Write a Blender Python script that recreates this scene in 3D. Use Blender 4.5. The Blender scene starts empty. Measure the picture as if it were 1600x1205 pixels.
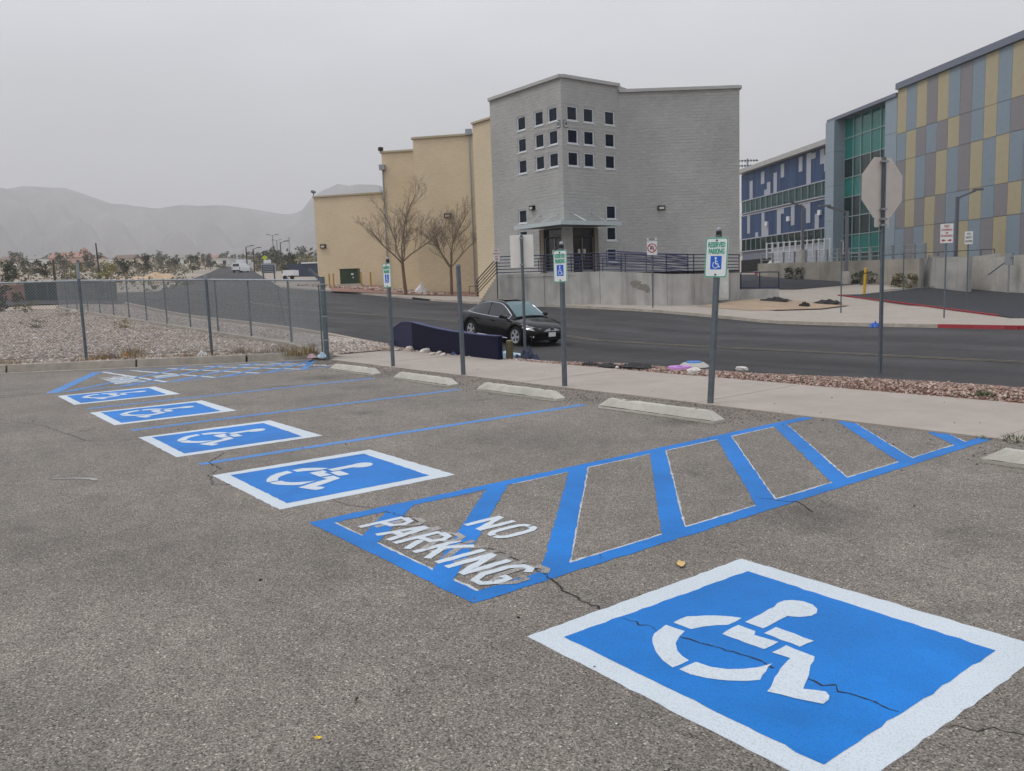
import bpy, bmesh, math, random
import numpy as np
from mathutils import Vector, Matrix, Euler
from mathutils.geometry import tessellate_polygon
from math import sin, cos, pi, radians, sqrt, atan2
random.seed(7)
rng = np.random.default_rng(11)
SC = bpy.context.scene
COL = SC.collection

# ---------------------------------------------------------------- camera
FPX, PITCH, ROLL, YAW, EYE = 1284.8, 0.12226, -0.03494, 0.92322, 1.6
FWD = Vector((-sin(YAW)*cos(PITCH), cos(YAW)*cos(PITCH), -sin(PITCH)))
_r = Vector((cos(YAW), sin(YAW), 0)); _u = _r.cross(FWD)
RGT = cos(ROLL)*_r + sin(ROLL)*_u
UPV = -sin(ROLL)*_r + cos(ROLL)*_u
CP = Vector((0, 0, EYE))
cam = bpy.data.cameras.new('camera')
cam.sensor_width = 36; cam.lens = 36*FPX/1600
cam.clip_start = .05; cam.clip_end = 20000
co = bpy.data.objects.new('camera', cam); COL.objects.link(co)
co.matrix_world = Matrix(((RGT.x, UPV.x, -FWD.x, 0), (RGT.y, UPV.y, -FWD.y, 0), (RGT.z, UPV.z, -FWD.z, EYE), (0, 0, 0, 1)))
SC.camera = co
# ---------------------------------------------------------------- sky, sun, exposure
SC.view_settings.view_transform = 'Standard'; SC.view_settings.look = 'None'
SC.view_settings.gamma = 1; SC.view_settings.exposure = EXPO = 0.46
SUN_EL, SUN_AZ = radians(58), radians(205)
W = bpy.data.worlds.new('World'); SC.world = W; W.use_nodes = True
nt = W.node_tree; N = nt.nodes; LK = nt.links
bg = N['Background']; bg.inputs[1].default_value = .1
sky = N.new('ShaderNodeTexSky'); sky.sky_type = 'NISHITA'; sky.sun_disc = False
sky.sun_elevation = SUN_EL; sky.sun_rotation = SUN_AZ; sky.dust_density = 6; sky.air_density = 1.2
tc = N.new('ShaderNodeTexCoord'); sx = N.new('ShaderNodeSeparateXYZ'); LK.new(tc.outputs['Generated'], sx.inputs[0])
ramp = N.new('ShaderNodeValToRGB'); LK.new(sx.outputs['Z'], ramp.inputs[0])   # overcast: dusty at the horizon, paler above
el = ramp.color_ramp.elements
el[0].position = 0.0; el[0].color = (.355, .358, .368, 1)
el[1].position = 1.0; el[1].color = (.82, .88, .98, 1)
for p, c in ((.10, (.368, .371, .383, 1)), (.22, (.50, .507, .535, 1)), (.38, (.70, .725, .785, 1))):
    e = el.new(p); e.color = c
nz = N.new('ShaderNodeTexNoise'); nz.inputs['Scale'].default_value = 1.6; nz.inputs['Detail'].default_value = 4
mp = N.new('ShaderNodeMapping'); mp.inputs['Scale'].default_value = (1, 1, 3.2)
LK.new(tc.outputs['Generated'], mp.inputs[0]); LK.new(mp.outputs[0], nz.inputs['Vector'])
mr = N.new('ShaderNodeMapRange'); mr.inputs[1].default_value = .3; mr.inputs[2].default_value = .7; mr.inputs[3].default_value = 8.4; mr.inputs[4].default_value = 11.4
LK.new(nz.outputs[0], mr.inputs[0])
vm = N.new('ShaderNodeVectorMath'); vm.operation = 'SCALE'
LK.new(ramp.outputs[0], vm.inputs[0]); LK.new(mr.outputs[0], vm.inputs['Scale'])
hs = N.new('ShaderNodeHueSaturation'); hs.inputs['Saturation'].default_value = .25; LK.new(sky.outputs[0], hs.inputs['Color'])
mx = N.new('ShaderNodeMixRGB'); mx.inputs[0].default_value = .88
LK.new(hs.outputs[0], mx.inputs[1]); LK.new(vm.outputs[0], mx.inputs[2]); LK.new(mx.outputs[0], bg.inputs[0])
sl = bpy.data.lights.new('sun', 'SUN'); sl.energy = .85; sl.angle = radians(14); sl.color = (1, .965, .92)
so = bpy.data.objects.new('sun', sl); COL.objects.link(so)
so.rotation_euler = Euler((pi/2-SUN_EL, 0, pi-SUN_AZ), 'XYZ')
SC.cycles.use_denoising = True
SC.cycles.volume_bounces = 3
SC.cycles.max_bounces = 8

# ---------------------------------------------------------------- helpers
def lin(c):
    return tuple(((v/255)/12.92 if v/255 <= .04045 else ((v/255+.055)/1.055)**2.4) for v in c)
def ray(px, py):
    return FWD + RGT*((px-800)/FPX) - UPV*((py-602.5)/FPX)
FH = Vector((-sin(YAW), cos(YAW), 0)); RH = Vector((cos(YAW), sin(YAW), 0))
def at(px, py, f):                       # the place seen at a point of the view, f metres ahead
    d = ray(px, py); return CP + d*(f/d.dot(FH))
def gp(px, py, z=0.0):                   # the place on the level z
    d = ray(px, py); return CP + d*((z-EYE)/d.z)
def along(P, D, px):                     # how far from P along D to reach a bearing
    P = Vector(P)-CP; D = Vector(D); k = (px-800)/FPX
    return -(P.dot(RGT)-k*P.dot(FWD))/(D.dot(RGT)-k*D.dot(FWD))
def zat(px, py, P):                      # height of a point above P at that row
    d = ray(px, py); P = Vector(P)-CP; t = (P.x*FWD.x+P.y*FWD.y)/(d.x*FWD.x+d.y*FWD.y)
    t = Vector((P.x, P.y)).length/Vector((d.x, d.y)).length
    return EYE + d.z*t
def sstep(a, b, x):
    t = min(1, max(0, (x-a)/(b-a))); return t*t*(3-2*t)
RX = [(-4000, 160), (-1500, 62), (-330, 13.0), (-180, 6.4), (-100, 2.9), (-69, 1.55), (-58, .95), (-53, .66), (-46, .36), (-38.6, .18), (-34, .05), (-30, -.1), (-26, -.34), (-22.5, -.58), (-19, -.62), (9000, -.62)]
LX = [(-4000, 160), (-1500, 62), (-330, 13.0), (-180, 6.4), (-100, 2.9), (-69, 1.6), (-56, 1.05), (-35, .5), (-25, .25), (-21, .16), (-18.4, .0), (9000, 0)]
RXa = np.array(RX); LXa = np.array(LX)
def T(x, y):                             # terrain height
    yk = min(8.05, max(-30, y)); xk = -18.45-7.55*(yk-8.05)/-12.75
    L = float(np.interp(x-(xk+18.45), LXa[:, 0], LXa[:, 1])); R = float(np.interp(x, RXa[:, 0], RXa[:, 1]))
    R += max(0, min(y, 120)-36)*.03*sstep(-75, -55, x)
    if y <= 10.5: return L
    if y >= 13.5: return R
    t = sstep(10.5, 13.5, y)
    k = sstep(-9, -5, x); berm = (.11+.13*k)*max(0, 1-((y-11.7-.45*k)/(1.2+.5*k))**2)*sstep(-13.5, -11, x)
    return L*(1-t)+R*t+berm
def hit(px, py):                         # the place on the terrain
    d = ray(px, py); t = 1.0
    for i in range(4000):
        p = CP+d*t
        if p.z <= T(p.x, p.y): break
        t += max(.02, t*.002)
    return p

def node_mat(name):
    m = bpy.data.materials.new(name); m.use_nodes = True
    return m, m.node_tree.nodes, m.node_tree.links, m.node_tree.nodes['Principled BSDF']
def M(name, col, rough=.8, var=.12, vs=3., bump=0., bs=60., metal=0., spec=.4, coord='Object', stretch=(1, 1, 1), big=0., bigs=.4, tint=None):
    m, n, l, b = node_mat(name); c = lin(col)
    tcn = n.new('ShaderNodeTexCoord'); mpn = n.new('ShaderNodeMapping'); mpn.inputs['Scale'].default_value = stretch
    oi = n.new('ShaderNodeObjectInfo'); add = n.new('ShaderNodeVectorMath'); add.operation = 'ADD'
    sc = n.new('ShaderNodeVectorMath'); sc.operation = 'SCALE'; sc.inputs['Scale'].default_value = 37.
    cb = n.new('ShaderNodeCombineXYZ'); l.new(oi.outputs['Random'], cb.inputs[0]); l.new(oi.outputs['Random'], cb.inputs[1])
    l.new(cb.outputs[0], sc.inputs[0]); l.new(tcn.outputs[coord], add.inputs[0]); l.new(sc.outputs[0], add.inputs[1]); l.new(add.outputs[0], mpn.inputs[0])
    n1 = n.new('ShaderNodeTexNoise'); n1.inputs['Scale'].default_value = vs; n1.inputs['Detail'].default_value = 8; n1.inputs['Roughness'].default_value = .65
    l.new(mpn.outputs[0], n1.inputs['Vector'])
    cr = n.new('ShaderNodeValToRGB'); e = cr.color_ramp.elements
    e[0].position = .3; e[1].position = .7
    t2 = lin(tint) if tint else c
    e[0].color = (*[max(0, v*(1-var)) for v in c], 1); e[1].color = (*[min(1, v*(1+var)) for v in t2], 1)
    l.new(n1.outputs[0], cr.inputs[0]); outc = cr.outputs[0]
    if big:
        n2 = n.new('ShaderNodeTexNoise'); n2.inputs['Scale'].default_value = bigs; n2.inputs['Detail'].default_value = 4
        l.new(mpn.outputs[0], n2.inputs['Vector'])
        r2 = n.new('ShaderNodeMapRange'); r2.inputs[1].default_value = .3; r2.inputs[2].default_value = .7; r2.inputs[3].default_value = 1-big; r2.inputs[4].default_value = 1+big
        l.new(n2.outputs[0], r2.inputs[0]); v = n.new('ShaderNodeVectorMath'); v.operation = 'SCALE'
        l.new(outc, v.inputs[0]); l.new(r2.outputs[0], v.inputs['Scale']); outc = v.outputs[0]
    l.new(outc, b.inputs['Base Color'])
    b.inputs['Roughness'].default_value = rough; b.inputs['Metallic'].default_value = metal; b.inputs['Specular IOR Level'].default_value = spec
    if bump:
        n3 = n.new('ShaderNodeTexNoise'); n3.inputs['Scale'].default_value = bs; n3.inputs['Detail'].default_value = 5
        l.new(mpn.outputs[0], n3.inputs['Vector'])
        bp = n.new('ShaderNodeBump'); bp.inputs['Strength'].default_value = bump; bp.inputs['Distance'].default_value = .02
        l.new(n3.outputs[0], bp.inputs['Height']); l.new(bp.outputs[0], b.inputs['Normal'])
    return m

class MB:                                # collects faces, builds ONE mesh object
    def __init__(s): s.v = []; s.f = []; s.m = []; s.uv = []
    def face(s, pts, m=0, uv=None):
        i = len(s.v); s.v += [tuple(p) for p in pts]; s.f.append(tuple(range(i, i+len(pts)))); s.m.append(m)
        s.uv.append(uv if uv else [(p[0], p[1]) for p in pts])
    def hexa(s, b, t, m=0):              # bottom and top loops
        n = len(b); i = len(s.v); s.v += [tuple(p) for p in b]+[tuple(p) for p in t]
        fs = [tuple(i+k for k in reversed(range(n))), tuple(i+n+k for k in range(n))]+[(i+k, i+(k+1) % n, i+n+(k+1) % n, i+n+k) for k in range(n)]
        for f in fs: s.f.append(f); s.m.append(m); s.uv.append([(s.v[k][0]+s.v[k][1], s.v[k][2]) for k in f])
    def box(s, c, d, m=0, rz=0., R=None):
        hx, hy, hz = d[0]/2, d[1]/2, d[2]/2; C = Vector(c)
        R = R or Matrix.Rotation(rz, 3, 'Z')
        q = [(-hx, -hy), (hx, -hy), (hx, hy), (-hx, hy)]
        s.hexa([C+R@Vector((x, y, -hz)) for x, y in q], [C+R@Vector((x, y, hz)) for x, y in q], m)
    def beam(s, p, q, w, h, m=0, up=(0, 0, 1)):     # rectangular bar from p to q
        p, q = Vector(p), Vector(q); d = (q-p); 
        if d.length < 1e-6: return
        d.normalize(); up = Vector(up)
        if abs(d.dot(up)) > .99: up = Vector((1, 0, 0))
        r = d.cross(up).normalized(); u = r.cross(d)
        o = [(-w/2, -h/2), (w/2, -h/2), (w/2, h/2), (-w/2, h/2)]
        s.hexa([p+r*a+u*b for a, b in reversed(o)], [q+r*a+u*b for a, b in reversed(o)], m)
    def tube(s, p, q, r0, r1=None, n=8, m=0):
        p, q = Vector(p), Vector(q); r1 = r0 if r1 is None else r1; d = (q-p)
        if d.length < 1e-6: return
        d.normalize(); up = Vector((0, 0, 1)) if abs(d.z) < .95 else Vector((1, 0, 0))
        r = d.cross(up).normalized(); u = r.cross(d)
        A = [(cos(2*pi*k/n), sin(2*pi*k/n)) for k in range(n)]
        s.hexa([p+(r*a+u*b)*r0 for a, b in A], [q+(r*a+u*b)*max(r1, 1e-4) for a, b in A], m)
    def path(s, pts, r, n=6, m=0):
        for a, b in zip(pts, pts[1:]): s.tube(a, b, r, r, n, m)
    def prism(s, xy, z0, z1, m=0):
        s.hexa([(x, y, z0) for x, y in xy], [(x, y, z1) for x, y in xy], m)
    def poly(s, xy, z, m=0, fn=None):    # flat, possibly concave
        tr = tessellate_polygon([[Vector((x, y, 0)) for x, y in xy]])
        P = [fn(x, y) if fn else (x, y, z) for x, y in xy]
        for t in tr:
            a, b, c = [P[k] for k in t]
            nrm = (Vector(b)-Vector(a)).cross(Vector(c)-Vector(a))
            if not fn and nrm.z < 0: b, c = c, b
            s.face([a, b, c], m)
    def ball(s, c, r, m=0, nu=10, nv=6, sc=(1, 1, 1)):
        C = Vector(c)
        for j in range(nv):
            a0, a1 = pi*j/nv-pi/2, pi*(j+1)/nv-pi/2
            for k in range(nu):
                b0, b1 = 2*pi*k/nu, 2*pi*(k+1)/nu
                g = lambda a, b: C+Vector((r*cos(a)*cos(b)*sc[0], r*cos(a)*sin(b)*sc[1], r*sin(a)*sc[2]))
                s.face([g(a0, b0), g(a0, b1), g(a1, b1), g(a1, b0)], m)
    def build(s, name, mats, parent=None, org=(0, 0, 0), smooth=False, merge=False, **props):
        me = bpy.data.meshes.new(name); O = Vector(org)
        v = np.array(s.v, dtype=float)-np.array(O) if s.v else np.zeros((0, 3))
        me.from_pydata(v.tolist(), [], s.f)
        for m in (mats if isinstance(mats, (list, tuple)) else [mats]): me.materials.append(m)
        me.polygons.foreach_set('material_index', s.m)
        ul = me.uv_layers.new(name='UVMap'); flat = [c for f in s.uv for p in f for c in p]
        ul.data.foreach_set('uv', flat)
        if merge or smooth:
            bm = bmesh.new(); bm.from_mesh(me); bmesh.ops.remove_doubles(bm, verts=bm.verts, dist=1e-4)
            if smooth: bmesh.ops.recalc_face_normals(bm, faces=bm.faces)
            bm.to_mesh(me); bm.free()
        if smooth: me.polygons.foreach_set('use_smooth', [True]*len(me.polygons))
        return link(name, me, parent, **props)
def link(name, me, parent=None, **props):
    o = bpy.data.objects.new(name, me); COL.objects.link(o)
    if parent: o.parent = parent
    for k, val in props.items(): o[k] = val
    return o
def proto(o):
    me = o.data; bpy.data.objects.remove(o); return me
def thing(name, label, cat, loc=(0, 0, 0), rz=0., group=None, rot=None):
    o = bpy.data.objects.new(name, None); COL.objects.link(o); o.empty_display_size = .2
    o.location = loc; o.rotation_euler = rot if rot else (0, 0, rz)
    o['label'] = label; o['category'] = cat
    if group: o['group'] = group
    return o
def tagp(label, cat, group=None):
    d = dict(label=label, category=cat)
    if group: d['group'] = group
    return d
def dup(o, loc=None, rz=None, parent=None, label=None):
    c = o.copy(); COL.objects.link(c)
    if parent: c.parent = parent
    if loc is not None: c.location = loc
    if rz is not None: c.rotation_euler = (0, 0, rz)
    if label: c['label'] = label
    for ch in list(o.children): dup(ch, parent=c)
    return c
def text_mesh(txt, size, mat, align='CENTER', depth=.0015, sx=1., bold=0.):
    cu = bpy.data.curves.new('lettering', 'FONT'); cu.body = txt; cu.size = size; cu.align_x = align; cu.align_y = 'CENTER'; cu.extrude = depth; cu.resolution_u = 2; cu.offset = bold
    ob = bpy.data.objects.new('lettering', cu); COL.objects.link(ob)
    dg = bpy.context.evaluated_depsgraph_get(); me = bpy.data.meshes.new_from_object(ob.evaluated_get(dg))
    bpy.data.objects.remove(ob); bpy.data.curves.remove(cu)
    for v in me.vertices: v.co = (v.co.x*sx, -v.co.z, v.co.y)      # stands up, faces -Y
    me.materials.clear(); me.materials.append(mat); me.name = 'lettering'
    return me
def sheet(name, A, B, n, m, dz, mat, parent=None, kind=None, zfn=None, **props):    # a surface between two edge lines, laid on the terrain
    def samp(L, k):
        L = [Vector(p) for p in L]; s = [0]
        for a, b in zip(L, L[1:]): s.append(s[-1]+(b-a).length)
        out = []
        for i in range(k+1):
            t = s[-1]*i/k
            for j in range(len(L)-1):
                if t <= s[j+1]+1e-9:
                    out.append(L[j].lerp(L[j+1], (t-s[j])/max(1e-9, s[j+1]-s[j]))); break
        return out
    a, b = samp(A, n), samp(B, n); mb = MB(); zf = zfn or T
    def pt(i, j):
        p = a[i].lerp(b[i], j/m); return (p.x, p.y, zf(p.x, p.y)+dz)
    G = [[pt(i, j) for j in range(m+1)] for i in range(n+1)]
    for i in range(n):
        for j in range(m):
            q = [G[i][j], G[i+1][j], G[i+1][j+1], G[i][j+1]]
            if (Vector(q[1])-Vector(q[0])).cross(Vector(q[2])-Vector(q[0])).z < 0: q.reverse()
            mb.face(q)
    if kind: props['kind'] = kind
    return mb.build(name, mat, parent, merge=True, **props)
def wall(mb, P, D, L, z0, z1, holes=(), depth=.12, nrm=None, m=0, mr=None):     # upright wall from P along D with openings (u0,u1,z0,z1)
    P = Vector((P[0], P[1], 0)); D = Vector((D[0], D[1], 0)).normalized(); nrm = Vector((nrm[0], nrm[1], 0)).normalized(); mr = m if mr is None else mr
    us = sorted({0, L, *[h[0] for h in holes], *[h[1] for h in holes]}); zs = sorted({z0, z1, *[h[2] for h in holes], *[h[3] for h in holes]})
    g = lambda u, z, o=0: P+D*u+Vector((0, 0, z))-nrm*o
    flip = D.cross(Vector((0, 0, 1))).dot(nrm) < 0
    def q(pts, uv, mm):
        if flip: pts.reverse(); uv.reverse()
        mb.face(pts, mm, uv)
    for u0, u1 in zip(us, us[1:]):
        for a, b in zip(zs, zs[1:]):
            if any(h[0]-1e-6 <= u0 and u1 <= h[1]+1e-6 and h[2]-1e-6 <= a and b <= h[3]+1e-6 for h in holes): continue
            q([g(u0, a), g(u1, a), g(u1, b), g(u0, b)], [(u0, a), (u1, a), (u1, b), (u0, b)], m)
    for u0, u1, a, b in holes:
        for (s, t) in (((u0, a), (u1, a)), ((u1, a), (u1, b)), ((u1, b), (u0, b)), ((u0, b), (u0, a))):
            q([g(*s), g(*s, depth), g(*t, depth), g(*t)], [s, (s[0]+depth, s[1]), (t[0]+depth, t[1]), t], mr)
# ---------------------------------------------------------------- materials
def asphalt_mat(name, c0, c1, stain=.25, streak=None, spk=1., spots=(), band=(.72, 1.25)):
    m, n, l, b = node_mat(name)
    tcn = n.new('ShaderNodeTexCoord')
    def noise(s, d=6, vec=None, r=.6):
        q = n.new('ShaderNodeTexNoise'); q.inputs['Scale'].default_value = s; q.inputs['Detail'].default_value = d; q.inputs['Roughness'].default_value = r
        l.new(vec or tcn.outputs['Object'], q.inputs['Vector']); return q.outputs[0]
    def rng_(o, a, bb, c, d):
        q = n.new('ShaderNodeMapRange'); q.inputs[1].default_value = a; q.inputs[2].default_value = bb; q.inputs[3].default_value = c; q.inputs[4].default_value = d; l.new(o, q.inputs[0]); return q.outputs[0]
    def mul(a, bo):
        q = n.new('ShaderNodeVectorMath'); q.operation = 'SCALE'; l.new(a, q.inputs[0]); l.new(bo, q.inputs['Scale']); return q.outputs[0]
    cr = n.new('ShaderNodeValToRGB'); e = cr.color_ramp.elements
    e[0].position = .36; e[0].color = (*lin(c0), 1); e[1].position = .66; e[1].color = (*lin(c1), 1)
    l.new(noise(95, 4, r=.8), cr.inputs[0]); c = cr.outputs[0]
    c = mul(c, rng_(noise(.55, 6), .3, .72, 1-stain, 1+stain*.7))
    c = mul(c, rng_(noise(4.5, 5), .3, .7, .88, 1.12))
    c = mul(c, rng_(noise(22, 4), .3, .7, .86, 1.14))
    vo = n.new('ShaderNodeTexVoronoi'); vo.inputs['Scale'].default_value = 150; l.new(tcn.outputs['Object'], vo.inputs['Vector'])   # pale aggregate
    sp = n.new('ShaderNodeSeparateColor'); l.new(vo.outputs['Color'], sp.inputs[0])
    c = mul(c, rng_(sp.outputs[0], .0, 1., 1-.34*spk, 1+.34*spk))
    gt = n.new('ShaderNodeMath'); gt.operation = 'GREATER_THAN'; gt.inputs[1].default_value = .955; l.new(sp.outputs[1], gt.inputs[0])
    c = mul(c, rng_(gt.outputs[0], 0, 1, 1, 1+.7*spk))
    lt = n.new('ShaderNodeMath'); lt.operation = 'LESS_THAN'; lt.inputs[1].default_value = .08; l.new(sp.outputs[1], lt.inputs[0])
    c = mul(c, rng_(lt.outputs[0], 0, 1, 1, 1-.5*spk))
    if streak:
        mpn = n.new('ShaderNodeMapping'); mpn.inputs['Scale'].default_value = streak; l.new(tcn.outputs['Object'], mpn.inputs[0])
        c = mul(c, rng_(noise(1, 5, mpn.outputs[0]), .3, .7, *band))
    # oily drips
    v2 = n.new('ShaderNodeTexNoise'); v2.inputs['Scale'].default_value = .9; v2.inputs['Detail'].default_value = 3; v2.inputs['Distortion'].default_value = .6; l.new(tcn.outputs['Object'], v2.inputs['Vector'])
    c = mul(c, rng_(v2.outputs[0], .66, .76, 1., .68))
    if spots:                            # old drips and worn places, soft and uneven
        wn = n.new('ShaderNodeTexNoise'); wn.inputs['Scale'].default_value = 5; wn.inputs['Detail'].default_value = 5; l.new(tcn.outputs['Object'], wn.inputs['Vector'])
        wv = n.new('ShaderNodeVectorMath'); wv.operation = 'MULTIPLY_ADD'; wv.inputs[1].default_value = (.5, .5, 0); l.new(wn.outputs['Color'], wv.inputs[0]); l.new(tcn.outputs['Object'], wv.inputs[2])
        for x, y, r, s in spots:
            dd = n.new('ShaderNodeVectorMath'); dd.operation = 'DISTANCE'; dd.inputs[1].default_value = (x+.25, y+.25, 0); l.new(wv.outputs[0], dd.inputs[0])
            c = mul(c, rng_(dd.outputs['Value'], r*.15, r*1.5, s, 1.))
    l.new(c, b.inputs['Base Color']); b.inputs['Roughness'].default_value = .85; b.inputs['Specular IOR Level'].default_value = .35
    bp = n.new('ShaderNodeBump'); bp.inputs['Strength'].default_value = .55; bp.inputs['Distance'].default_value = .006
    l.new(noise(130, 4, r=.8), bp.inputs['Height']); l.new(bp.outputs[0], b.inputs['Normal'])
    return m
def paint_mat(name, col, under=(120, 114, 108), wear=.0, rough=.55, var=.08):
    m, n, l, b = node_mat(name); tcn = n.new('ShaderNodeTexCoord')
    n1 = n.new('ShaderNodeTexNoise'); n1.inputs['Scale'].default_value = 2.2; n1.inputs['Detail'].default_value = 9; n1.inputs['Roughness'].default_value = .7; l.new(tcn.outputs['Object'], n1.inputs['Vector'])
    n2 = n.new('ShaderNodeTexNoise'); n2.inputs['Scale'].default_value = 110; n2.inputs['Detail'].default_value = 4; n2.inputs['Roughness'].default_value = .8; l.new(tcn.outputs['Object'], n2.inputs['Vector'])
    cr = n.new('ShaderNodeValToRGB'); c = lin(col); e = cr.color_ramp.elements; e[0].position = .3; e[1].position = .7
    e[0].color = (*[v*(1-var) for v in c], 1); e[1].color = (*[min(1, v*(1+var)) for v in c], 1); l.new(n1.outputs[0], cr.inputs[0])
    m1 = n.new('ShaderNodeMath'); m1.operation = 'MULTIPLY_ADD'; m1.inputs[1].default_value = .55; l.new(n1.outputs[0], m1.inputs[0]); l.new(n2.outputs[0], m1.inputs[2])
    th = n.new('ShaderNodeMapRange'); th.inputs[1].default_value = .98-wear*.35; th.inputs[2].default_value = 1.04-wear*.35; l.new(m1.outputs[0], th.inputs[0])
    mxn = n.new('ShaderNodeMixRGB'); mxn.inputs[2].default_value = (*lin(under), 1); l.new(th.outputs[0], mxn.inputs[0]); l.new(cr.outputs[0], mxn.inputs[1])
    pit = n.new('ShaderNodeMapRange'); pit.inputs[1].default_value = .32; pit.inputs[2].default_value = .52; pit.inputs[3].default_value = .66; pit.inputs[4].default_value = 1; l.new(n2.outputs[0], pit.inputs[0])
    n4 = n.new('ShaderNodeTexNoise'); n4.inputs['Scale'].default_value = 1.1; n4.inputs['Detail'].default_value = 7; n4.inputs['Distortion'].default_value = .8; l.new(tcn.outputs['Object'], n4.inputs['Vector'])
    lo = n.new('ShaderNodeMapRange'); lo.inputs[1].default_value = .32; lo.inputs[2].default_value = .68; lo.inputs[3].default_value = 1-var*1.1; lo.inputs[4].default_value = 1+var*.8; l.new(n4.outputs[0], lo.inputs[0])
    pm_ = n.new('ShaderNodeMath'); pm_.operation = 'MULTIPLY'; l.new(pit.outputs[0], pm_.inputs[0]); l.new(lo.outputs[0], pm_.inputs[1])
    v = n.new('ShaderNodeVectorMath'); v.operation = 'SCALE'; l.new(mxn.outputs[0], v.inputs[0]); l.new(pm_.outputs[0], v.inputs['Scale'])
    l.new(v.outputs[0], b.inputs['Base Color']); b.inputs['Roughness'].default_value = rough; b.inputs['Specular IOR Level'].default_value = .28
    bp = n.new('ShaderNodeBump'); bp.inputs['Strength'].default_value = .35; bp.inputs['Distance'].default_value = .005; l.new(n2.outputs[0], bp.inputs['Height']); l.new(bp.outputs[0], b.inputs['Normal'])
    return m
def block_mat(name, c1, c2, mortar, bw, bh, bump, nb=.5, msize=.012, big=.08):        # coursed block, colour and fine relief only
    m, n, l, b = node_mat(name); tcn = n.new('ShaderNodeTexCoord')
    br = n.new('ShaderNodeTexBrick'); br.inputs['Scale'].default_value = 1; br.inputs['Brick Width'].default_value = bw; br.inputs['Row Height'].default_value = bh; br.inputs['Mortar Size'].default_value = msize; br.inputs['Bias'].default_value = 0
    br.inputs['Color1'].default_value = (*lin(c1), 1); br.inputs['Color2'].default_value = (*lin(c2), 1); br.inputs['Mortar'].default_value = (*lin(mortar), 1)
    l.new(tcn.outputs['UV'], br.inputs['Vector'])
    mpn = n.new('ShaderNodeMapping'); mpn.inputs['Scale'].default_value = (.62, 2.5, 1); l.new(tcn.outputs['UV'], mpn.inputs[0])
    nn = n.new('ShaderNodeTexNoise'); nn.inputs['Scale'].default_value = 3.2; nn.inputs['Detail'].default_value = 7; nn.inputs['Roughness'].default_value = .75; l.new(mpn.outputs[0], nn.inputs['Vector'])
    n2 = n.new('ShaderNodeTexNoise'); n2.inputs['Scale'].default_value = .35; n2.inputs['Detail'].default_value = 5; l.new(tcn.outputs['UV'], n2.inputs['Vector'])
    r = n.new('ShaderNodeMapRange'); r.inputs[1].default_value = .3; r.inputs[2].default_value = .7; r.inputs[3].default_value = 1-nb*.45; r.inputs[4].default_value = 1+nb*.45; l.new(nn.outputs[0], r.inputs[0])
    r2 = n.new('ShaderNodeMapRange'); r2.inputs[1].default_value = .3; r2.inputs[2].default_value = .7; r2.inputs[3].default_value = 1-big; r2.inputs[4].default_value = 1+big; l.new(n2.outputs[0], r2.inputs[0])
    v = n.new('ShaderNodeVectorMath'); v.operation = 'SCALE'; l.new(br.outputs[0], v.inputs[0]); l.new(r.outputs[0], v.inputs['Scale'])
    v2 = n.new('ShaderNodeVectorMath'); v2.operation = 'SCALE'; l.new(v.outputs[0], v2.inputs[0]); l.new(r2.outputs[0], v2.inputs['Scale'])
    l.new(v2.outputs[0], b.inputs['Base Color']); b.inputs['Roughness'].default_value = .9; b.inputs['Specular IOR Level'].default_value = .25
    ad = n.new('ShaderNodeMath'); ad.operation = 'MULTIPLY_ADD'; ad.inputs[1].default_value = -.3; l.new(br.outputs['Fac'], ad.inputs[0]); l.new(nn.outputs[0], ad.inputs[2])
    bp = n.new('ShaderNodeBump'); bp.inputs['Strength'].default_value = bump; bp.inputs['Distance'].default_value = .06; l.new(ad.outputs[0], bp.inputs['Height']); l.new(bp.outputs[0], b.inputs['Normal'])
    return m
def streak_mat(name, col, dark=.55, amt=.5):               # cast concrete with run-off streaks
    m, n, l, b = node_mat(name); tcn = n.new('ShaderNodeTexCoord')
    mpn = n.new('ShaderNodeMapping'); mpn.inputs['Scale'].default_value = (1.1, .16, 1); l.new(tcn.outputs['UV'], mpn.inputs[0])
    nn = n.new('ShaderNodeTexNoise'); nn.inputs['Distortion'].default_value = .5; nn.inputs['Scale'].default_value = 1.1; nn.inputs['Detail'].default_value = 6; l.new(mpn.outputs[0], nn.inputs['Vector'])
    n2 = n.new('ShaderNodeTexNoise'); n2.inputs['Scale'].default_value = 1.1; n2.inputs['Detail'].default_value = 8; l.new(tcn.outputs['UV'], n2.inputs['Vector'])
    r = n.new('ShaderNodeMapRange'); r.inputs[1].default_value = .32; r.inputs[2].default_value = .55; r.inputs[3].default_value = 1-amt; r.inputs[4].default_value = 1.05; l.new(nn.outputs[0], r.inputs[0])
    r2 = n.new('ShaderNodeMapRange'); r2.inputs[1].default_value = .3; r2.inputs[2].default_value = .7; r2.inputs[3].default_value = .86; r2.inputs[4].default_value = 1.12; l.new(n2.outputs[0], r2.inputs[0])
    mu = n.new('ShaderNodeMath'); mu.operation = 'MULTIPLY'; l.new(r.outputs[0], mu.inputs[0]); l.new(r2.outputs[0], mu.inputs[1])
    v = n.new('ShaderNodeVectorMath'); v.operation = 'SCALE'; v.inputs[0].default_value = lin(col); l.new(mu.outputs[0], v.inputs['Scale'])
    l.new(v.outputs[0], b.inputs['Base Color']); b.inputs['Roughness'].default_value = .85; b.inputs['Specular IOR Level'].default_value = .3
    return m
def glass_mat(name, col, rough=.06, var=.2, vs=.8, spec=.6):
    return M(name, col, rough=rough, var=var, vs=vs, spec=spec)

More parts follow.
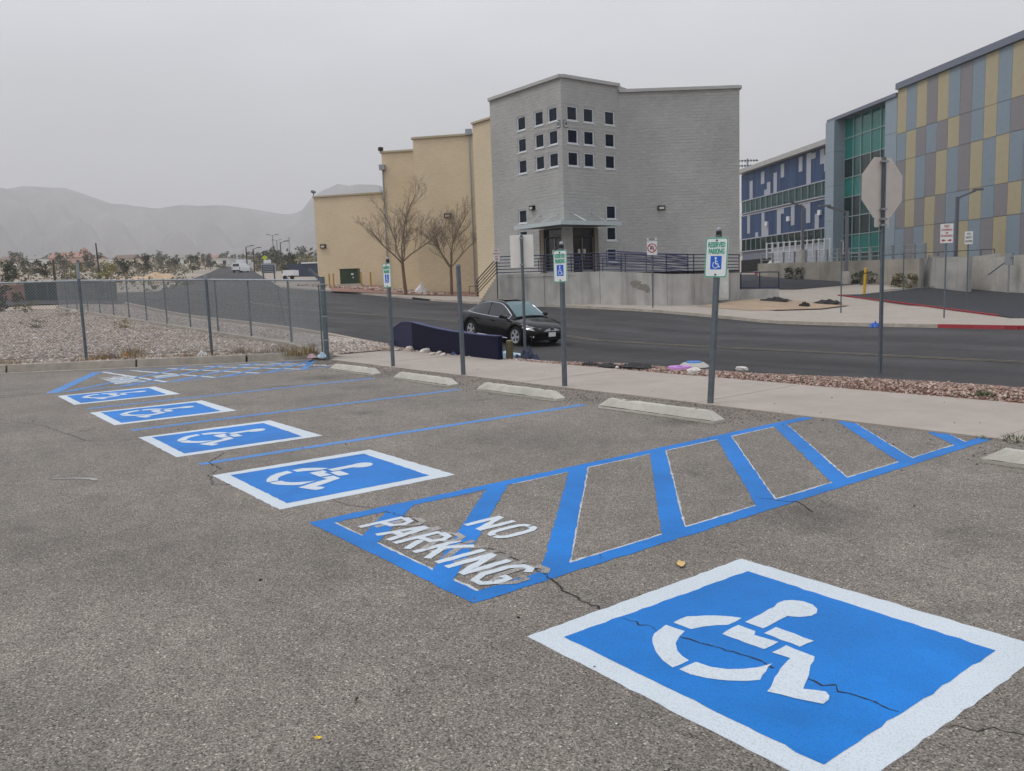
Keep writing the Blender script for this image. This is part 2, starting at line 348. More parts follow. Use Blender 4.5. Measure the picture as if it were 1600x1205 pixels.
A_LOT = asphalt_mat('lot_asphalt', (84, 78, 72), (154, 146, 136), stain=.22, spk=1.25, spots=[(-6.15, 7.0, .26, .62), (-3.05, 4.78, .34, .58), (-2.2, 5.1, .22, .75), (-8.3, 5.6, .25, .7), (-4.4, 5.2, .12, .7), (-14.3, 6.4, .4, .6), (-11.5, 5.0, .6, .8), (-9.0, 3.2, .5, .86), (-6.5, 5.2, .7, .85), (-2.5, 1.1, .10, .8), (-1.2, 5.6, .3, .75), (-12.2, 6.2, .35, .72), (-6.0, 1.0, .8, .90), (-9.2, .2, 1.0, .88), (-3.6, .2, .6, .90), (-6.6, 3.3, 1.1, 1.12), (-9.3, 4.6, 1.2, 1.13), (-3.9, 1.0, .9, 1.10), (-12, 4.3, 1.1, 1.12), (-1.6, 4.4, .5, 1.08)])
A_ROAD = asphalt_mat('street_asphalt', (44, 43, 45), (74, 72, 72), stain=.28, streak=(.04, .55, 1), band=(.58, 1.5))
A_NEW = asphalt_mat('new_asphalt', (42, 43, 47), (62, 63, 68), stain=.12, spk=.4)
P_BLUE = paint_mat('blue_paint', (0, 116, 198), wear=.14, rough=.5, under=(50, 70, 100), var=.14)
P_BLUE_OLD = paint_mat('blue_line_paint', (78, 134, 196), wear=.30, rough=.55)
P_WHITE = paint_mat('white_paint', (202, 210, 216), wear=.08, rough=.55, var=.04)
P_GHOST = paint_mat('old_white_paint', (182, 178, 174), wear=.7)
P_EDGE = paint_mat('patchy_white_edge', (206, 208, 210), wear=.55)
P_YEL = paint_mat('worn_yellow_paint', (150, 136, 98), under=(92, 90, 88), wear=.75)
CONC = M('sidewalk_concrete', (162, 152, 142), var=.08, vs=2.5, bump=.25, bs=120, big=.06, bigs=.5)
CONC_G = M('grey_concrete', (178, 174, 166), var=.12, vs=5, bump=.3, bs=80, big=.08, bigs=1.2)
CONC_D = M('kerb_concrete', (158, 150, 138), var=.16, vs=4, bump=.3, bs=70, big=.12, bigs=1.)
STOPC = M('wheel_stop_concrete', (186, 182, 172), var=.10, vs=7, bump=.5, bs=90, big=.08, bigs=2.)
RETAIN = streak_mat('stained_concrete', (170, 168, 163), amt=.34)
RETAIN2 = streak_mat('dark_stained_concrete', (158, 152, 142), amt=.36)
EARTH = M('bare_earth', (160, 138, 116), var=.2, vs=6, bump=.6, bs=50, big=.15, bigs=.5)
EARTH_R = M('red_gravel_bed', (136, 104, 92), var=.3, vs=20, bump=.8, bs=60, big=.1, bigs=.6)
EARTH_P = M('pale_gravel_bed', (176, 158, 142), var=.3, vs=9, bump=.8, bs=40, big=.14, bigs=.4)
DESERT = M('desert_ground', (150, 138, 124), var=.25, vs=.25, big=.2, bigs=.03)
POST = M('grey_steel_post', (96, 104, 110), rough=.5, var=.15, vs=12, metal=.25)
GALV = M('galvanised_steel', (150, 156, 160), rough=.42, var=.15, vs=15, metal=.5)
GALV_D = M('weathered_fence_steel', (96, 106, 112), rough=.5, var=.2, vs=10, metal=.3)
DARKB = M('dark_bolt', (40, 40, 42), rough=.5, metal=.4)
SIGNW = M('sign_white', (222, 224, 222), rough=.45, var=.03)
SIGNG = M('sign_green', (40, 158, 126), rough=.45, var=.05)
SIGNB = M('sign_blue', (22, 98, 200), rough=.45, var=.05)
SIGNR = M('sign_red', (178, 40, 48), rough=.45, var=.06)
SIGNK = M('sign_black', (26, 26, 28), rough=.5)
SIGNBACK = M('sign_back_metal', (206, 198, 188), rough=.5, var=.06, vs=4, metal=.1, big=.05)
NAVY = M('navy_painted_wood', (4, 9, 40), rough=.6, spec=.2, var=.18, vs=4, big=.15, bigs=1.2)
NAVYL = M('navy_painted_edge', (54, 62, 100), rough=.6, var=.15)
NAVYR = M('navy_rail_paint', (12, 24, 70), rough=.4, var=.1)
BROWNR = M('dark_rail_paint', (52, 46, 52), rough=.45, var=.1)
BLACKM = M('black_metal', (30, 30, 33), rough=.5)
YELP = M('yellow_bollard_paint', (206, 164, 46), rough=.5, var=.12, vs=6)
REDK = M('red_kerb_paint', (148, 44, 52), rough=.6, var=.15, vs=6)
WOOD = M('weathered_wood', (88, 78, 58), var=.25, vs=8, stretch=(6, 6, 1), bump=.4, bs=20)
PLAST = M('black_plastic', (26, 25, 26), rough=.6, bump=.4, bs=12)
# ---------------------------------------------------------------- terrain
def lines(*segs):
    out = []
    for a, b, n in segs: out += list(np.linspace(a, b, n, endpoint=False))
    return out+[segs[-1][1]]
def grid_ground():
    xs = sorted(set([round(x, 2) for x in lines((-3500, -1500, 8), (-1500, -330, 16), (-330, -100, 24), (-100, -69, 12), (-69, 4, 110), (4, 60, 8), (60, 600, 6))]+[r[0] for r in RX[1:-1]]+[r[0] for r in LX[1:-1]]))
    ys = sorted(set([round(y, 2) for y in lines((-2400, -300, 10), (-300, -30, 12), (-30, 10.5, 10), (10.5, 13.5, 14), (13.5, 120, 44), (120, 600, 10), (600, 3000, 8))]+[36., 32., 10.5, 13.5]))
    mb = MB(); nx, ny = len(xs), len(ys)
    for x in xs:
        for y in ys:
            d = math.hypot(x, y); und = 0 if d < 120 else .004*(d-120)**.9*(sin(x*.013+y*.021)+.6*sin(x*.031-y*.017+1)) if d < 3000 else 0
            mb.v.append((x, y, T(x, y)-.09-(.22 if -40 < x < 14 and y < 14 else 0)+min(6, max(-2, und))))
    for i in range(nx-1):
        for j in range(ny-1):
            a = i*ny+j; mb.f.append((a, a+ny, a+ny+1, a+1)); mb.m.append(0); mb.uv.append([(0, 0)]*4)
    mb.build('ground', DESERT, kind='structure')
grid_ground()
# parking lot: asphalt sheet with a kerb line that runs obliquely at its far end
KA, KB = Vector((-18.45, 8.05)), Vector((-26.0, -4.7))          # kerb foot, far end of the lot
lotb = [(-18.3, 8.15), (9, 8.15), (9, -14), (-31.6, -14)]
mb = MB(); mb.poly(lotb, 0.0)
lot = mb.build('parking_lot', A_LOT, kind='structure')
def wob(pts, step=.05, amp=.004):        # sprayed edges are never quite straight
    out = []
    for a, b in zip(pts, pts[1:]+pts[:1]):
        a, b = Vector(a), Vector(b); n = max(1, int((b-a).length/step)); t = (b-a)
        if t.length < 1e-6: continue
        nn = Vector((-t.y, t.x)).normalized()
        for k in range(n):
            w = 0 if k == 0 else random.gauss(0, amp)
            p = a+t*(k/n)+nn*w; out.append((p.x, p.y))
    return out
def paint(name, polys, z, mat, parent=None, amp=.004, step=.05, **props):
    mb = MB()
    for i, P in enumerate(polys): mb.poly(wob(list(P), step, amp), z*.32+(i % 8)*.00012)
    return mb.build(name, mat, parent, **props)
SYM = [[(0.342, 0.603), (0.337, 0.704), (0.388, 0.775), (0.451, 0.837), (0.52, 0.878), (0.526, 0.767), (0.493, 0.725), (0.462, 0.667), (0.445, 0.606)],
[(0.336, 0.558), (0.441, 0.569), (0.462, 0.509), (0.497, 0.443), (0.552, 0.392), (0.6, 0.368), (0.646, 0.358), (0.644, 0.258), (0.571, 0.277), (0.495, 0.318), (0.42, 0.377), (0.367, 0.446)],
[(0.674, 0.37), (0.743, 0.379), (0.8, 0.413), (0.842, 0.464), (0.873, 0.521), (0.89, 0.592), (0.943, 0.438), (0.913, 0.387), (0.861, 0.336), (0.79, 0.289), (0.731, 0.267), (0.672, 0.267)],
[(0.559, 0.803), (0.652, 0.804), (0.673, 0.766), (0.786, 0.784), (0.788, 0.678), (0.572, 0.67)],
[(0.686, 0.909), (0.882, 0.907), (0.875, 0.81), (0.691, 0.813)],
[(0.559, 0.851), (0.543, 1.098), (0.524, 1.153), (0.527, 1.203), (0.55, 1.238), (0.594, 1.263), (0.649, 1.259), (0.694, 1.228), (0.718, 1.185), (0.721, 1.136), (0.695, 1.088), (0.667, 1.064), (0.648, 1.055), (0.649, 1.014), (0.657, 0.853)],
[(0.828, 0.78), (0.969, 0.775), (1.096, 0.499), (1.164, 0.544), (1.192, 0.525), (1.206, 0.494), (1.209, 0.454), (1.113, 0.411), (1.018, 0.378), (0.94, 0.575), (0.921, 0.645), (0.911, 0.687), (0.829, 0.675)]]
PADX = [-2.847, -7.3735, -10.057, -12.8535, -15.596]
PADL = ['nearest painted wheelchair square, its right corner cut by the picture edge', 'painted wheelchair square just beyond the near striped aisle', 'middle painted wheelchair square, third from the nearest', 'painted wheelchair square, second from the far end', 'farthest painted wheelchair square beside the far striped aisle']
for x0, lab in zip(PADX, PADL):
    y0 = 2.19; S = 1.563
    pad = paint('accessible_parking_square', [[(x0, y0), (x0+S, y0), (x0+S, y0+S), (x0, y0+S)]], .004, P_WHITE, lot, .003, label=lab)
    paint('blue_field', [[(x0+.117, y0+.12), (x0+1.427, y0+.112), (x0+1.427, y0+1.385), (x0+.15, y0+1.42)]], .008, P_BLUE, pad, .003)
    paint('wheelchair_symbol', [[(x0+a, y0+b) for a, b in P] for P in SYM], .012, P_WHITE, pad, .0025, .04)
for k, (x, ye, mt) in enumerate(((-5.3, 0, 0), (-7.9576, 7.2, P_BLUE_OLD), (-10.675, 7.05, P_BLUE_OLD), (-13.347, 6.95, P_BLUE_OLD))):
    if k: paint('stall_line', [[(x-.062, 2.25), (x+.062, 2.25), (x+.062, ye), (x-.062, ye)]], .005, mt, lot, .006)
# near access aisle
def clip(P, inside, cross):
    out = []
    for a, b in zip(P, P[1:]+P[:1]):
        ia, ib = inside(a), inside(b)
        if ia: out.append(a)
        if ia != ib: out.append(cross(a, b))
    return out
def clipbox(P, x0, x1, y0, y1):
    for ax, lim, sg in ((0, x0, 1), (0, x1, -1), (1, y0, 1), (1, y1, -1)):
        def cr(a, b):
            t = (lim-a[ax])/(b[ax]-a[ax]); return (a[0]+(b[0]-a[0])*t, a[1]+(b[1]-a[1])*t)
        P = clip(P, lambda p: (p[ax]-lim)*sg >= 0, cr)
        if len(P) < 3: return []
    return P
AX0, AX1, AY0, AY1 = -5.325, -3.337, 2.21, 8.14
def aisle_stripes(sh, w, cs):
    out = []
    for c in cs:
        a, b = c+sh, c+sh+w
        P = clipbox([(-6, a+6), (-6, b+6), (-2, b+2), (-2, a+2)], AX0+.10, AX1-.10, AY0+.08, AY1)
        if P: out.append(P)
    return out
CS = [-2.44, -1.56, -.69, .30, 1.27, 2.21, 3.22, 4.20]
aisle = paint('access_aisle_outline', [[(AX0, AY0), (AX0+.125, AY0+.13), (AX0+.125, AY1), (AX0, AY1)], [(AX1-.125, AY0+.13), (AX1, AY0+.02), (AX1, AY1), (AX1-.125, AY1)], [(AX0, AY0), (AX1, AY0+.02), (AX1-.125, AY0+.13), (AX0+.125, AY0+.13)]], .0065, P_BLUE, lot, .004, label='blue outline of the near no-parking aisle')
for c in CS:
    for P in aisle_stripes(0, .215, [c]): paint('aisle_stripe', [P], .008, P_BLUE, aisle, .004)
paint('old_white_edging', aisle_stripes(.208, .022, CS[2:])+[[(AX0+.115, 3.9), (AX0+.142, 3.9), (AX0+.142, 7.4), (AX0+.115, 7.4)], [(AX1-.142, 2.9), (AX1-.115, 2.9), (AX1-.115, 7.9), (AX1-.142, 7.9)], [(AX0+.13, AY0+.125), (AX1-.13, AY0+.125), (AX1-.13, AY0+.148), (AX0+.13, AY0+.148)]], .003, P_EDGE, aisle, .003)
# stencilled lettering
STK = {'N': [[(0, 0), (0, 1)], [(0.05, .98), (.95, .02)], [(1, 0), (1, 1)]], 'O': [[(.44, 0), (.2, .03), (.03, .16), (0, .34), (0, .66), (.03, .84), (.2, .97), (.44, 1)], [(.56, 1), (.8, .97), (.97, .84), (1, .66), (1, .34), (.97, .16), (.8, .03), (.56, 0)]],
 'P': [[(0, 0), (0, 1)], [(.15, 1), (.8, .96), (1, .76), (.8, .54), (.15, .5)]], 'A': [[(0, 0), (.45, 1)], [(.55, 1), (1, 0)], [(.28, .36), (.72, .36)]],
 'R': [[(0, 0), (0, 1)], [(.15, 1), (.8, .96), (1, .78), (.8, .57), (.15, .53)], [(.45, .45), (1, 0)]], 'K': [[(0, 0), (0, 1)], [(.16, .46), (1, 1)], [(.34, .52), (1, 0)]],
 'I': [[(.5, 0), (.5, 1)]], 'G': [[(.95, .86), (.7, 1), (.3, 1), (0, .75), (0, .25), (.3, 0), (.7, 0), (.98, .2), (.98, .45), (.6, .45)]]}
def stroke_polys(word, x0, y0, cw, ch, gap, sw):
    out = []; x = x0
    for ch_ in word:
        w = cw*(.25 if ch_ == 'I' else 1)
        for st in STK[ch_]:
            p = [Vector((x+a*w, y0+b*ch)) for a, b in st]
            L, R_ = [], []
            for i, q in enumerate(p):
                d = (p[min(i+1, len(p)-1)]-p[max(i-1, 0)]).normalized(); nn = Vector((-d.y, d.x))*sw/2
                L.append(q+nn); R_.append(q-nn)
            out.append([tuple(v) for v in L]+[tuple(v) for v in reversed(R_)])
        x += w+gap
    return out
paint('lettering_parking', stroke_polys('PARKING', -4.97, 2.42, .155, .34, .085, .052), .012, P_WHITE, aisle, .003, .04)
paint('worn_earlier_lettering', stroke_polys('PARKING', -4.90, 2.50, .155, .32, .085, .05), .0105, P_GHOST, aisle, .002, .06)
paint('lettering_no', stroke_polys('NO', -4.50, 2.97, .15, .30, .10, .052), .012, P_WHITE, aisle, .003, .04)
# far access aisle, wider towards the oblique kerb
FQ = [(-16.2, 2.2), (-19.9, 3.62), (-18.0, 7.95), (-16.2, 7.85)]
def inset_line(a, b, w):
    a, b = Vector(a), Vector(b); d = (b-a).normalized(); nn = Vector((-d.y, d.x))*w/2
    return [tuple(a+nn), tuple(b+nn), tuple(b-nn), tuple(a-nn)]
fa = paint('access_aisle_outline', [inset_line(FQ[0], FQ[1], .2), inset_line(FQ[1], FQ[2], .10), inset_line(FQ[3], FQ[0], .10)], .0055, P_BLUE_OLD, lot, .006, label='blue outline of the far no-parking aisle by the kerb')
for t in (.14, .3, .46, .62, .78, .92):
    a = Vector(FQ[0]).lerp(Vector(FQ[3]), t-.10); b = Vector(FQ[1]).lerp(Vector(FQ[2]), min(.98, t+.26))
    paint('aisle_stripe', [inset_line(a, b, .14)], .007, P_BLUE_OLD, fa, .006)
    a2 = Vector(FQ[0]).lerp(Vector(FQ[3]), min(.97, t+.2)); b2 = Vector(FQ[1]).lerp(Vector(FQ[2]), max(.02, t-.16))
    paint('old_white_stripe', [inset_line(a2, b2, .08)], .0035, P_WHITE, fa, .008)
paint('lettering_parking', stroke_polys('PARKING', -18.3, 3.35, .2, .5, .06, .07), .0085, P_WHITE, fa, .004)
paint('lettering_no', stroke_polys('NO', -17.7, 4.2, .2, .42, .1, .07), .0085, P_WHITE, fa, .004)
# cracks, stains and stray paint on the asphalt
CRACKM = M('crack_dark', (44, 40, 38), var=.2); STAIN = M('oil_stain', (84, 74, 66), var=.25, vs=8, rough=.7)  # cracks are thin dark strips laid on the surface
def crack(pts, w, z, name='crack'):
    z = max(.0012, z*.36)
    P = []; pts = [Vector(p) for p in pts]
    for a, b in zip(pts, pts[1:]):
        n = max(2, int((b-a).length/.03))
        for k in range(n):
            t = k/n; d = (b-a).normalized(); P.append(a.lerp(b, t)+Vector((-d.y, d.x))*random.gauss(0, .009))
    P.append(pts[-1]); mb = MB()
    for i in range(len(P)-1):
        d = (P[i+1]-P[i]); nn = Vector((-d.y, d.x)).normalized()
        w0, w1 = w*random.uniform(.3, 1.2)/2, w*random.uniform(.3, 1.2)/2
        if i == 0: w0 = 0.0005
        mb.face([(*(P[i]-nn*w0), z), (*(P[i+1]-nn*w1), z), (*(P[i+1]+nn*w1), z), (*(P[i]+nn*w0), z)])
    mb.build(name, CRACKM, lot)
crack([(-5.2, 2.73), (-4.9, 2.80), (-4.4, 2.70), (-3.9, 2.82), (-3.39, 2.76)], .009, .0095)
crack([(-3.39, 2.76), (-3.1, 2.67), (-2.86, 2.65)], .014, .0095)
crack([(-2.72, 2.66), (-2.5, 2.67)], .008, .0105)
crack([(-2.40, 2.70), (-2.07, 2.77), (-1.93, 2.75)], .010, .0105)
crack([(-1.80, 2.77), (-1.72, 2.79), (-1.43, 2.80)], .010, .0105)
crack([(-1.27, 2.83), (-1.11, 2.97), (-.8, 3.02), (-.2, 3.3)], .009, .003)
crack([(-8.35, 2.62), (-8.0, 2.35), (-7.6, 2.34), (-7.4, 2.16), (-7.0, 2.08), (-6.9, 2.19)], .012, .0065)
crack([(-5.83, 2.6), (-5.6, 2.62), (-5.33, 2.72)], .010, .003)
crack([(-16.3, 2.1), (-16.2, 1.4), (-16.6, .4), (-17, -1)], .05, .003)
crack([(-9.9, 2.2), (-10.3, 1.7), (-12, 1.5), (-14, .9)], .012, .003)
crack([(-3.6, 4.9), (-3.3, 5.0), (-3.1, 4.85)], .012, .0095)
def blob(name, c, rx, ry, z, mat, n=26, jag=.25, rot=0, **pr):
    P = []
    for k in range(n):
        a = 2*pi*k/n; r = 1+random.uniform(-jag, jag); x, y = rx*r*cos(a), ry*r*sin(a)
        P.append((c[0]+x*cos(rot)-y*sin(rot), c[1]+x*sin(rot)+y*cos(rot)))
    mb = MB(); mb.poly(P, z); mb.build(name, mat, lot, **pr)
mb = MB(); P = [Vector((-8.33, 1.05)), Vector((-8.2, 1.23)), Vector((-8.07, 1.34)), Vector((-7.97, 1.35))]
for a, b in zip(P, P[1:]): mb.poly(inset_line(a, b, .05), .003)
mb.build('stray_white_paint', P_GHOST, lot)
# ---------------------------------------------------------------- street, pavements, beds
def drape(name, pts, dz, mat, cuts=5, parent=None, **props):
    xy = [(p[0], p[1]) for p in pts]; mb = MB(); mb.poly(xy, 0)
    me_o = mb.build(name, mat, parent, **props); bm = bmesh.new(); bm.from_mesh(me_o.data)
    bmesh.ops.remove_doubles(bm, verts=bm.verts, dist=1e-4)
    bmesh.ops.subdivide_edges(bm, edges=bm.edges, cuts=cuts, use_grid_fill=True)
    bmesh.ops.triangulate(bm, faces=bm.faces)
    for v in bm.verts: v.co.z = T(v.co.x, v.co.y)+dz
    bm.to_mesh(me_o.data); bm.free(); return me_o
XS = [60, 9, 0, -10, -19, -22.5, -26, -30, -34, -38.6, -46, -53, -58, -69, -100]
RN = [(x, 13.5 if x < 0 else 13.5-min(4, x*.4)) for x in XS]
sheet('street', [(60, 13.5, 0), (-82, 13.5, 0)], [(60, 32.05, 0), (-82, 32.05, 0)], 140, 16, .0, A_ROAD, kind='structure')
# the far street climbs and bends a little to the right-hand side
sheet('far_street', [(-62, 13.5, 0), (-180, 56.5, 0), (-330, 109, 0)], [(-80, 32.0, 0), (-180, 66, 0), (-330, 117, 0)], 80, 4, .02, A_ROAD, kind='structure')
sheet('side_street', [(-62, 13.6, 0), (-70, -20, 0), (-74, -60, 0)], [(-78, 13.6, 0), (-84, -20, 0), (-88, -60, 0)], 30, 4, .01, A_ROAD, kind='structure')
roadobj = bpy.data.objects['street']
def roadline(y, w, x0, x1): sheet('worn_centre_line', [(x0, y, 0), (x1, y, 0)], [(x0, y+w, 0), (x1, y+w, 0)], 120, 1, .012, P_YEL, roadobj)
roadline(20.85, .11, 30, -60); roadline(21.1, .11, 30, -60)
sheet('planting_bed', [(60, 10.3, 0), (-18.9, 10.3, 0)], [(60, 13.55, 0), (-18.9, 13.55, 0)], 60, 12, -.012, EARTH_R, kind='structure')
sheet('stony_verge', [(-18.9, 8.6, 0), (-62, 8.6, 0)], [(-18.9, 13.55, 0), (-62, 13.55, 0)], 60, 10, -.012, EARTH_P, kind='structure')
def kerbx(y): return KA.x+(KB.x-KA.x)*(y-KA.y)/(KB.y-KA.y)
LZ = lambda x, y: max(.13, T(x, y))+.03*sin(x*1.3)*sin(y*1.1)
sheet('stony_lot', [(kerbx(8.7)-.1, 8.7, 0), (kerbx(-14)-.1, -14, 0)], [(-62, 8.7, 0), (-62, -14, 0)], 40, 60, -.01, EARTH_P, kind='structure', zfn=LZ)
# sidewalk of poured slabs behind the wheel stops
mb = MB(); mb.box((-4.5, 9.32, -.05), (28, 2.25, .1)); sw = mb.build('sidewalk', EARTH, kind='structure')
mb = MB(); mb.box((0, 0, -.045), (1.794, 2.3, .12)); slab_me = proto(mb.build('slab', CONC))
for k in range(17):
    o = link('slab', slab_me, sw); o.location = (8.4-k*1.8, 9.30, .001+random.uniform(-.002, .002))
sheet('sidewalk_end', [(-21.2, 8.75, 0), (-24.5, 9.9, 0)], [(-21.2, 10.5, 0), (-24.5, 10.7, 0)], 6, 3, .02, CONC, sw)
for k in range(14):
    xa, xb = -19.6-k*3, -22.57-k*3; mb = MB(); mb.beam((xa, 13.38, T(xa, 13.5)+.05), (xb, 13.38, T(xb, 13.5)+.05), .18, .22); mb.build('kerb_stone', CONC, roadobj)
# kerb at the far end of the lot, with slots between the pieces
kd = (KB-KA).normalized(); kn = Vector((-kd.y, kd.x)); kn = kn if kn.x < 0 else -kn
kz = .0
mb = MB(); mb.beam((KA.x-kn.x*.25, KA.y-kn.y*.25, .004), (KB.x-kn.x*.25, KB.y-kn.y*.25, .004), .16, .008)
gut = mb.build('kerb_and_gutter', CONC_D, kind='structure')
seg = [0, 1.55, 4.05, 6.9, 9.9, 12.9, 15.4]
for a, b in zip(seg, seg[1:]):
    p, q = KA+kd*(a+.025)+kn*.10, KA+kd*(b-.025)+kn*.10; mb = MB()
    n2 = kn*.11; w = .10
    for P_, Q_ in ((p, q),):
        A = [P_-kn*.12, Q_-kn*.12, Q_+kn*.1, P_+kn*.1]; B = [P_-kn*.08, Q_-kn*.08, Q_+kn*.1, P_+kn*.1]
        mb.hexa([(v.x, v.y, -.02) for v in A], [(v.x, v.y, .165) for v in B])
    mb.build('kerb_stone', CONC_D, gut)
# far kerb and pavement in front of the buildings
KE = -16+along((-16, 32.1, T(-16, 32)+.05), (1, 0, 0), 1572)
RK = -16+along((-16, 32.1, T(-16, 32)+.05), (1, 0, 0), 1516)
fk = sheet('far_pavement', [(KE+.8, 32.2, 0), (-80, 32.2, 0)], [(KE+2, 36.5, 0), (-80, 36.5, 0)], 60, 3, .13, CONC, kind='structure')
x = KE
while x > -78:
    x2 = x-2.4; mb = MB()
    mb.hexa([(x-.006, 32.02, T(x, 32)-.05), (x2, 32.02, T(x2, 32)-.05), (x2, 32.22, T(x2, 32)-.05), (x-.006, 32.22, T(x, 32)-.05)][::-1],
            [(x-.006, 32.05, T(x, 32)+.14), (x2, 32.05, T(x2, 32)+.14), (x2, 32.22, T(x2, 32)+.14), (x-.006, 32.22, T(x, 32)+.14)][::-1])
    mb.build('kerb_stone', REDK if x > RK else CONC_D, fk); x = x2
# corner return of the kerb into the driveway
mb = MB(); c = Vector((KE, 34.2)); pr = None
for k in range(9):
    a = -pi/2+k*pi/2/8; p = c+Vector((cos(a), sin(a)))*2.1
    if pr: mb.beam((*pr, T(*pr)+.045), (*p, T(*p)+.045), .17, .19)
    pr = p
mb.build('kerb_return', REDK, fk, label='red painted corner of the far kerb')
H = lambda L: [hit(*p) for p in L]
sheet('plaza', [(-9.5, 36.4, 0), (-46, 36.4, 0)], [(-9.5, 74, 0), (-46, 74, 0)], 40, 40, -.01+.10, CONC, kind='structure')
drape('driveway', H([(1308, 464), (1450, 482), (1572, 500), (1800, 530), (1800, 449), (1515, 445), (1345, 463)]), .125, A_NEW, kind='structure')
drape('upper_driveway', H([(1150, 431), (1150, 454), (1243, 455), (1435, 438), (1300, 431)]), .125, A_NEW, kind='structure')
drape('dirt_bed', H([(1088, 483), (1158, 473), (1217, 472), (1300, 478), (1328, 481), (1284, 487), (1170, 490)]), .15, EARTH, kind='structure')
drape('red_gravel_bed', H([(518, 458), (512, 447), (610, 449), (612, 459), (752, 459), (745, 466), (640, 464)]), .17, EARTH_R, kind='structure')
for L in ([(1310, 464.6), (1450, 482.6), (1560, 498)], ):
    P = H(L); mb = MB()
    for a, b in zip(P, P[1:]): mb.beam((a.x, a.y, T(a.x, a.y)+.13), (b.x, b.y, T(b.x, b.y)+.13), .10, .06)
    mb.build('kerb_stone', REDK, fk)
P = H([(1487, 443), (1515, 446), (1600, 450), (1700, 455)]); mb = MB()
for a, b in zip(P, P[1:]): mb.beam((a.x, a.y, T(a.x, a.y)+.2), (b.x, b.y, T(b.x, b.y)+.2), .16, .3)
mb.build('kerb_stone', REDK, fk, label='long red painted kerb past the driveway')
P = H([(1180, 430), (1300, 433), (1420, 437), (1440, 436)]); mb = MB()
for a, b in zip(P, P[1:]): mb.beam((a.x, a.y, T(a.x, a.y)+.16), (b.x, b.y, T(b.x, b.y)+.16), .12, .2)
mb.build('kerb_stone', REDK, fk)
# ---------------------------------------------------------------- mountains in the dust
RIDGE = [(-900, 330), (-500, 300), (-200, 292), (-60, 283), (0, 288), (40, 287), (62, 285), (100, 290), (130, 291), (165, 302), (200, 312), (235, 319), (270, 323), (300, 318), (340, 316), (380, 317), (420, 325), (455, 331), (470, 331), (487, 324), (503, 305), (520, 294), (545, 286), (575, 284), (610, 288), (660, 305), (760, 330), (900, 350), (1200, 375), (1700, 392), (2600, 400)]
def mountain():
    mb = MB(); NA, NR = 260, 30; rx = np.array([r[0] for r in RIDGE]); ry = np.array([r[1] for r in RIDGE])
    th0, th1 = -.95, .42
    for i in range(NA+1):
        th = th0+(th1-th0)*i/NA; px = 800+FPX*math.tan(max(-1.2, min(1.0, th)))
        py = float(np.interp(px, rx, ry)); Rr = 2900+250*sin(px*.006)+180*sin(px*.017)
        base = at(px, py, 100); tan_e = (base.z-EYE)/100*cos(th)
        d = (FH*cos(th)+RH*sin(th)); hr = max(20, tan_e*Rr)
        for j in range(NR+1):
            t = j/NR; r = 1500+(Rr+350-1500)*t; 
            k = (r-1500)/(Rr-1500)
            if k <= 1: h = hr*(.30*k+.70*k**2.1)
            else: h = hr*(1-.55*(k-1)*3)
            rid = (abs(sin(px*.045+j*.3))+.6*abs(sin(px*.021-j*.21+1))-.8)*sin(min(1, k)*pi)*hr*.24
            z = h+rid+rng.normal(0, 3)*(k < .97)
            tz = T((d*r).x, (d*r).y)
            mb.v.append((d.x*r, d.y*r, max(z, tz-30 if j else -60)))
    for i in range(NA):
        for j in range(NR):
            a = i*(NR+1)+j; mb.f.append((a, a+1, a+NR+2, a+NR+1)); mb.m.append(0); mb.uv.append([(0, 0)]*4)
    mb.build('mountain_range', M('mountain_scrub', (86, 80, 76), var=.55, vs=.012, big=.35, bigs=.004), smooth=True, kind='structure')
mountain()
# ---------------------------------------------------------------- loose stones (uncountable)
CUBE = np.array([(-1, -1, -1), (1, -1, -1), (1, 1, -1), (-1, 1, -1), (-1, -1, 1), (1, -1, 1), (1, 1, 1), (-1, 1, 1)], float)
CF = np.array([(0, 3, 2, 1), (4, 5, 6, 7), (0, 1, 5, 4), (1, 2, 6, 5), (2, 3, 7, 6), (3, 0, 4, 7)])
def stones(name, pos, size, mats, flat=.65, parent=None, **props):
    n = len(pos); V = CUBE[None]*.5*(1+rng.uniform(-.45, .25, (n, 8, 3)))
    V[:, 4:, :2] *= .72
    V = V*np.stack([size*rng.uniform(.7, 1.4, n), size*rng.uniform(.7, 1.2, n), size*flat*rng.uniform(.6, 1.2, n)], 1)[:, None, :]
    a = rng.uniform(0, 2*pi, n); ca, sa = np.cos(a)[:, None], np.sin(a)[:, None]
    x = V[..., 0]*ca-V[..., 1]*sa; y = V[..., 0]*sa+V[..., 1]*ca; tl = rng.normal(0, .3, (n, 1))
    z = V[..., 2]+x*tl
    V = np.stack([x, y, z], 2)+np.asarray(pos)[:, None, :]
    me = bpy.data.meshes.new(name); F = (CF[None]+np.arange(n)[:, None, None]*8).reshape(-1, 4)
    me.vertices.add(n*8); me.vertices.foreach_set('co', V.reshape(-1)); me.loops.add(F.size); me.loops.foreach_set('vertex_index', F.reshape(-1).astype(np.int32))
    me.polygons.add(len(F)); me.polygons.foreach_set('loop_start', np.arange(0, F.size, 4, dtype=np.int32)); me.polygons.foreach_set('loop_total', np.full(len(F), 4, np.int32))
    for m in mats: me.materials.append(m)
    me.polygons.foreach_set('material_index', np.repeat(rng.integers(0, len(mats), n), 6).astype(np.int32)); me.update(calc_edges=True); me.validate()
    return link(name, me, parent, kind='stuff', **props)
def ztab(P, dz=0, f=T): return np.array([(x, y, f(x, y)+dz) for x, y in P])
RM = [M('stone_'+n, c, var=.2, vs=15, rough=.9) for n, c in (('russet', (138, 106, 95)), ('rose', (162, 132, 121)), ('brown', (106, 88, 81)), ('buff', (176, 152, 137)), ('umber', (125, 101, 91)), ('pale', (188, 174, 162)))]
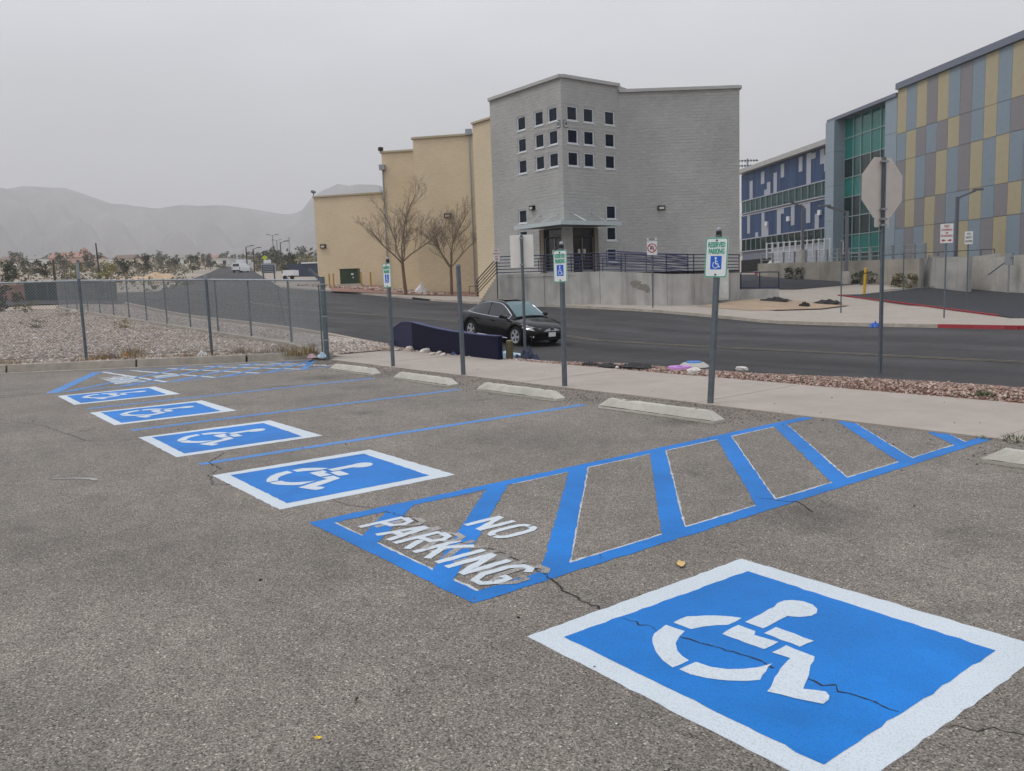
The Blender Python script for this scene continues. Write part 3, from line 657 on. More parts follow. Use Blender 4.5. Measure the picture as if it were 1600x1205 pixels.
PM = [M('stone_'+n, c, var=.2, vs=12, rough=.9) for n, c in (('cream', (190, 178, 166)), ('sand', (172, 156, 142)), ('grey', (160, 154, 150)), ('white', (206, 199, 192)), ('rosy', (176, 158, 150)), ('taupe', (138, 126, 116)))]  # stone colours, dealt out at random
n = 64000; P = np.stack([rng.uniform(-14.5, 2, n), rng.uniform(10.42, 13.5, n)], 1)
stones('red_gravel', ztab(P, .004), rng.uniform(.014, .044, n)*rng.uniform(.6, 1.2, n), RM)
n = 9000; P = np.stack([rng.uniform(-23, -13.5, n), rng.uniform(10.45, 13.2, n)], 1)
stones('mixed_gravel', ztab(P, .006), rng.uniform(.02, .07, n), RM[1:4]+PM)
n = 30000; t = rng.uniform(0, 1, n)**1.4; X = -18.9-t*42; Y = rng.uniform(9.0, 13.2, n)
stones('verge_stones', ztab(np.stack([X, Y], 1), .01), rng.uniform(.02, .07, n), PM)
n = 84000; t = rng.uniform(0, 1, n)**1.5; Y = rng.uniform(-9, 8.6, n); X = np.array([kerbx(y) for y in Y])-.25-t*38
stones('lot_stones', ztab(np.stack([X, Y], 1), .01, LZ), rng.uniform(.02, .075, n)*rng.uniform(.5, 1.15, n), PM)
n = 5000; P = np.stack([rng.uniform(-18, 2, n), 8.15-np.abs(rng.normal(0, .32, n))], 1)
P = np.concatenate([P, np.stack([rng.uniform(-17, -2, n), 7.55+rng.normal(0, .25, n)], 1)])
P = np.array([p for p in P if not (-5.5 < p[0] < -3.2 and rng.random() < .93)])
AM = [M('chip_'+n_, c, var=.2) for n_, c in (('grey', (132, 124, 116)), ('dark', (84, 76, 70)), ('light', (160, 150, 140)), ('tan', (146, 126, 110)))]
stones('loose_chippings', np.array([(x, y, .003) for x, y in P]), rng.uniform(.006, .018, len(P)), AM)
n = 2500; P = [H([(518, 458), (512, 447), (610, 449), (745, 466)])]
b0 = H([(520, 456)])[0]; b1 = H([(606, 459)])[0]
X = rng.uniform(-82, -56, n); Y = rng.uniform(34.5, 36.3, n)
stones('bed_stones', ztab(np.stack([X, Y], 1), .19), rng.uniform(.08, .3, n), RM[:4]+PM[:2])
# dry weeds
def tuft(name, c, r, h, n, mats, parent=None, w=.008, **props):
    mb = MB()
    for k in range(n):
        a = random.uniform(0, 2*pi); q = r*sqrt(random.random()); b = Vector((c[0]+q*cos(a), c[1]+q*sin(a), c[2]))
        hh = h*random.uniform(.4, 1.1)*(1-.5*q/r); le = Vector((cos(a), sin(a), 0))*random.uniform(.1, .9)*hh*.7+Vector((random.gauss(0, .04), random.gauss(0, .04), 0))
        s = Vector((-sin(a+random.uniform(-1, 1)), cos(a), 0))*w; m1 = b+le*.4+Vector((0, 0, hh*.65)); t = b+le+Vector((0, 0, hh))
        m = random.randrange(len(mats)); mb.face([b-s, b+s, m1+s*.7, m1-s*.7], m); mb.face([m1-s*.7, m1+s*.7, t], m)
    return mb.build(name, mats, parent, **props)
DRY = [M('dry_grass', (164, 134, 88), var=.2), M('dead_grass', (130, 104, 74), var=.2), M('olive_grass', (108, 104, 62), var=.2)]
GRN = [M('green_weed', (70, 92, 48), var=.25), M('grey_green_weed', (98, 104, 76), var=.2)]
SCR = [M('scrub_leaf', (92, 98, 66), var=.3), M('scrub_tan', (142, 126, 92), var=.2)]
mbw = []
def weed_strip(): # straw-coloured growth along the kerb
    mb = MB()
    for k in range(5200):
        s = random.random()*13; 
        dens = .5+.5*sin(s*2.3)*sin(s*.7+1)
        if random.random() > dens*.9: continue
        o = .28+abs(random.gauss(0, .30)); p = KA+kd*s+kn*o; z = LZ(p.x, p.y)
        h = random.uniform(.04, .2)*(.5+dens); a = random.uniform(0, 2*pi); w = .007; sv = Vector((cos(a), sin(a), 0))*w
        t = Vector((p.x+random.gauss(0, .06), p.y+random.gauss(0, .06), z+h)); b = Vector((p.x, p.y, z-.01))
        mb.face([b-sv, b+sv, t], random.choice((0, 0, 1, 1, 2)))
    mb.build('kerbside_weeds', DRY, kind='stuff')
weed_strip()
# ---------------------------------------------------------------- grey block building with a corner entrance
GREY = block_mat('split_face_block', (168, 167, 164), (174, 173, 170), (161, 160, 158), .4, .2, .7, nb=.30)
BEIGE = block_mat('beige_block', (211, 193, 163), (216, 198, 168), (204, 186, 157), .4, .2, .25, nb=.10, big=.05)
BEIGE2 = block_mat('beige_block_far', (204, 188, 160), (209, 193, 165), (197, 181, 154), .4, .2, .2, nb=.08, big=.05)
CAPM = M('parapet_metal', (172, 172, 170), rough=.5, var=.06, metal=.2)
CAPB = M('beige_parapet_metal', (176, 164, 140), rough=.5, var=.06)
ROOFM = M('roof_membrane', (150, 148, 144), var=.1)
FRAME = M('window_frame_metal', (206, 210, 212), rough=.4, var=.05)
NGLASS = glass_mat('dark_blue_glass', (8, 22, 42), rough=.08, spec=.2)
DGLASS = glass_mat('black_door_glass', (14, 18, 24), rough=.08)
BRONZE = M('bronze_frame', (62, 54, 46), rough=.4, metal=.3)
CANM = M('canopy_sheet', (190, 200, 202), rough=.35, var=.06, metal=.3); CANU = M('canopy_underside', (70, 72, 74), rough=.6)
LAMPB = M('lamp_housing', (36, 32, 30), rough=.5); LAMPL = M('lamp_lens', (196, 190, 176), rough=.3)
PZ = 2.2
K = at(880, 280, 53.5); K = Vector((K.x, K.y, 0)); LX_, RY_ = Vector((-1, 0, 0)), Vector((0, 1, 0))
def onK(D, px, z): return along(K+Vector((0, 0, z)), D, px)
L1, L2 = onK(LX_, 770, 8), onK(RY_, 969, 8)
ZR = zat(880, 119, K)
gb = thing('grey_block_building', 'tall grey split-face block building with a corner entrance under a pale canopy', 'building', (K.x, K.y, T(K.x, K.y)))
O = tuple(gb.location)
WS = .94
UL = [onK(LX_, p, 9.5) for p in (864.7, 843.4, 816.3)]; UR = [onK(RY_, p, 9.5) for p in (896, 921.3, 954)]
Q = K+RY_*UR[0]; ZRW = [zat(896, y, Q) for y in (177, 213, 248.3)]
Q = K+RY_*UR[2]; ZLW = [zat(954, y, Q) for y in (331.8, 365.2, 399)]
winL = [(u, z) for u in UL for z in ZRW]+[(onK(LX_, 818, 4), z) for z in ZLW]
winR = [(u, z) for u in UR for z in ZRW]+[(UR[2], z) for z in ZLW]
dL = (onK(LX_, 878, 3.5), onK(LX_, 843.5, 3.5)); dR = (onK(RY_, 895.8, 3.5), onK(RY_, 935.5, 3.5)); DZ = zat(890, 354.5, K)
hs_ = lambda ws: [(u-WS/2, u+WS/2, z-WS/2, z+WS/2) for u, z in ws]
zb = -.6
mb = MB(); wall(mb, K, LX_, L1, zb, ZR, hs_(winL)+[(dL[0], dL[1], PZ, DZ)], .16, (0, -1)); mb.build('wall', GREY, gb, O)
mb = MB(); wall(mb, K, RY_, L2, zb, ZR, hs_(winR)+[(dR[0], dR[1], PZ, DZ)], .16, (1, 0)); mb.build('wall', GREY, gb, O)
E0 = K+RY_*L2; L3 = along(E0+Vector((0, 0, 7)), RH, 1155.5); ZR2 = zat(1062, 139.8, E0+RH*(L3/2)); E1 = E0+RH*L3
mb = MB(); wall(mb, E0, RH, L3, zb, ZR2, (), .1, -FH); mb.build('wall', GREY, gb, O)
mb = MB(); wall(mb, E1, FH, 14, zb, ZR2, (), .1, RH); mb.build('wall', GREY, gb, O)
F0 = K+LX_*L1; BK = E1+FH*14; BL = F0+Vector((-.0, 24, 0))
mb = MB(); wall(mb, F0, RY_, 20, zb, ZR, (), .1, (-1, 0)); wall(mb, E0, Vector((-.3, 1, 0)), 14, ZR2, ZR, (), .1, (1, 0)); mb.build('wall', GREY, gb, O)
mb = MB(); mb.poly([(F0.x, F0.y), (K.x, K.y), (E0.x, E0.y), (E1.x, E1.y), (BK.x, BK.y), (BL.x, BL.y)], min(ZR, ZR2)-.5); mb.build('roof', ROOFM, gb, O)
mb = MB()
for a, b, z in ((F0, K, ZR), (K, E0, ZR), (E0, E1, ZR2), (E1, BK, ZR2), (F0, BL, ZR)): mb.beam((*a.xy, z+.02), (*b.xy, z+.02), .34, .2)
mb.build('parapet_cap', CAPM, gb, O)
# square windows
mb = MB(); t = .085
for c, d in (((0, 0, WS/2-t/2), (WS, .09, t)), ((0, 0, -WS/2+t/2), (WS, .09, t)), ((-WS/2+t/2, 0, 0), (t, .09, WS-2*t)), ((WS/2-t/2, 0, 0), (t, .09, WS-2*t)), ((0, -.05, -WS/2-.03), (WS+.12, .16, .06))): mb.box(c, d)
wf = proto(mb.build('window', FRAME)); mb = MB(); mb.box((0, .02, 0), (WS-2*t, .02, WS-2*t)); wp = proto(mb.build('pane', NGLASS))
def addwin(P, rz, parent, org):
    w = link('window', wf, parent); w.location = Vector(P)-Vector(org); w.rotation_euler = (0, 0, rz)
    link('pane', wp, w); return w
for u, z in winL: addwin((K.x-u, K.y+.09, z), 0, gb, O)
for u, z in winR: addwin((K.x-.09, K.y+u, z), pi/2, gb, O)
# glazed entrance doors, one pair on each face
def doors(P, D, nrm, w, z0, z1):
    P = Vector(P)-nrm*.42; D = Vector(D); rz = atan2(D.y, D.x); mb = MB(); tz = z0+(z1-z0)*.80
    def bar(u0, u1, a, b, th=.1): mb.box(P+D*((u0+u1)/2)+Vector((0, 0, (a+b)/2)), (u1-u0, th, b-a), 0, rz)
    bar(0, .09, z0, z1); bar(w-.09, w, z0, z1); bar(.09, w-.09, z1-.08, z1); bar(.09, w-.09, tz, tz+.07)
    fr = mb.build('entrance_door', BRONZE, gb, O)
    mb = MB(); mb.box(P+D*(w/2)-nrm*.03+Vector((0, 0, (tz+.07+z1-.08)/2)), (w-.18, .03, z1-.15-tz), 0, rz); mb.build('transom_pane', DGLASS, fr, O)
    for k in (0, 1):
        u0 = .09+k*(w-.18)/2; u1 = u0+(w-.18)/2; mb = MB()
        mb.box(P+D*((u0+u1)/2)-nrm*.02+Vector((0, 0, (z0+tz)/2)), (u1-u0-.09, .03, tz-z0-.1), 0, rz); mb.build('glass_leaf', DGLASS, fr, O)
        mb = MB()
        for a, b in ((u0+.005, u0+.05), (u1-.05, u1-.005)): mb.box(P+D*((a+b)/2)+Vector((0, 0, (z0+tz)/2)), (b-a, .06, tz-z0-.02), 0, rz)
        mb.box(P+D*((u0+u1)/2)+Vector((0, 0, z0+.1)), (u1-u0-.1, .05, .18), 0, rz)
        mb.build('leaf_frame', GALV if k else BRONZE, fr, O)
        mb = MB(); uh = u1-.12 if k == 0 else u0+.12
        mb.box(P+D*uh+nrm*.07+Vector((0, 0, z0+1.05)), (.03, .05, .34), 0, rz); mb.build('pull_handle', GALV, fr, O)
        mb = MB(); mb.box(P+D*(uh+(-.12 if k == 0 else .12))+nrm*.004+Vector((0, 0, z0+1.42)), (.2, .006, .28), 0, rz); mb.build('door_notice', LAMPL, fr, O)
    mb = MB()
    for u in (-.002, w+.002): mb.box(P+D*u+nrm*.14+Vector((0, 0, (z0+z1)/2)), (.02, .3, z1-z0), 0, rz)
    mb.box(P+D*(w/2)-nrm*.3+Vector((0, 0, (z0+z1)/2)), (w+.2, .02, z1-z0), 1, rz); mb.build('door_reveal', [BEIGE2, DARKB], fr, O)
doors(K+LX_*dL[0], LX_, Vector((0, -1, 0)), dL[1]-dL[0], PZ, DZ); doors(K+RY_*dR[0], RY_, Vector((1, 0, 0)), dR[1]-dR[0], PZ, DZ)
# canopy that wraps the corner
cz = zat(880, 349.5, K+Vector((1.4, -1.4, 0))); cd_ = 1.7
cA = -along(K+Vector((0, -cd_, cz)), LX_, 804); cB = along(K+Vector((cd_, 0, cz)), RY_, 971)
cA = -cA
out = [(K.x-cA, K.y-cd_), (K.x+cd_, K.y-cd_), (K.x+cd_, K.y+cB), (K.x+.01, K.y+cB-.9), (K.x+.01, K.y-.01), (K.x-cA+1.1, K.y-.01)]
mb = MB(); mb.prism(out, cz-.02, cz+.06)
mb.beam((*out[0], cz+.06), (*out[1], cz+.06), .08, .26); mb.beam((*out[1], cz+.06), (*out[2], cz+.06), .08, .26)
can = mb.build('canopy', CANM, gb, O)
mb = MB(); mb.prism([(x*.97+K.x*.03, y*.97+K.y*.03) for x, y in out], cz-.06, cz-.022); mb.build('soffit', CANU, can, O)
for u in (.6, 2.4, 4.2):
    for D, nr in ((LX_, Vector((0, -1, 0))), (RY_, Vector((1, 0, 0)))):
        if u > (cA if D is LX_ else cB)-.6: continue
        mb = MB(); a = K+D*u+nr*.02; a.z = cz+.85; b = K+D*(u+.1)+nr*(cd_-.15); b.z = cz+.1
        mb.tube(a, b, .02, n=6); mb.box((a.x, a.y, a.z), (.1, .1, .1)); mb.build('tie_rod', CANM, can, O)
# wall lights, number plates
def wall_light(P, nrm, parent, org, w=.42, h=.28):
    rz = atan2(nrm.y, nrm.x)+pi/2; P = Vector(P); mb = MB(); mb.box(P+nrm*.11, (w, .22, h), 0, rz)
    o = mb.build('wall_light', LAMPB, parent, org); mb = MB(); mb.box(P+nrm*.225-Vector((0, 0, h*.08)), (w*.66, .02, h*.5), 0, rz); mb.build('lens', LAMPL, o, org)
Pq = K+LX_*onK(LX_, 834.5, 5); wall_light((Pq.x, Pq.y, zat(834.5, 325, Pq)), Vector((0, -1, 0)), gb, O)
Pq = E0+RH*along(E0+Vector((0, 0, 5)), RH, 1033.5); wall_light((Pq.x, Pq.y, zat(1033.5, 325, Pq)), -FH, gb, O, .5)
def number_plate(P, nrm, px, py):
    mb = MB(); rz = atan2(nrm.y, nrm.x)+pi/2; z = zat(px, py, P); c = Vector((P.x, P.y, z))+nrm*.02
    mb.box(c, (.32, .03, .44), 0, rz); o = mb.build('number_plate', SIGNK, gb, O)
    mb = MB(); mb.box(c+nrm*.016, (.25, .008, .37), 0, rz); mb.build('plate_face', FRAME, o, O)
    l = link('lettering', text_mesh('8', .36, SIGNK, bold=.012), o); l.location = c+nrm*.024-Vector(O); l.rotation_euler = (0, 0, rz)
number_plate(K+LX_*onK(LX_, 874.6, 9), Vector((0, -1, 0)), 874.6, 194); number_plate(K+RY_*onK(RY_, 885.4, 9), Vector((1, 0, 0)), 885.4, 193.5)
# ---------------------------------------------------------------- beige block building in sawtooth bays
bb = thing('beige_block_building', 'windowless beige block building stepping back in tall sawtooth bays left of the grey one', 'building', (K.x-18, 40, T(K.x-18, 40)))
OB = tuple(bb.location)
def bay(x0, x1, yt0, yt1, f0, f1, name, mat, ret=6, cap=CAPB):
    A = at(x0, (yt0+440)/2, f0); B = at(x1, (yt1+440)/2, f1); A.z = B.z = 0; D = (B-A).normalized(); L = (B-A).length
    zt = (zat(x0, yt0, A)+zat(x1, yt1, B))/2; nr = Vector((D.y, -D.x, 0)); nr = nr if nr.dot(FH) < 0 else -nr
    mb = MB(); wall(mb, A, D, L, -.6, zt, (), .1, nr); wall(mb, A, -nr, ret, -.6, zt, (), .1, -D); wall(mb, B, -nr, ret, -.6, zt, (), .1, D)
    c = [A, B, B-nr*ret, A-nr*ret]; mb.poly([(p.x, p.y) for p in c], zt-.35, 0)
    o = mb.build('wall', mat, bb, OB); mb = MB()
    for p, q in ((A, B), (A, A-nr*ret), (B, B-nr*ret)): mb.beam((*p.xy, zt+.02), (*q.xy, zt+.02), .3, .16)
    mb.build('parapet_cap', cap, o, OB); return A, B, D, nr, zt
F1 = F0+Vector((0, .3, 0)); la = along(F1+Vector((0, 0, 8)), LX_, 742.5); za = (zat(743, 192.5, F1+LX_*la)+zat(772, 185, F1))/2
mb = MB(); wall(mb, F1, LX_, la, -.6, za, (), .1, (0, -1)); wall(mb, F1+LX_*la, RY_, 9, -.6, za, (), .1, (-1, 0)); q = F1+LX_*la; mb.poly([(q.x, q.y), (F1.x, F1.y), (F1.x, F1.y+9), (q.x, q.y+9)], za-.35)
o = mb.build('wall', BEIGE2, bb, OB); mb = MB(); mb.beam((*F1.xy, za+.02), (*q.xy, za+.02), .3, .14); mb.build('parapet_cap', CAPB, o, OB)
bB = bay(650, 748, 214, 212.5, 70, 69, 'b', BEIGE)
bC = bay(601, 652, 237, 236.5, 75, 74.5, 'c', BEIGE)
bD = bay(493.5, 604, 306, 303.5, 86, 84, 'd', BEIGE)
def onbay(b, px, py):
    A, B, D, nr, zt = b; u = along(A+Vector((0, 0, 4)), D, px); P = A+D*u; return Vector((P.x, P.y, zat(px, py, P)))
wall_light(onbay(bB, 703, 337), bB[3], bb, OB, .62, .36); wall_light(onbay(bD, 507.5, 385), bD[3], bb, OB, .6, .4)
for b, px, y0, y1 in ((bB, 741, 207, 452), (bC, 606, 262, 452)):
    P = onbay(b, px, y0); mb = MB(); mb.box(P+b[3]*.2, (.5, .4, .45), 0, atan2(b[2].y, b[2].x)); mb.tube(P+b[3]*.12, (P.x+b[3].x*.12, P.y+b[3].y*.12, T(P.x, P.y)), .07, n=6)
    mb.build('downspout', GALV, bb, OB)
P = onbay(bC, 604, 237); mb = MB(); mb.box(P+Vector((0, 0, .22)), (.34, .34, .3)); mb.tube(P, P+Vector((0, 0, .2)), .05); mb.build('roof_camera', DARKB, bb, OB)
P = onbay(bD, 497, 303); mb = MB(); mb.box(P+Vector((0, 0, .2)), (.42, .3, .2), R=Euler((.3, .4, .5)).to_matrix()); mb.tube(P-Vector((0, 0, .2)), P+Vector((0, 0, .3)), .05); mb.build('roof_floodlight', GALV_D, bb, OB)
# ---------------------------------------------------------------- entrance ramp, stairs and railings
ra = thing('entrance_ramp_wall', 'long stained concrete retaining wall of the raised ramp before the grey building', 'retaining wall', (K.x+4, K.y-5, T(K.x+4, K.y-5)))
OR = tuple(ra.location)
def pt(px, py, f): return at(px, py, f)
RW = [pt(777, 429.3, 51.0), pt(850, 427, 50.2), pt(937, 424.2, 49.2), pt(1021, 427.2, 47.0), pt(1042, 428.2, 46.6), pt(1085, 428, 46.6), pt(1120, 427, 48.3), pt(1156, 426.2, 50.2)]
for a, b in zip(RW, RW[1:]):
    D = (b-a); D.z = 0; D.normalize(); nr = Vector((D.y, -D.x, 0)); L = (b-a).xy.length; mb = MB()
    a0, b0 = a+D*.012, b-D*.012; th = .3
    zb0, zb1 = T(a.x, a.y)-.3, T(b.x, b.y)-.3
    mb.hexa([(a0.x, a0.y, zb0), (b0.x, b0.y, zb1), (b0.x-nr.x*th, b0.y-nr.y*th, zb1), (a0.x-nr.x*th, a0.y-nr.y*th, zb0)], [(a0.x, a0.y, a.z), (b0.x, b0.y, b.z), (b0.x-nr.x*th, b0.y-nr.y*th, b.z), (a0.x-nr.x*th, a0.y-nr.y*th, a.z)])
    mb.build('wall_panel', RETAIN, ra, OR)
sm = RW[2]; sd2 = (RW[3]-RW[2]); mb = MB(); rs = random.Random(8)
def wpt(px, py):
    k = (px-937)/84; f = 49.2-2.2*k; return at(px, py, f-.03)
for cx_, cy_, rx_, ry_ in ((993, 444, 11, 5.5), (1004, 448, 9, 5), (1011, 453, 4, 5)):
    P_ = [(cx_+rx_*cos(a)*rs.uniform(.6, 1.25), cy_+ry_*sin(a)*rs.uniform(.6, 1.25)) for a in np.linspace(0, 2*pi, 18, endpoint=False)]
    c_ = wpt(cx_, cy_)
    for q1, q2 in zip(P_, P_[1:]+P_[:1]): mb.face([c_, wpt(*q2), wpt(*q1)])
mb.build('dark_smudge', M('soot_stain', (126, 122, 116), var=.35, vs=9), ra, OR)
pl = [(p.x, p.y) for p in (RW[0], RW[2], RW[4], RW[5], RW[7])]; back = [(E1.x, E1.y), (E0.x, E0.y), (K.x, K.y), (F0.x+1, K.y)]
mb = MB(); mb.poly(pl+back, PZ-.18); mb.poly([(F0.x, K.y), (K.x-.0, K.y), (K.x, K.y+6), (F0.x, K.y+6)], PZ-.02); mb.build('landing', CONC_G, ra, OR)
st = thing('concrete_staircase', 'short flight of concrete steps at the left end of the ramp wall', 'stairs', (RW[0].x, RW[0].y, T(RW[0].x, RW[0].y)))
S0 = Vector((RW[0].x, RW[0].y, RW[0].z)); S1 = pt(746, 466, 51.5); NS = 11
sd = (S1-S0); sd.z = 0; sl_ = sd.length; sd.normalize(); sn = Vector((-sd.y, sd.x, 0)); sn = sn if sn.dot(FH) > 0 else -sn
g0 = T(S1.x, S1.y)+.13
for k in range(NS):
    a = S0+sd*(sl_*k/NS); b = S0+sd*(sl_*(k+1)/NS); zt = S0.z-(S0.z-g0)*(k+.6)/NS; mb = MB()
    q = [(a.x, a.y), (b.x, b.y), (b.x+sn.x*1.8, b.y+sn.y*1.8), (a.x+sn.x*1.8, a.y+sn.y*1.8)]
    mb.hexa([(x, y, g0-.4) for x, y in q], [(x, y, zt) for x, y in q]); mb.build('step', RETAIN2, st, tuple(st.location))
def railing(t, pts, h, nr, sp, mat, r=.029, posts=True, org=None, rpost=.03, low=.12):
    org = tuple(t.location) if org is None else org
    pts = [Vector(p) for p in pts]
    for i in range(nr):
        z = low+(h-low)*i/(nr-1); mb = MB(); mb.path([p+Vector((0, 0, z)) for p in pts], r if i < nr-1 else r*1.25, 6); mb.build('rail', mat, t, org)
    if posts:
        for a, b in zip(pts, pts[1:]):
            n = max(1, round((b-a).length/sp))
            for k in range(n+(b is pts[-1])):
                p = a.lerp(b, k/n); mb = MB(); mb.tube(p-Vector((0, 0, .02)), p+Vector((0, 0, h)), rpost, n=6); mb.build('post', mat, t, org)
rl = thing('ramp_railing', 'dark blue railing with six rails along the top of the ramp wall', 'railing', (RW[2].x, RW[2].y, RW[2].z))
inn = lambda p: p+FH*.15
railing(rl, [inn(p) for p in RW], 1.08, 6, 2.2, NAVYR)
rl2 = thing('inner_ramp_railing', 'dark blue middle railing between the two runs of the ramp', 'railing', tuple(pt(1000, 424, 50.5)))
railing(rl2, [pt(934, 423.5, 51.5), pt(1010, 425, 50.0), pt(1075, 427.5, 48.6)], 1.12, 7, 1.8, NAVYR)
rl3 = thing('upper_ramp_railing', 'dark blue sloping railing against the grey wall above the ramp', 'railing', tuple(pt(1000, 420, 52.5)))
railing(rl3, [pt(948, 417, 53.4), pt(1010, 420, 52.6), pt(1075, 427, 51.6)], 1.0, 7, 1.8, NAVYR)
sr = thing('stair_railing', 'dark sloping handrail with five rails beside the concrete steps', 'railing', tuple(S1))
railing(sr, [S0+Vector((0, 0, .05)), S1+Vector((0, 0, .15))], .95, 5, 1.9, BROWNR)
mb = MB(); e = S1-sd*.02+Vector((0, 0, .75)); mb.path([e, e+sd*.55, e+sd*.55-Vector((0, 0, .45)), e-Vector((0, 0, .45))], .022); mb.build('handrail_loop', BROWNR, sr, tuple(sr.location))
for px in (842, 878, 942):   # low door-side rails on the landing
    a = pt(px, 425, 50.8)
    if px == 842: gr = thing('door_handrail', 'low dark handrail loops on the landing before the entrance doors', 'railing', tuple(a))
    mb = MB(); b = a+RH*1.1; mb.path([a, a+Vector((0, 0, .8)), b+Vector((0, 0, .8)), b], .026); mb.path([a+Vector((0, 0, .42)), b+Vector((0, 0, .42))], .02); mb.build('rail_loop', NAVYR, gr, tuple(gr.location))
bx = thing('utility_cabinet', 'pale grey utility box fixed to the ramp wall behind the nearest reserved sign', 'utility box', tuple(pt(1128, 465, 48.4)))
mb = MB(); c = pt(1128, 445, 48.3); mb.box(c, (.72, .3, 1.75), 0, YAW); mb.build('cabinet', M('cabinet_grey', (198, 200, 196), rough=.5), bx, tuple(bx.location))
mb = MB(); mb.box(c-FH*.16-Vector((0, 0, .1)), (.6, .03, 1.3), 0, YAW); mb.build('cabinet_door', M('cabinet_door_grey', (206, 208, 204), rough=.5), bx, tuple(bx.location))
lw = thing('low_concrete_wall', 'low concrete wall right of the ramp with a black rail on it', 'wall', tuple(pt(1187, 470, 50.5)))
mb = MB(); a, b = pt(1158, 452, 50.6), pt(1217, 451.5, 50.0); mb.beam((a.x, a.y, a.z-.55), (b.x, b.y, b.z-.55), .25, 1.1); mb.build('wall_panel', RETAIN, lw, tuple(lw.location))
lr = thing('driveway_guard_rail', 'black pipe guard rail standing on the low concrete wall', 'railing', tuple(a))
railing(lr, [a+FH*.05, b+FH*.05], 1.02, 2, 1.2, NAVYR, low=.08)
# ---------------------------------------------------------------- panel-clad building on the right
ang = math.atan(155/1285); pe = (RH*-sin(ang)+FH*cos(ang)).normalized(); pn = (RH*-cos(ang)-FH*sin(ang)).normalized()
P0 = at(1400.6, 270, 70); P0.z = 0
sx_ = lambda px, z=8: along(P0+Vector((0, 0, z)), pe, px)
zs = lambda s, px, py: zat(px, py, P0+pe*s)
PB = [M('panel_blue_grey', (128, 142, 153), var=.05, vs=3, rough=.6), M('panel_tan', (168, 158, 130), var=.05, vs=3, rough=.6), M('panel_grey', (130, 127, 129), var=.05, vs=3, rough=.6)]
STEEL = M('fascia_grey', (108, 114, 128), rough=.5, var=.06)
pb = thing('panel_clad_building', 'long modern building clad in blue, tan and grey panels with a green glass tower', 'building', (P0.x, P0.y, T(P0.x, P0.y)))
OP = tuple(pb.location)
MOD = -sx_(1598.4)/11
ZP = [1.2, 5.1, 7.3, 10.6, 12.8, 16.35]
NC = 20
ROWS = ['YBYGYBGBYBYGBYGBYGBY', 'BYGBGYGBYBGYGBYGBYBG', 'GYBGYBGYBYBGYGBYBGYB', 'GYGYGBBYBGYBGYBGYGBY', 'BGBYGBYBGYBGYBGYBGYB']
mb = MB(); c0, c1 = P0-pn*.06, P0-pe*(MOD*NC)-pn*.06
wall(mb, c0, -pe, MOD*NC, -.5, 16.35, (), .1, pn); wall(mb, c1, -pn, 30, -.5, 16.35, (), .1, -pe)
back = [c0, c1, c1-pn*30, c0-pn*30]; mb.poly([(p.x, p.y) for p in back], 16.2); mb.build('wall', STEEL, pb, OP)
pm = {}; rz_ = atan2(pe.y, pe.x)
for r in range(5):
    z0, z1 = ZP[4-r], ZP[5-r]
    for c in range(NC):
        k = (r, ROWS[r][c])
        if k not in pm:
            mb = MB(); mb.box((0, 0, 0), (MOD-.025, .06, z1-z0-.03)); pm[k] = proto(mb.build('panel', PB['BYG'.index(k[1])]))
        o = link('panel', pm[k], pb); p = P0-pe*(MOD*(c+.5)); o.location = Vector((p.x, p.y, (z0+z1)/2))-Vector(OP)+pn*random.uniform(-.004, .006); o.rotation_euler = (0, 0, rz_)
mb = MB(); a, b = P0+pn*.05, P0-pe*(MOD*NC)+pn*.05; mb.beam((*a.xy, 16.62), (*b.xy, 16.62), .4, .5); mb.build('roof_fascia', STEEL, pb, OP)
# glass tower
sA, sB, sC, sD = sx_(1381.5), sx_(1307.5), sx_(1294), sx_(1148)
CLAD = M('cladding_blue_grey', (138, 152, 162), var=.05, rough=.55)
TG = [glass_mat('teal_glass', (28, 108, 102), rough=.12, var=.12), glass_mat('deep_teal_glass', (16, 60, 62), rough=.08, var=.2), glass_mat('dark_green_glass', (10, 34, 36), rough=.06)]
ZT = zs((sA+sC)/2, 1338, 171)
for z0, z1 in ((.2, 3.4), (3.42, 6.6), (6.62, 9.8), (9.82, 13.0), (13.02, ZT-.3)):
    mb = MB(); p = P0+pe*(sA/2); mb.box(Vector((p.x, p.y, (z0+z1)/2))-pn*.5, (sA-.02, 1.1, z1-z0), 0, rz_); mb.build('pillar_panel', CLAD, pb, OP)
    mb = MB(); p = P0+pe*((sB+sC)/2); mb.box(Vector((p.x, p.y, (z0+z1)/2))-pn*.35, (sC-sB, 1.4, z1-z0), 0, rz_); mb.build('pillar_panel', CLAD, pb, OP)
mb = MB(); a, b = P0+pe*-.2+pn*.05, P0+pe*(sC+.1)+pn*.15; 
mb.beam((*(P0+pe*.0-pn*.9).xy, ZT-.15), (*(P0+pe*(sC+.1)-pn*.9).xy, ZT-.15), 2.2, .3); mb.build('tower_roof', STEEL, pb, OP)
gz = [zs(sB, 1321, y) for y in (397, 368, 339.5, 309, 278.7, 249.6, 217, 191)]; gz[-1] = ZT-.32
gz = [1.4]+gz; tone = [1, 0, 2, 2, 0, 2, 0, 0]
gpx = [1381.5, 1377.4, 1363.4, 1348.3, 1333.2, 1321.3, 1307.5]; gs = [sx_(p) for p in gpx]
gk = atan2(pe.y, pe.x); REC = .75
for i in range(len(gs)-1):
    for j in range(len(gz)-1):
        p = P0+pe*((gs[i]+gs[i+1])/2)-pn*REC; mb = MB(); mb.box((p.x, p.y, (gz[j]+gz[j+1])/2), (gs[i+1]-gs[i]-.04, .04, gz[j+1]-gz[j]-.04), 0, gk)
        mb.build('window_pane', TG[tone[j] if random.random() < .88 else 1], pb, OP)
MULL = M('mullion_silver', (150, 168, 166), rough=.4, metal=.3)
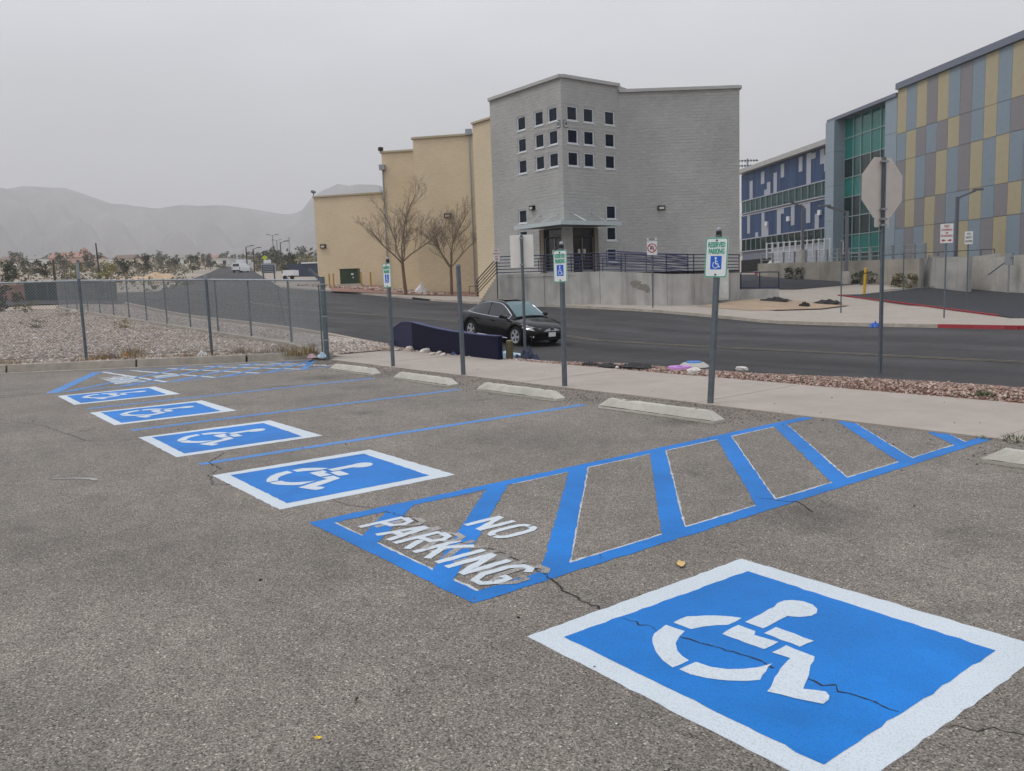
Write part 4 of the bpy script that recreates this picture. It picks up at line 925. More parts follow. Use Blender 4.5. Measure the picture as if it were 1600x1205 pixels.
for s in gs:
    p = P0+pe*s-pn*(REC-.05); mb = MB(); mb.box((p.x, p.y, (gz[0]+ZT-.3)/2), (.07, .12, ZT-.3-gz[0]), 0, gk); mb.build('mullion', MULL, pb, OP)
for z in gz[1:-1]:
    a, b = P0+pe*gs[0]-pn*(REC-.05), P0+pe*gs[-1]-pn*(REC-.05); mb = MB(); mb.beam((*a.xy, z), (*b.xy, z), .1, .07); mb.build('transom', MULL, pb, OP)
# blue wing beyond the tower
SB = .9; BLU = [M('panel_cobalt_%s' % n_, c, var=.06, rough=.55) for n_, c in (('a', (36, 62, 100)), ('b', (32, 56, 92)), ('c', (42, 68, 106)))]
PGR = M('panel_light_grey', (158, 162, 172), var=.04, rough=.6)
w0 = sC; W0 = P0-pn*SB
zz = lambda y: zs(sC, 1290.5, y)
ZB = dict(roof=zz(218), f0=zz(222), b1=zz(277.6), g0=zz(302.6), b2=zz(306.8), b3=zz(354), g1=zz(378), bot=zz(396))
mb = MB(); a, b = W0+pe*w0-pn*.08, W0+pe*sD-pn*.08; wall(mb, a, pe, sD-w0, -.5, ZB['f0'], (), .1, pn); mb.poly([(p.x, p.y) for p in (a, b, b-pn*20, a-pn*20)], ZB['f0']); mb.build('wall', STEEL, pb, OP)
mb = MB(); a, b = W0+pe*w0+pn*.25, W0+pe*sD+pn*.25; mb.beam((*a.xy, (ZB['roof']+ZB['f0'])/2+.1), (*b.xy, (ZB['roof']+ZB['f0'])/2+.1), .9, .5); mb.build('roof_fascia', CAPM, pb, OP)
NW = 32; dw = (sD-w0)/NW
for z0, z1 in ((ZB['b1'], ZB['f0']-.1), (ZB['b3'], ZB['b2'])):
    for k in range(NW):
        p = W0+pe*(w0+dw*(k+.5)); mb = MB(); mb.box((p.x, p.y, (z0+z1)/2), (dw-.015, .06, z1-z0), 0, gk); mb.build('blue_panel', random.choice(BLU), pb, OP)
s2px = lambda x: 1150+x/5.476; s2py = lambda y: 200+y/5.476
G1 = [(60, 85, 455, 620), (155, 183, 375, 480), (205, 233, 465, 580), (182, 205, 530, 585), (260, 288, 385, 565), (320, 348, 310, 425), (470, 500, 250, 375), (535, 572, 215, 480), (572, 610, 215, 265), (648, 683, 180, 310), (683, 718, 230, 370), (753, 778, 150, 420)]
G2 = [(40, 63, 745, 905), (108, 132, 895, 945), (160, 185, 725, 935), (185, 218, 830, 930), (290, 322, 690, 915), (322, 348, 680, 735), (407, 437, 660, 835), (500, 535, 645, 690), (535, 570, 630, 815), (608, 643, 735, 860), (752, 778, 580, 630)]
for L, lo, hi in ((G1, ZB['b1'], ZB['f0']-.1), (G2, ZB['b3'], ZB['b2'])):
    for x0, x1, y0, y1 in L:
        s0, s1 = sorted((sx_(s2px(x0)), sx_(s2px(x1)))); sm = (s0+s1)/2; pxm = s2px((x0+x1)/2)
        za, zb_ = max(lo, zs(sm, pxm, s2py(y1))), min(hi, zs(sm, pxm, s2py(y0))); s1 = min(s1, sD); s0 = max(s0, w0)
        p = W0+pe*((s0+s1)/2); mb = MB(); mb.box(Vector((p.x, p.y, (za+zb_)/2))+pn*.03, (s1-s0, .08, zb_-za), 0, gk); mb.build('grey_panel', PGR, pb, OP)
for x, y in ((391, 779), (208, 821), (655, 725)):
    s = sx_(s2px(x)); p = W0+pe*s+pn*.15; mb = MB(); mb.box((p.x, p.y, zs(s, s2px(x), s2py(y))), (.6, .2, .5), 0, gk); mb.build('wall_light', FRAME, pb, OP)
nwin = 16; dv = (sD-w0)/nwin
for z0, z1, tn in ((ZB['g0'], ZB['b1'], 1), (ZB['g1'], ZB['b3'], 2)):
    for k in range(nwin):
        p = W0+pe*(w0+dv*(k+.5))-pn*.03; mb = MB(); mb.box((p.x, p.y, (z0+z1)/2), (dv-.08, .04, z1-z0-.08), 0, gk)
        mb.build('window_pane', TG[1 if (tn == 1 and random.random() < .8) else 2], pb, OP)
        p = W0+pe*(w0+dv*k)+pn*.03; mb = MB(); mb.box((p.x, p.y, (z0+z1)/2), (.07, .12, z1-z0-.02), 0, gk); mb.build('mullion', MULL, pb, OP)
for z in (ZB['b1'], ZB['g0'], ZB['b2']-.02, ZB['b3'], ZB['g1']):
    a, b = W0+pe*w0+pn*.06, W0+pe*sD+pn*.06; mb = MB(); mb.beam((*a.xy, z), (*b.xy, z), .12, .12); mb.build('sill', PGR, pb, OP)
sE = sx_(1194)
nb_ = 9
for k in range(nb_):
    s = w0+(sE-w0)*(k+.5)/nb_; p = W0+pe*s; mb = MB(); mb.box(Vector((p.x, p.y, (ZB['bot']+ZB['g1'])/2-.4))+pn*.02, ((sE-w0)/nb_-.04, .06, ZB['g1']-ZB['bot']-.1+.8), 0, gk); mb.build('grey_panel', PGR, pb, OP)
p = W0+pe*((sE+sD)/2); mb = MB(); mb.box(Vector((p.x, p.y, 1.6))+pn*.01, (sD-sE, .1, 4.0), 0, gk); mb.build('recess_shade_sheet', M('recess_shade', (20, 20, 22)), pb, OP)  # flat dark sheet, its colour stands for the shade inside the open entry recess
# retaining wall, its railing and planting before the panel building
def rwp(px, off=7.): 
    Q = P0+pn*off; u = along(Q+Vector((0, 0, 2)), pe, px); p = Q+pe*u; return p
rt = thing('terrace_retaining_wall', 'long stained concrete terrace wall along the foot of the panel building', 'retaining wall', tuple(rwp(1320)))
rt.location.z = T(rt.location.x, rt.location.y)
cuts = [1186, 1214, 1245, 1278, 1310, 1345, 1390, 1440]
def seg_wall(pa, pb_, za, zb_, parent, mat, th=.3):
    mb = MB(); D = (pb_-pa); D.z = 0; D.normalize(); nr = Vector((-D.y, D.x, 0)); pa, pb_ = pa+D*.01, pb_-D*.01
    g0, g1 = T(pa.x, pa.y)-.3, T(pb_.x, pb_.y)-.3
    q = [pa-nr*th/2, pb_-nr*th/2, pb_+nr*th/2, pa+nr*th/2]
    mb.hexa([(q[0].x, q[0].y, g0), (q[1].x, q[1].y, g1), (q[2].x, q[2].y, g1), (q[3].x, q[3].y, g0)], [(q[0].x, q[0].y, za), (q[1].x, q[1].y, zb_), (q[2].x, q[2].y, zb_), (q[3].x, q[3].y, za)])
    mb.build('wall_panel', mat, parent, tuple(parent.location))
ztop = lambda px: zat(px, float(np.interp(px, [1186, 1300, 1440], [412, 408.5, 404])), rwp(px))
for a, b in zip(cuts, cuts[1:]): seg_wall(rwp(a), rwp(b), ztop(a), ztop(b), rt, RETAIN2)
rt2 = thing('stair_retaining_wall', 'plain concrete wall by the outdoor steps below the blue and tan panels', 'retaining wall', tuple(rwp(1520, 6.2))); rt2.location.z = T(rt2.location.x, rt2.location.y)
c2 = [1437, 1465, 1500, 1516]
for a, b in zip(c2, c2[1:]): seg_wall(rwp(a, 6.2), rwp(b, 6.2), zat(a, 403, rwp(a, 6.2)), zat(b, 401, rwp(b, 6.2)), rt2, RETAIN)
c2 = [1518, 1560, 1620, 1700]
for a, b in zip(c2, c2[1:]): seg_wall(rwp(a, 4.6), rwp(b, 4.6), zat(a, 402, rwp(a, 4.6)), zat(b, 396 if b < 1650 else 390, rwp(b, 4.6)), rt2, CONC_G)
tr = thing('terrace_railing', 'railing of stubby pale posts and thin rails on the terrace wall', 'railing', tuple(rwp(1300))); tr.location.z = 2.6
pp = [rwp(p, 6.8) for p in range(1190, 1446, 17)]; pz = [ztop(p) for p in range(1190, 1446, 17)]
for p, z in zip(pp, pz):
    mb = MB(); mb.box((p.x, p.y, z+.5), (.2, .12, 1.0), 0, gk); mb.build('post', GALV, tr, tuple(tr.location))
for h in (.3, .62, .95):
    mb = MB(); mb.path([Vector((p.x, p.y, z+h)) for p, z in zip(pp, pz)], .025); mb.build('rail', GALV, tr, tuple(tr.location))
ur = thing('upper_walk_railing', 'row of white posts with panels along the upper walk before the blue wing', 'railing', tuple(rwp(1250, 3)));
for px in range(1198, 1300, 9):
    p = rwp(px, 2.5); z = zat(px, 398-(px-1198)*.05, p); mb = MB(); mb.box((p.x, p.y, z+.4), (.16, .1, 1.7), 0, gk); mb.build('post', FRAME, ur, tuple(ur.location))
for h in (0.2, 1.15):
    mb = MB(); a, b = rwp(1198, 2.5), rwp(1298, 2.5); mb.path([(a.x, a.y, zat(1198, 398, a)+h), (b.x, b.y, zat(1298, 393, b)+h)], .03); mb.build('rail', FRAME, ur, tuple(ur.location))
hr = thing('step_handrail', 'pale sloping handrail at the outdoor steps on the far right', 'handrail', tuple(rwp(1560, 5.2)))
a, b = rwp(1545, 5.4), rwp(1577, 5.4); a.z, b.z = zat(1545, 429, a), zat(1577, 405, b); mb = MB(); mb.path([a, b, b+(b-a).normalized()*.3], .05); mb.tube((b.x, b.y, b.z), (b.x, b.y, T(b.x, b.y)), .05); mb.box((b.x, b.y, b.z), (.4, .2, .7)); mb.build('rail', GALV, hr, tuple(hr.location))
# ---------------------------------------------------------------- wheel stops
def wheel_stop_mesh():
    mb = MB(); L, w, wt, h = 1.86, .19, .10, .125; e = .14
    b = [(-L/2, -w/2, 0), (L/2, -w/2, 0), (L/2, w/2, 0), (-L/2, w/2, 0)]; m = [(x, y, .035) for x, y, z in b]
    t = [(-L/2+e, -wt/2, h), (L/2-e, -wt/2, h), (L/2-e, wt/2, h), (-L/2+e, wt/2, h)]
    for k in range(4):
        mb.face([b[k], b[(k+1) % 4], m[(k+1) % 4], m[k]])
    n = 24
    for k in range(4):
        A, B, C_, D_ = [Vector(q) for q in (m[k], m[(k+1) % 4], t[(k+1) % 4], t[k])]
        nn = n if k % 2 == 0 else 2
        for i in range(nn): mb.face([A.lerp(B, i/nn), A.lerp(B, (i+1)/nn), D_.lerp(C_, (i+1)/nn), D_.lerp(C_, i/nn)])
    for i in range(n):
        A, B, C_, D_ = [Vector(q) for q in t]
        mb.face([A.lerp(B, i/n), A.lerp(B, (i+1)/n), D_.lerp(C_, (i+1)/n), D_.lerp(C_, i/n)])
    return mb
ws_ = [(-14.62, 'farthest concrete wheel stop, beside the far striped aisle'), (-11.97, 'concrete wheel stop before the bare signless post'), (-9.38, 'concrete wheel stop before the middle reserved parking sign'), (-6.69, 'stained concrete wheel stop before the leaning reserved parking sign'), (-2.06, 'concrete wheel stop at the right edge, past the near striped aisle')]
for k, (x, lab) in enumerate(ws_):
    mb = wheel_stop_mesh(); o = mb.build('wheel_stop', STOPC, merge=True, **tagp(lab, 'wheel stop', 'wheel stops along the sidewalk'))
    for v in o.data.vertices:
        v.co += Vector((random.gauss(0, .002), random.gauss(0, .002), random.gauss(0, .002) if v.co.z > .01 else 0))
    bm = bmesh.new(); bm.from_mesh(o.data); ed = [e for e in bm.edges if e.calc_face_angle(0) > .3]
    bmesh.ops.bevel(bm, geom=ed, offset=.012, segments=2, affect='EDGES'); bm.to_mesh(o.data); bm.free()
    o.location = (x, 7.20+random.uniform(-.02, .02), .002); o.rotation_euler = (0, 0, random.uniform(-.012, .012))
    if x == -6.69:
        mb = MB(); mb.poly(wob([(-.52, -.03), (-.47, -.03), (-.44, .03), (-.48, .03)], .02, .006), .1265); mb.build('tyre_scuff', STAIN, o)
    for sx0 in (-.6, .6):
        mb = MB(); mb.tube((sx0, 0, .12), (sx0, 0, .128), .014, n=8); mb.build('anchor_pin', DARKB, o)
# ---------------------------------------------------------------- signs
def rrect(w, h, r, n=4):
    P = []
    for cx, cy, a0 in ((w/2-r, h/2-r, 0), (-w/2+r, h/2-r, pi/2), (-w/2+r, -h/2+r, pi), (w/2-r, -h/2+r, 1.5*pi)):
        for k in range(n+1): a = a0+pi/2*k/n; P.append((cx+r*cos(a), cy+r*sin(a)))
    return P
def plate(mb, P, y, th, m=0): mb.hexa([(x, y, z) for x, z in P], [(x, y+th, z) for x, z in P], m)
def flat(mb, P, y, m=0):
    tr = tessellate_polygon([[Vector((a, b, 0)) for a, b in P]])
    for t in tr:
        q = [(P[k][0], y, P[k][1]) for k in t]
        n = (Vector(q[1])-Vector(q[0])).cross(Vector(q[2])-Vector(q[0]))
        if n.y > 0: q.reverse()
        mb.face(q, m)
def ring(mb, A, B, y, m=0):
    n = len(A)
    for k in range(n):
        q = [A[k], A[(k+1) % n], B[(k+1) % n], B[k]]; q = [(a, y, b) for a, b in q]
        nn = (Vector(q[1])-Vector(q[0])).cross(Vector(q[2])-Vector(q[0]))
        if nn.y > 0: q.reverse()
        mb.face(q, m)
def shift(P, cz, cx=0): return [(a+cx, b+cz) for a, b in P]
def circ(r, n=20, cx=0, cz=0): return [(cx+r*cos(2*pi*k/n), cz+r*sin(2*pi*k/n)) for k in range(n)]
def strokes(pts, w):
    out = []
    for a, b in zip(pts, pts[1:]):
        a, b = Vector(a), Vector(b); d = (b-a).normalized(); nn = Vector((-d.y, d.x))*w/2; e = d*w*.2
        out.append([tuple(a-nn-e), tuple(b-nn+e), tuple(b+nn+e), tuple(a+nn-e)])
    return out
def access_symbol(mb, s, cz, y, m=0):
    f = lambda a, b: (a*s, b*s+cz)
    flat(mb, circ(.085*s, 14, -.03*s, .36*s+cz), y, m)
    for q in strokes([f(-.03, .26), f(-.02, -.06), f(.17, -.06), f(.26, -.30), f(.34, -.27)], .075*s): flat(mb, q, y, m)
    for q in strokes([f(-.02, .12), f(.14, .12)], .06*s): flat(mb, q, y, m)
    arc = [f(-.03+.23*cos(a), -.14+.23*sin(a)) for a in np.linspace(radians(120), radians(345), 14)]
    for q in strokes(arc, .06*s): flat(mb, q, y, m)
def lettering(parent, txt, size, mat, x, y, z, sx=1., bold=0.):
    l = link('lettering', text_mesh(txt, size, mat, sx=sx, bold=bold), parent); l.location = (x, y, z); return l
def channel_post(parent, h, mat=POST, w=.06, name='post', z0=-.25):
    mb = MB(); mb.box((0, 0, (h+z0)/2), (w, .02, h-z0)); mb.box((-w/2+.004, .018, (h+z0)/2), (.008, .034, h-z0)); mb.box((w/2-.004, .018, (h+z0)/2), (.008, .034, h-z0))
    for k in range(int(h/.1)): mb.tube((0, -.0105, .1+k*.1), (0, -.013, .1+k*.1), .006, n=6, m=1)
    return mb.build(name, [mat, DARKB], parent)
def reserved_sign(loc, rot, label, top=2.10, w=.305, hgt=.485):
    t = thing('reserved_parking_sign', label, 'parking sign', loc, rot=rot, group='reserved parking signs along the sidewalk')
    mb = MB(); mb.box((0, 0, (top+.02-.2)/2), (.058, .058, top+.02+.2)); mb.build('post', POST, t)
    mb = MB(); mb.box((0, 0, top+.045), (.05, .05, .05), 1); mb.ball((0, 0, top+.085), .034, 0, 10, 6); mb.build('post_cap', [GALV, DARKB], t)
    zc = top-hgt/2-.01; mb = MB(); plate(mb, shift(rrect(w, hgt, .032), zc), -.036, .004); s = mb.build('sign_plate', SIGNW, t)
    mb = MB(); ring(mb, shift(rrect(w-.004, hgt-.004, .031), zc), shift(rrect(w-.03, hgt-.03, .024), zc), -.0372); mb.build('green_border', SIGNG, s)
    lettering(s, 'RESERVED', .088, SIGNG, 0, -.0385, zc+hgt*.315, .60, .0022); lettering(s, 'PARKING', .088, SIGNG, 0, -.0385, zc+hgt*.15, .60, .0022)
    mb = MB(); flat(mb, shift(rrect(.155, .165, .008), zc-hgt*.13), -.0372); q = mb.build('blue_square', SIGNB, s)
    mb = MB(); access_symbol(mb, .165, zc-hgt*.13-.004, -.0384); mb.build('wheelchair_symbol', SIGNW, s)
    for dz in (hgt*.43, -hgt*.43):
        mb = MB(); mb.tube((0, -.036, zc+dz), (0, -.046, zc+dz), .011, n=8); mb.build('bolt', DARKB, t)
    return t
reserved_sign((-14.93, 8.24, 0), (0, 0, .03), 'farthest reserved parking sign on its post, small against the beige wall', 2.12)
reserved_sign((-9.57, 8.26, 0), (0, .004, .02), 'middle reserved parking sign on an upright post beside the black car', 2.10)
ld = Vector((RH.x, RH.y, 0)); lean = Matrix.Rotation(.052, 3, FH).to_euler()
q = (Matrix.Rotation(.055, 3, FH) @ Matrix.Rotation(.16, 3, 'Z')).to_euler()
reserved_sign((-6.73, 8.24, 0), q, 'nearest reserved parking sign on a post leaning to the right', 2.10, .31, .49)
t = thing('bare_post', 'bare square steel post without a sign between two reserved parking signs', 'post', (-12.28, 8.2, 0), rot=(0, -.012, 0))
mb = MB(); mb.box((0, 0, .88), (.06, .06, 2.16)); mb.build('post', POST, t); mb = MB(); mb.box((0, 0, 1.975), (.056, .056, .03)); mb.build('post_cap', GALV, t)
# stop sign seen from behind
P = hit(1375, 584); zt, zb_ = zat(1368, 247, P), zat(1368, 341, P); S = (zt-zb_); zc = (zt+zb_)/2-P.z
t = thing('stop_sign', 'back of a large octagonal stop sign on a tall post in the red gravel', 'stop sign', tuple(P), rot=(0, 0, radians(80)))
mb = MB(); mb.box((0, 0, (zt-P.z-.1)/2), (.075, .05, zt-P.z+.1)); mb.box((0, -.028, (zt-P.z)/2), (.03, .012, zt-P.z-.2)); mb.build('post', POST, t)
R8 = S/2/cos(pi/8); O8 = [(R8*cos(pi/8+k*pi/4), R8*sin(pi/8+k*pi/4)+zc) for k in range(8)]
mb = MB(); plate(mb, O8, .034, .004); op = mb.build('octagon_plate', SIGNBACK, t); mb = MB(); plate(mb, [(a*.985, (b-zc)*.985+zc) for a, b in O8], .0385, .001); mb.build('red_face', SIGNR, op)
mb = MB(); plate(mb, shift(rrect(.46, .2, .04), zc-S/2-.10), .034, .004); mb.build('small_plate', SIGNBACK, t)
for z in (zc-S*.36, zc-S/2-.03, zc-S/2-.16, zc+S*.43):
    mb = MB(); mb.box((0, -.005, z), (.15 if z < zc else .18, .085, .045)); mb.build('bracket', GALV, t)
# blank sign back by the street
P = hit(821, 562); t = thing('street_sign', 'back of a tall blank rectangular street sign on a round post near the blue wall', 'street sign', tuple(P), rz=radians(52))
f_ = (P.x*FH.x+P.y*FH.y); h1 = zat(813, 369, P)-P.z
mb = MB(); mb.tube((0, 0, -.3), (0, 0, h1), .042, n=12); mb.ball((0, 0, h1), .045); mb.build('post', GALV_D, t)
z0, z1 = zat(813, 418, P)-P.z, zat(813, 367, P)-P.z; w_ = 36*f_/FPX
mb = MB(); plate(mb, shift(rrect(w_, z1-z0, .02), (z0+z1)/2), .05, .004); mb.build('sign_plate', M('pale_sign_back', (236, 232, 224), rough=.5, var=.05), t)
for z in (z0+.08, z1-.1):
    mb = MB(); mb.box((0, .005, z), (.13, .1, .04)); mb.build('bracket', GALV, t)
# no U-turn sign across the street
P = at(1020, 483, 45.0); t = thing('no_u_turn_sign', 'white no U-turn sign with a small BEGIN plate, on a post across the street', 'traffic sign', tuple(P), rz=YAW-.1)
zz_ = lambda y: zat(1019.5, y, P)-P.z
mb = MB(); mb.tube((0, 0, -.2), (0, 0, zz_(371)), .035, n=10); mb.build('post', GALV_D, t)
w_ = 15.5*45/FPX; c = (zz_(377)+zz_(398.5))/2; hh = zz_(377)-zz_(398.5)
mb = MB(); plate(mb, shift(rrect(w_, hh, .03), c), -.045, .004); sp = mb.build('sign_plate', SIGNW, t)
mb = MB(); r1 = w_*.46; ring(mb, circ(r1, 28, 0, c), circ(r1*.80, 28, 0, c), -.049)
for q_ in strokes([(-r1*.62, c+r1*.62), (r1*.62, c-r1*.62)], r1*.17): flat(mb, q_, -.0495)
mb.build('red_ring', SIGNR, sp)
mb = MB(); ua = [(r1*.26, c-r1*.48), (r1*.26, c+r1*.12)]+[(r1*.26*cos(a), c+r1*.12+r1*.26*sin(a)) for a in np.linspace(.2, pi, 8)]+[(-r1*.26, c-r1*.05)]
for q_ in strokes(ua, r1*.17): flat(mb, q_, -.0482)
flat(mb, [(-r1*.5, c-r1*.02), (-r1*.02, c-r1*.02), (-r1*.26, c-r1*.45)], -.0482); mb.build('u_turn_arrow', SIGNK, sp)
c2_ = (zz_(371.8)+zz_(375.8))/2; mb = MB(); plate(mb, shift(rrect(w_*.92, zz_(371.8)-zz_(375.8), .015), c2_), -.045, .004); sp2 = mb.build('upper_plate', SIGNW, t)
lettering(sp2, 'BEGIN', .13, SIGNK, 0, -.049, c2_, .95, .004)
# the smaller signs
def small_sign(px, yb, f, x0, x1, y0, y1, label, lines_, post=GALV_D, rzo=0., pr=.032, dz=.13):
    P = at(px, yb, f); t = thing('small_street_sign', label, 'sign', tuple(P), rz=YAW+rzo); w = (x1-x0)*f/FPX/max(.3, cos(rzo)); xm = (x0+x1)/2
    a, b = zat(xm, y0, P)-P.z, zat(xm, y1, P)-P.z
    mb = MB(); mb.tube((0, 0, -.3), (0, 0, a), pr, n=8); mb.build('post', post, t)
    mb = MB(); plate(mb, shift(rrect(w, a-b, .02), (a+b)/2), -.045, .004); sp = mb.build('sign_plate', SIGNW, t)
    for txt, fz, sz, mat in lines_: lettering(sp, txt, sz*(a-b), mat, 0, -.0495, b+(a-b)*fz, .8, .003)
    return t, sp, w, a, b
t_, sp, w, a, b = small_sign(1475, 497, 35.5, 1468.5, 1486, 350, 380, 'tall white sign with red lettering and arrows on a post by the red kerb', [('NO', .87, .2, SIGNR), ('STOPPING', .68, .14, SIGNR), ('OR', .52, .13, SIGNR), ('STANDING', .37, .14, SIGNR)], rzo=-.25)
mb = MB(); hz = b+(a-b)*.14; u = w*.08
for sg in (-1, 1): flat(mb, [(sg*w*.42, hz), (sg*w*.24, hz+u*1.6), (sg*w*.24, hz+u*.6), (sg*w*.08, hz+u*.6), (sg*w*.08, hz-u*.6), (sg*w*.24, hz-u*.6), (sg*w*.24, hz-u*1.6)], -.0495)
mb.build('arrows', SIGNR, sp)
small_sign(1510.5, 459, 44, 1502, 1513, 362, 382, 'small white sign with dark lettering on a greenish post in the driveway', [('DO', .8, .2, SIGNK), ('NOT', .52, .24, SIGNK), ('ENTER', .22, .2, SIGNK)], rzo=-.25)
small_sign(778, 467, 49.0, 771, 780.5, 389, 408, 'narrow red and white sign on a thin post at the foot of the concrete steps', [('NO', .84, .22, SIGNR), ('PARKING', .6, .17, SIGNR), ('ANY', .36, .17, SIGNR), ('TIME', .14, .17, SIGNR)], post=BROWNR, rzo=.2)
P = at(1314, 479, 39.0); t = thing('edge_on_sign', 'narrow sign seen edge-on atop a thin blue-grey post by the dirt bed', 'sign', tuple(P), rz=YAW+1.35)
h1 = zat(1312, 377, P)-P.z; mb = MB(); mb.tube((0, 0, -.3), (0, 0, h1), .032, n=8); mb.build('post', GALV_D, t); mb = MB(); plate(mb, shift(rrect(.38, .62, .03), h1-.33), -.045, .004); mb.build('sign_plate', SIGNBACK, t)
mb = MB(); mb.box((0, 0, h1+.02), (.1, .1, .06)); mb.build('post_cap', GALV, t)
# bollards and lamp posts by the driveway
P = hit(1350, 463); P.z += .1; mb = MB(); h1 = zat(1352, 419.5, P)-P.z
t = thing('yellow_bollard', 'tall yellow painted bollard at the driveway edge behind the stop sign post', 'bollard', tuple(P), rot=(0, .05, 0)); mb.tube((0, 0, -.2), (0, 0, h1), .085, n=12); mb.ball((0, 0, h1), .085, sc=(1, 1, .4)); mb.build('steel_tube', YELP, t)
mb = MB(); mb.tube((0, 0, h1*.80), (0, 0, h1*.84), .0865, n=12); mb.build('dark_band', DARKB, t)
P = hit(1552, 449); P.z += .1; h1 = zat(1555, 406, P)-P.z
t = thing('black_post', 'leaning black post on the driveway kerb at the far right', 'post', tuple(P), rot=(.02, .06, YAW)); mb = MB(); mb.box((0, 0, h1/2-.1), (.14, .1, h1+.2)); mb.build('shaft', BLACKM, t); mb = MB(); mb.box((0, 0, h1), (.16, .12, .05)); mb.build('post_cap', DARKB, t)
LPM = M('lamp_post_grey', (104, 108, 116), rough=.5, var=.06)
def lamp_post(px, yb, yt, f, arm, label, base=True):
    P = at(px, yb, f); t = thing('lamp_post', label, 'lamp post', (P.x, P.y, P.z), rz=YAW, group='lamp posts in front of the panel building'); h = zat(px, yt, P)-P.z; w = .11*f/60+.03
    mb = MB(); mb.box((0, 0, (h+.7)/2), (.2, .2, h-.7)); mb.build('pole', LPM, t)
    mb = MB(); mb.tube((0, 0, -.4), (0, 0, .75), .36, n=16); mb.build('concrete_base', CONC_G, t)
    mb = MB(); mb.beam((0, 0, h-.1), (arm, -.2, h+.35), .12, .14); mb.build('arm', LPM, t)
    mb = MB(); mb.box((arm*1.15, -.22, h+.42), (abs(arm)*.55, .34, .12)); mb.build('lamp_head', LPM, t)
lamp_post(1322, 440, 330, 61, -1.5, 'grey lamp post before the green glass tower, arm to the left')
lamp_post(1492, 434, 308, 57, 1.1, 'grey lamp post before the tan and blue panels, arm to the right')
lamp_post(1254, 404, 322, 72, -1.1, 'farthest grey lamp post before the blue wing, seen against cobalt panels')
# pipe fence in front of the terrace wall
fpx = [1376, 1411, 1464, 1490, 1531, 1552]; t = thing('pipe_fence', 'tall thin pipe fence with sparse posts along the driveway walk', 'fence', tuple(hit(1464, 456)))
pts = []
for p in fpx:
    g = hit(p, 459.5-(p-1376)*.075); g.z += .1; pts.append((g, zat(p, 399-(p-1376)*.055, g)))
for g, z in pts:
    mb = MB(); mb.tube((g.x, g.y, g.z-.1), (g.x, g.y, z), .035, n=8); mb.build('post', GALV_D, t, tuple(t.location))
mb = MB(); mb.path([(g.x, g.y, z) for g, z in pts], .028); mb.build('rail', GALV_D, t, tuple(t.location))
mb = MB(); mb.path([(g.x, g.y, g.z+.12) for g, z in pts], .03); mb.build('rail', GALV, t, tuple(t.location))
g, z = pts[1]; mb = MB(); mb.tube((g.x+.9, g.y+.4, g.z), (g.x+1.3, g.y+.7, z-.1), .03, n=8); mb.build('bent_post', GALV_D, t, tuple(t.location))
# ---------------------------------------------------------------- chain-link fence
WIRE = M('chain_link_wire', (146, 150, 150), rough=.5, metal=.4)
def wires(pa, pb_, h, off=.03, pitch=.07, r=.0034):
    mb = MB(); pa, pb_ = Vector(pa), Vector(pb_); L = (pb_-pa).length; d = (pb_-pa)/L
    n = int((L+h)/pitch)
    for k in range(n):
        s = -h+k*pitch
        for sg in (1, -1):
            u0, v0, u1, v1 = (s, 0, s+h, h) if sg > 0 else (s+h, 0, s, h)
            (ua, va), (ub, vb) = ((u0, v0), (u1, v1)) if u0 < u1 else ((u1, v1), (u0, v0))
            ca, cb = max(ua, 0), min(ub, L)
            if cb-ca < .01: continue
            g = lambda u: va+(vb-va)*(u-ua)/(ub-ua)
            A = pa+d*ca+Vector((0, 0, off+g(ca))); B = pa+d*cb+Vector((0, 0, off+g(cb))); mb.tube(A, B, r, n=3)
    return mb
def fence(t, pts, H_, post_r=.03, wr=.0034):
    org = tuple(t.location)
    for (a, ha), (b, hb) in zip(zip(pts, H_), zip(pts[1:], H_[1:])):
        wires(a, b, min(ha, hb)-.04, r=wr).build('chain_link_mesh', WIRE, t, org, kind='stuff')
        mb = MB(); mb.tube(a+Vector((0, 0, ha)), b+Vector((0, 0, hb)), .022, n=8); mb.build('top_rail', GALV, t, org)
        mb = MB(); mb.tube(a+Vector((0, 0, .05)), b+Vector((0, 0, .05)), .004, n=4); mb.build('tension_wire', GALV_D, t, org)
    for i, (p, h) in enumerate(zip(pts, H_)):
        mb = MB(); mb.tube(p-Vector((0, 0, .3)), p+Vector((0, 0, h+.03)), post_r, n=10); mb.ball(p+Vector((0, 0, h+.03)), post_r*1.2); mb.build('post', GALV_D, t, org)
C0 = gp(511, 556, .10); C1 = gp(331, 552, .19); C2 = gp(135, 560, .20); C3 = C2*2-C1; C4 = C3*2-C2
C0.z = .1
h0, h1, h2 = [zat(px, y, c)-c.z for px, y, c in ((509, 438, C0), (327, 437, C1), (126, 439, C2))]
t = thing('chain_link_fence', 'near galvanised chain-link fence along the far kerb of the lot', 'chain-link fence', tuple(C0))
fence(t, [C0, C1, C2, C3, C4], [h0, h1, h2, h2, h2], .034)
org = tuple(C0); mb = MB(); e = C0+Vector((0, 0, h0)); d_ = -RH*.30+Vector((0, 0, .26)); mb.beam(e-Vector((0, 0, .02)), e+d_, .07, .07); mb.build('angled_arm', GALV_D, t, org)
mb = MB(); mb.tube(C0-Vector((0, 0, .3)), C0+Vector((0, 0, h0+.08)), .055, n=12); mb.tube(C0+RH*-.1-Vector((0, 0, .1)), C0+RH*-.1+Vector((0, 0, h0-.1)), .016, n=6); mb.build('corner_post', GALV_D, t, org)
for z in (.35, .9, 1.5, h0-.1):
    mb = MB(); mb.tube(C0+Vector((0, 0, z)), C0+Vector((0, 0, z+.03)), .062, n=12); mb.build('band', GALV, t, org)
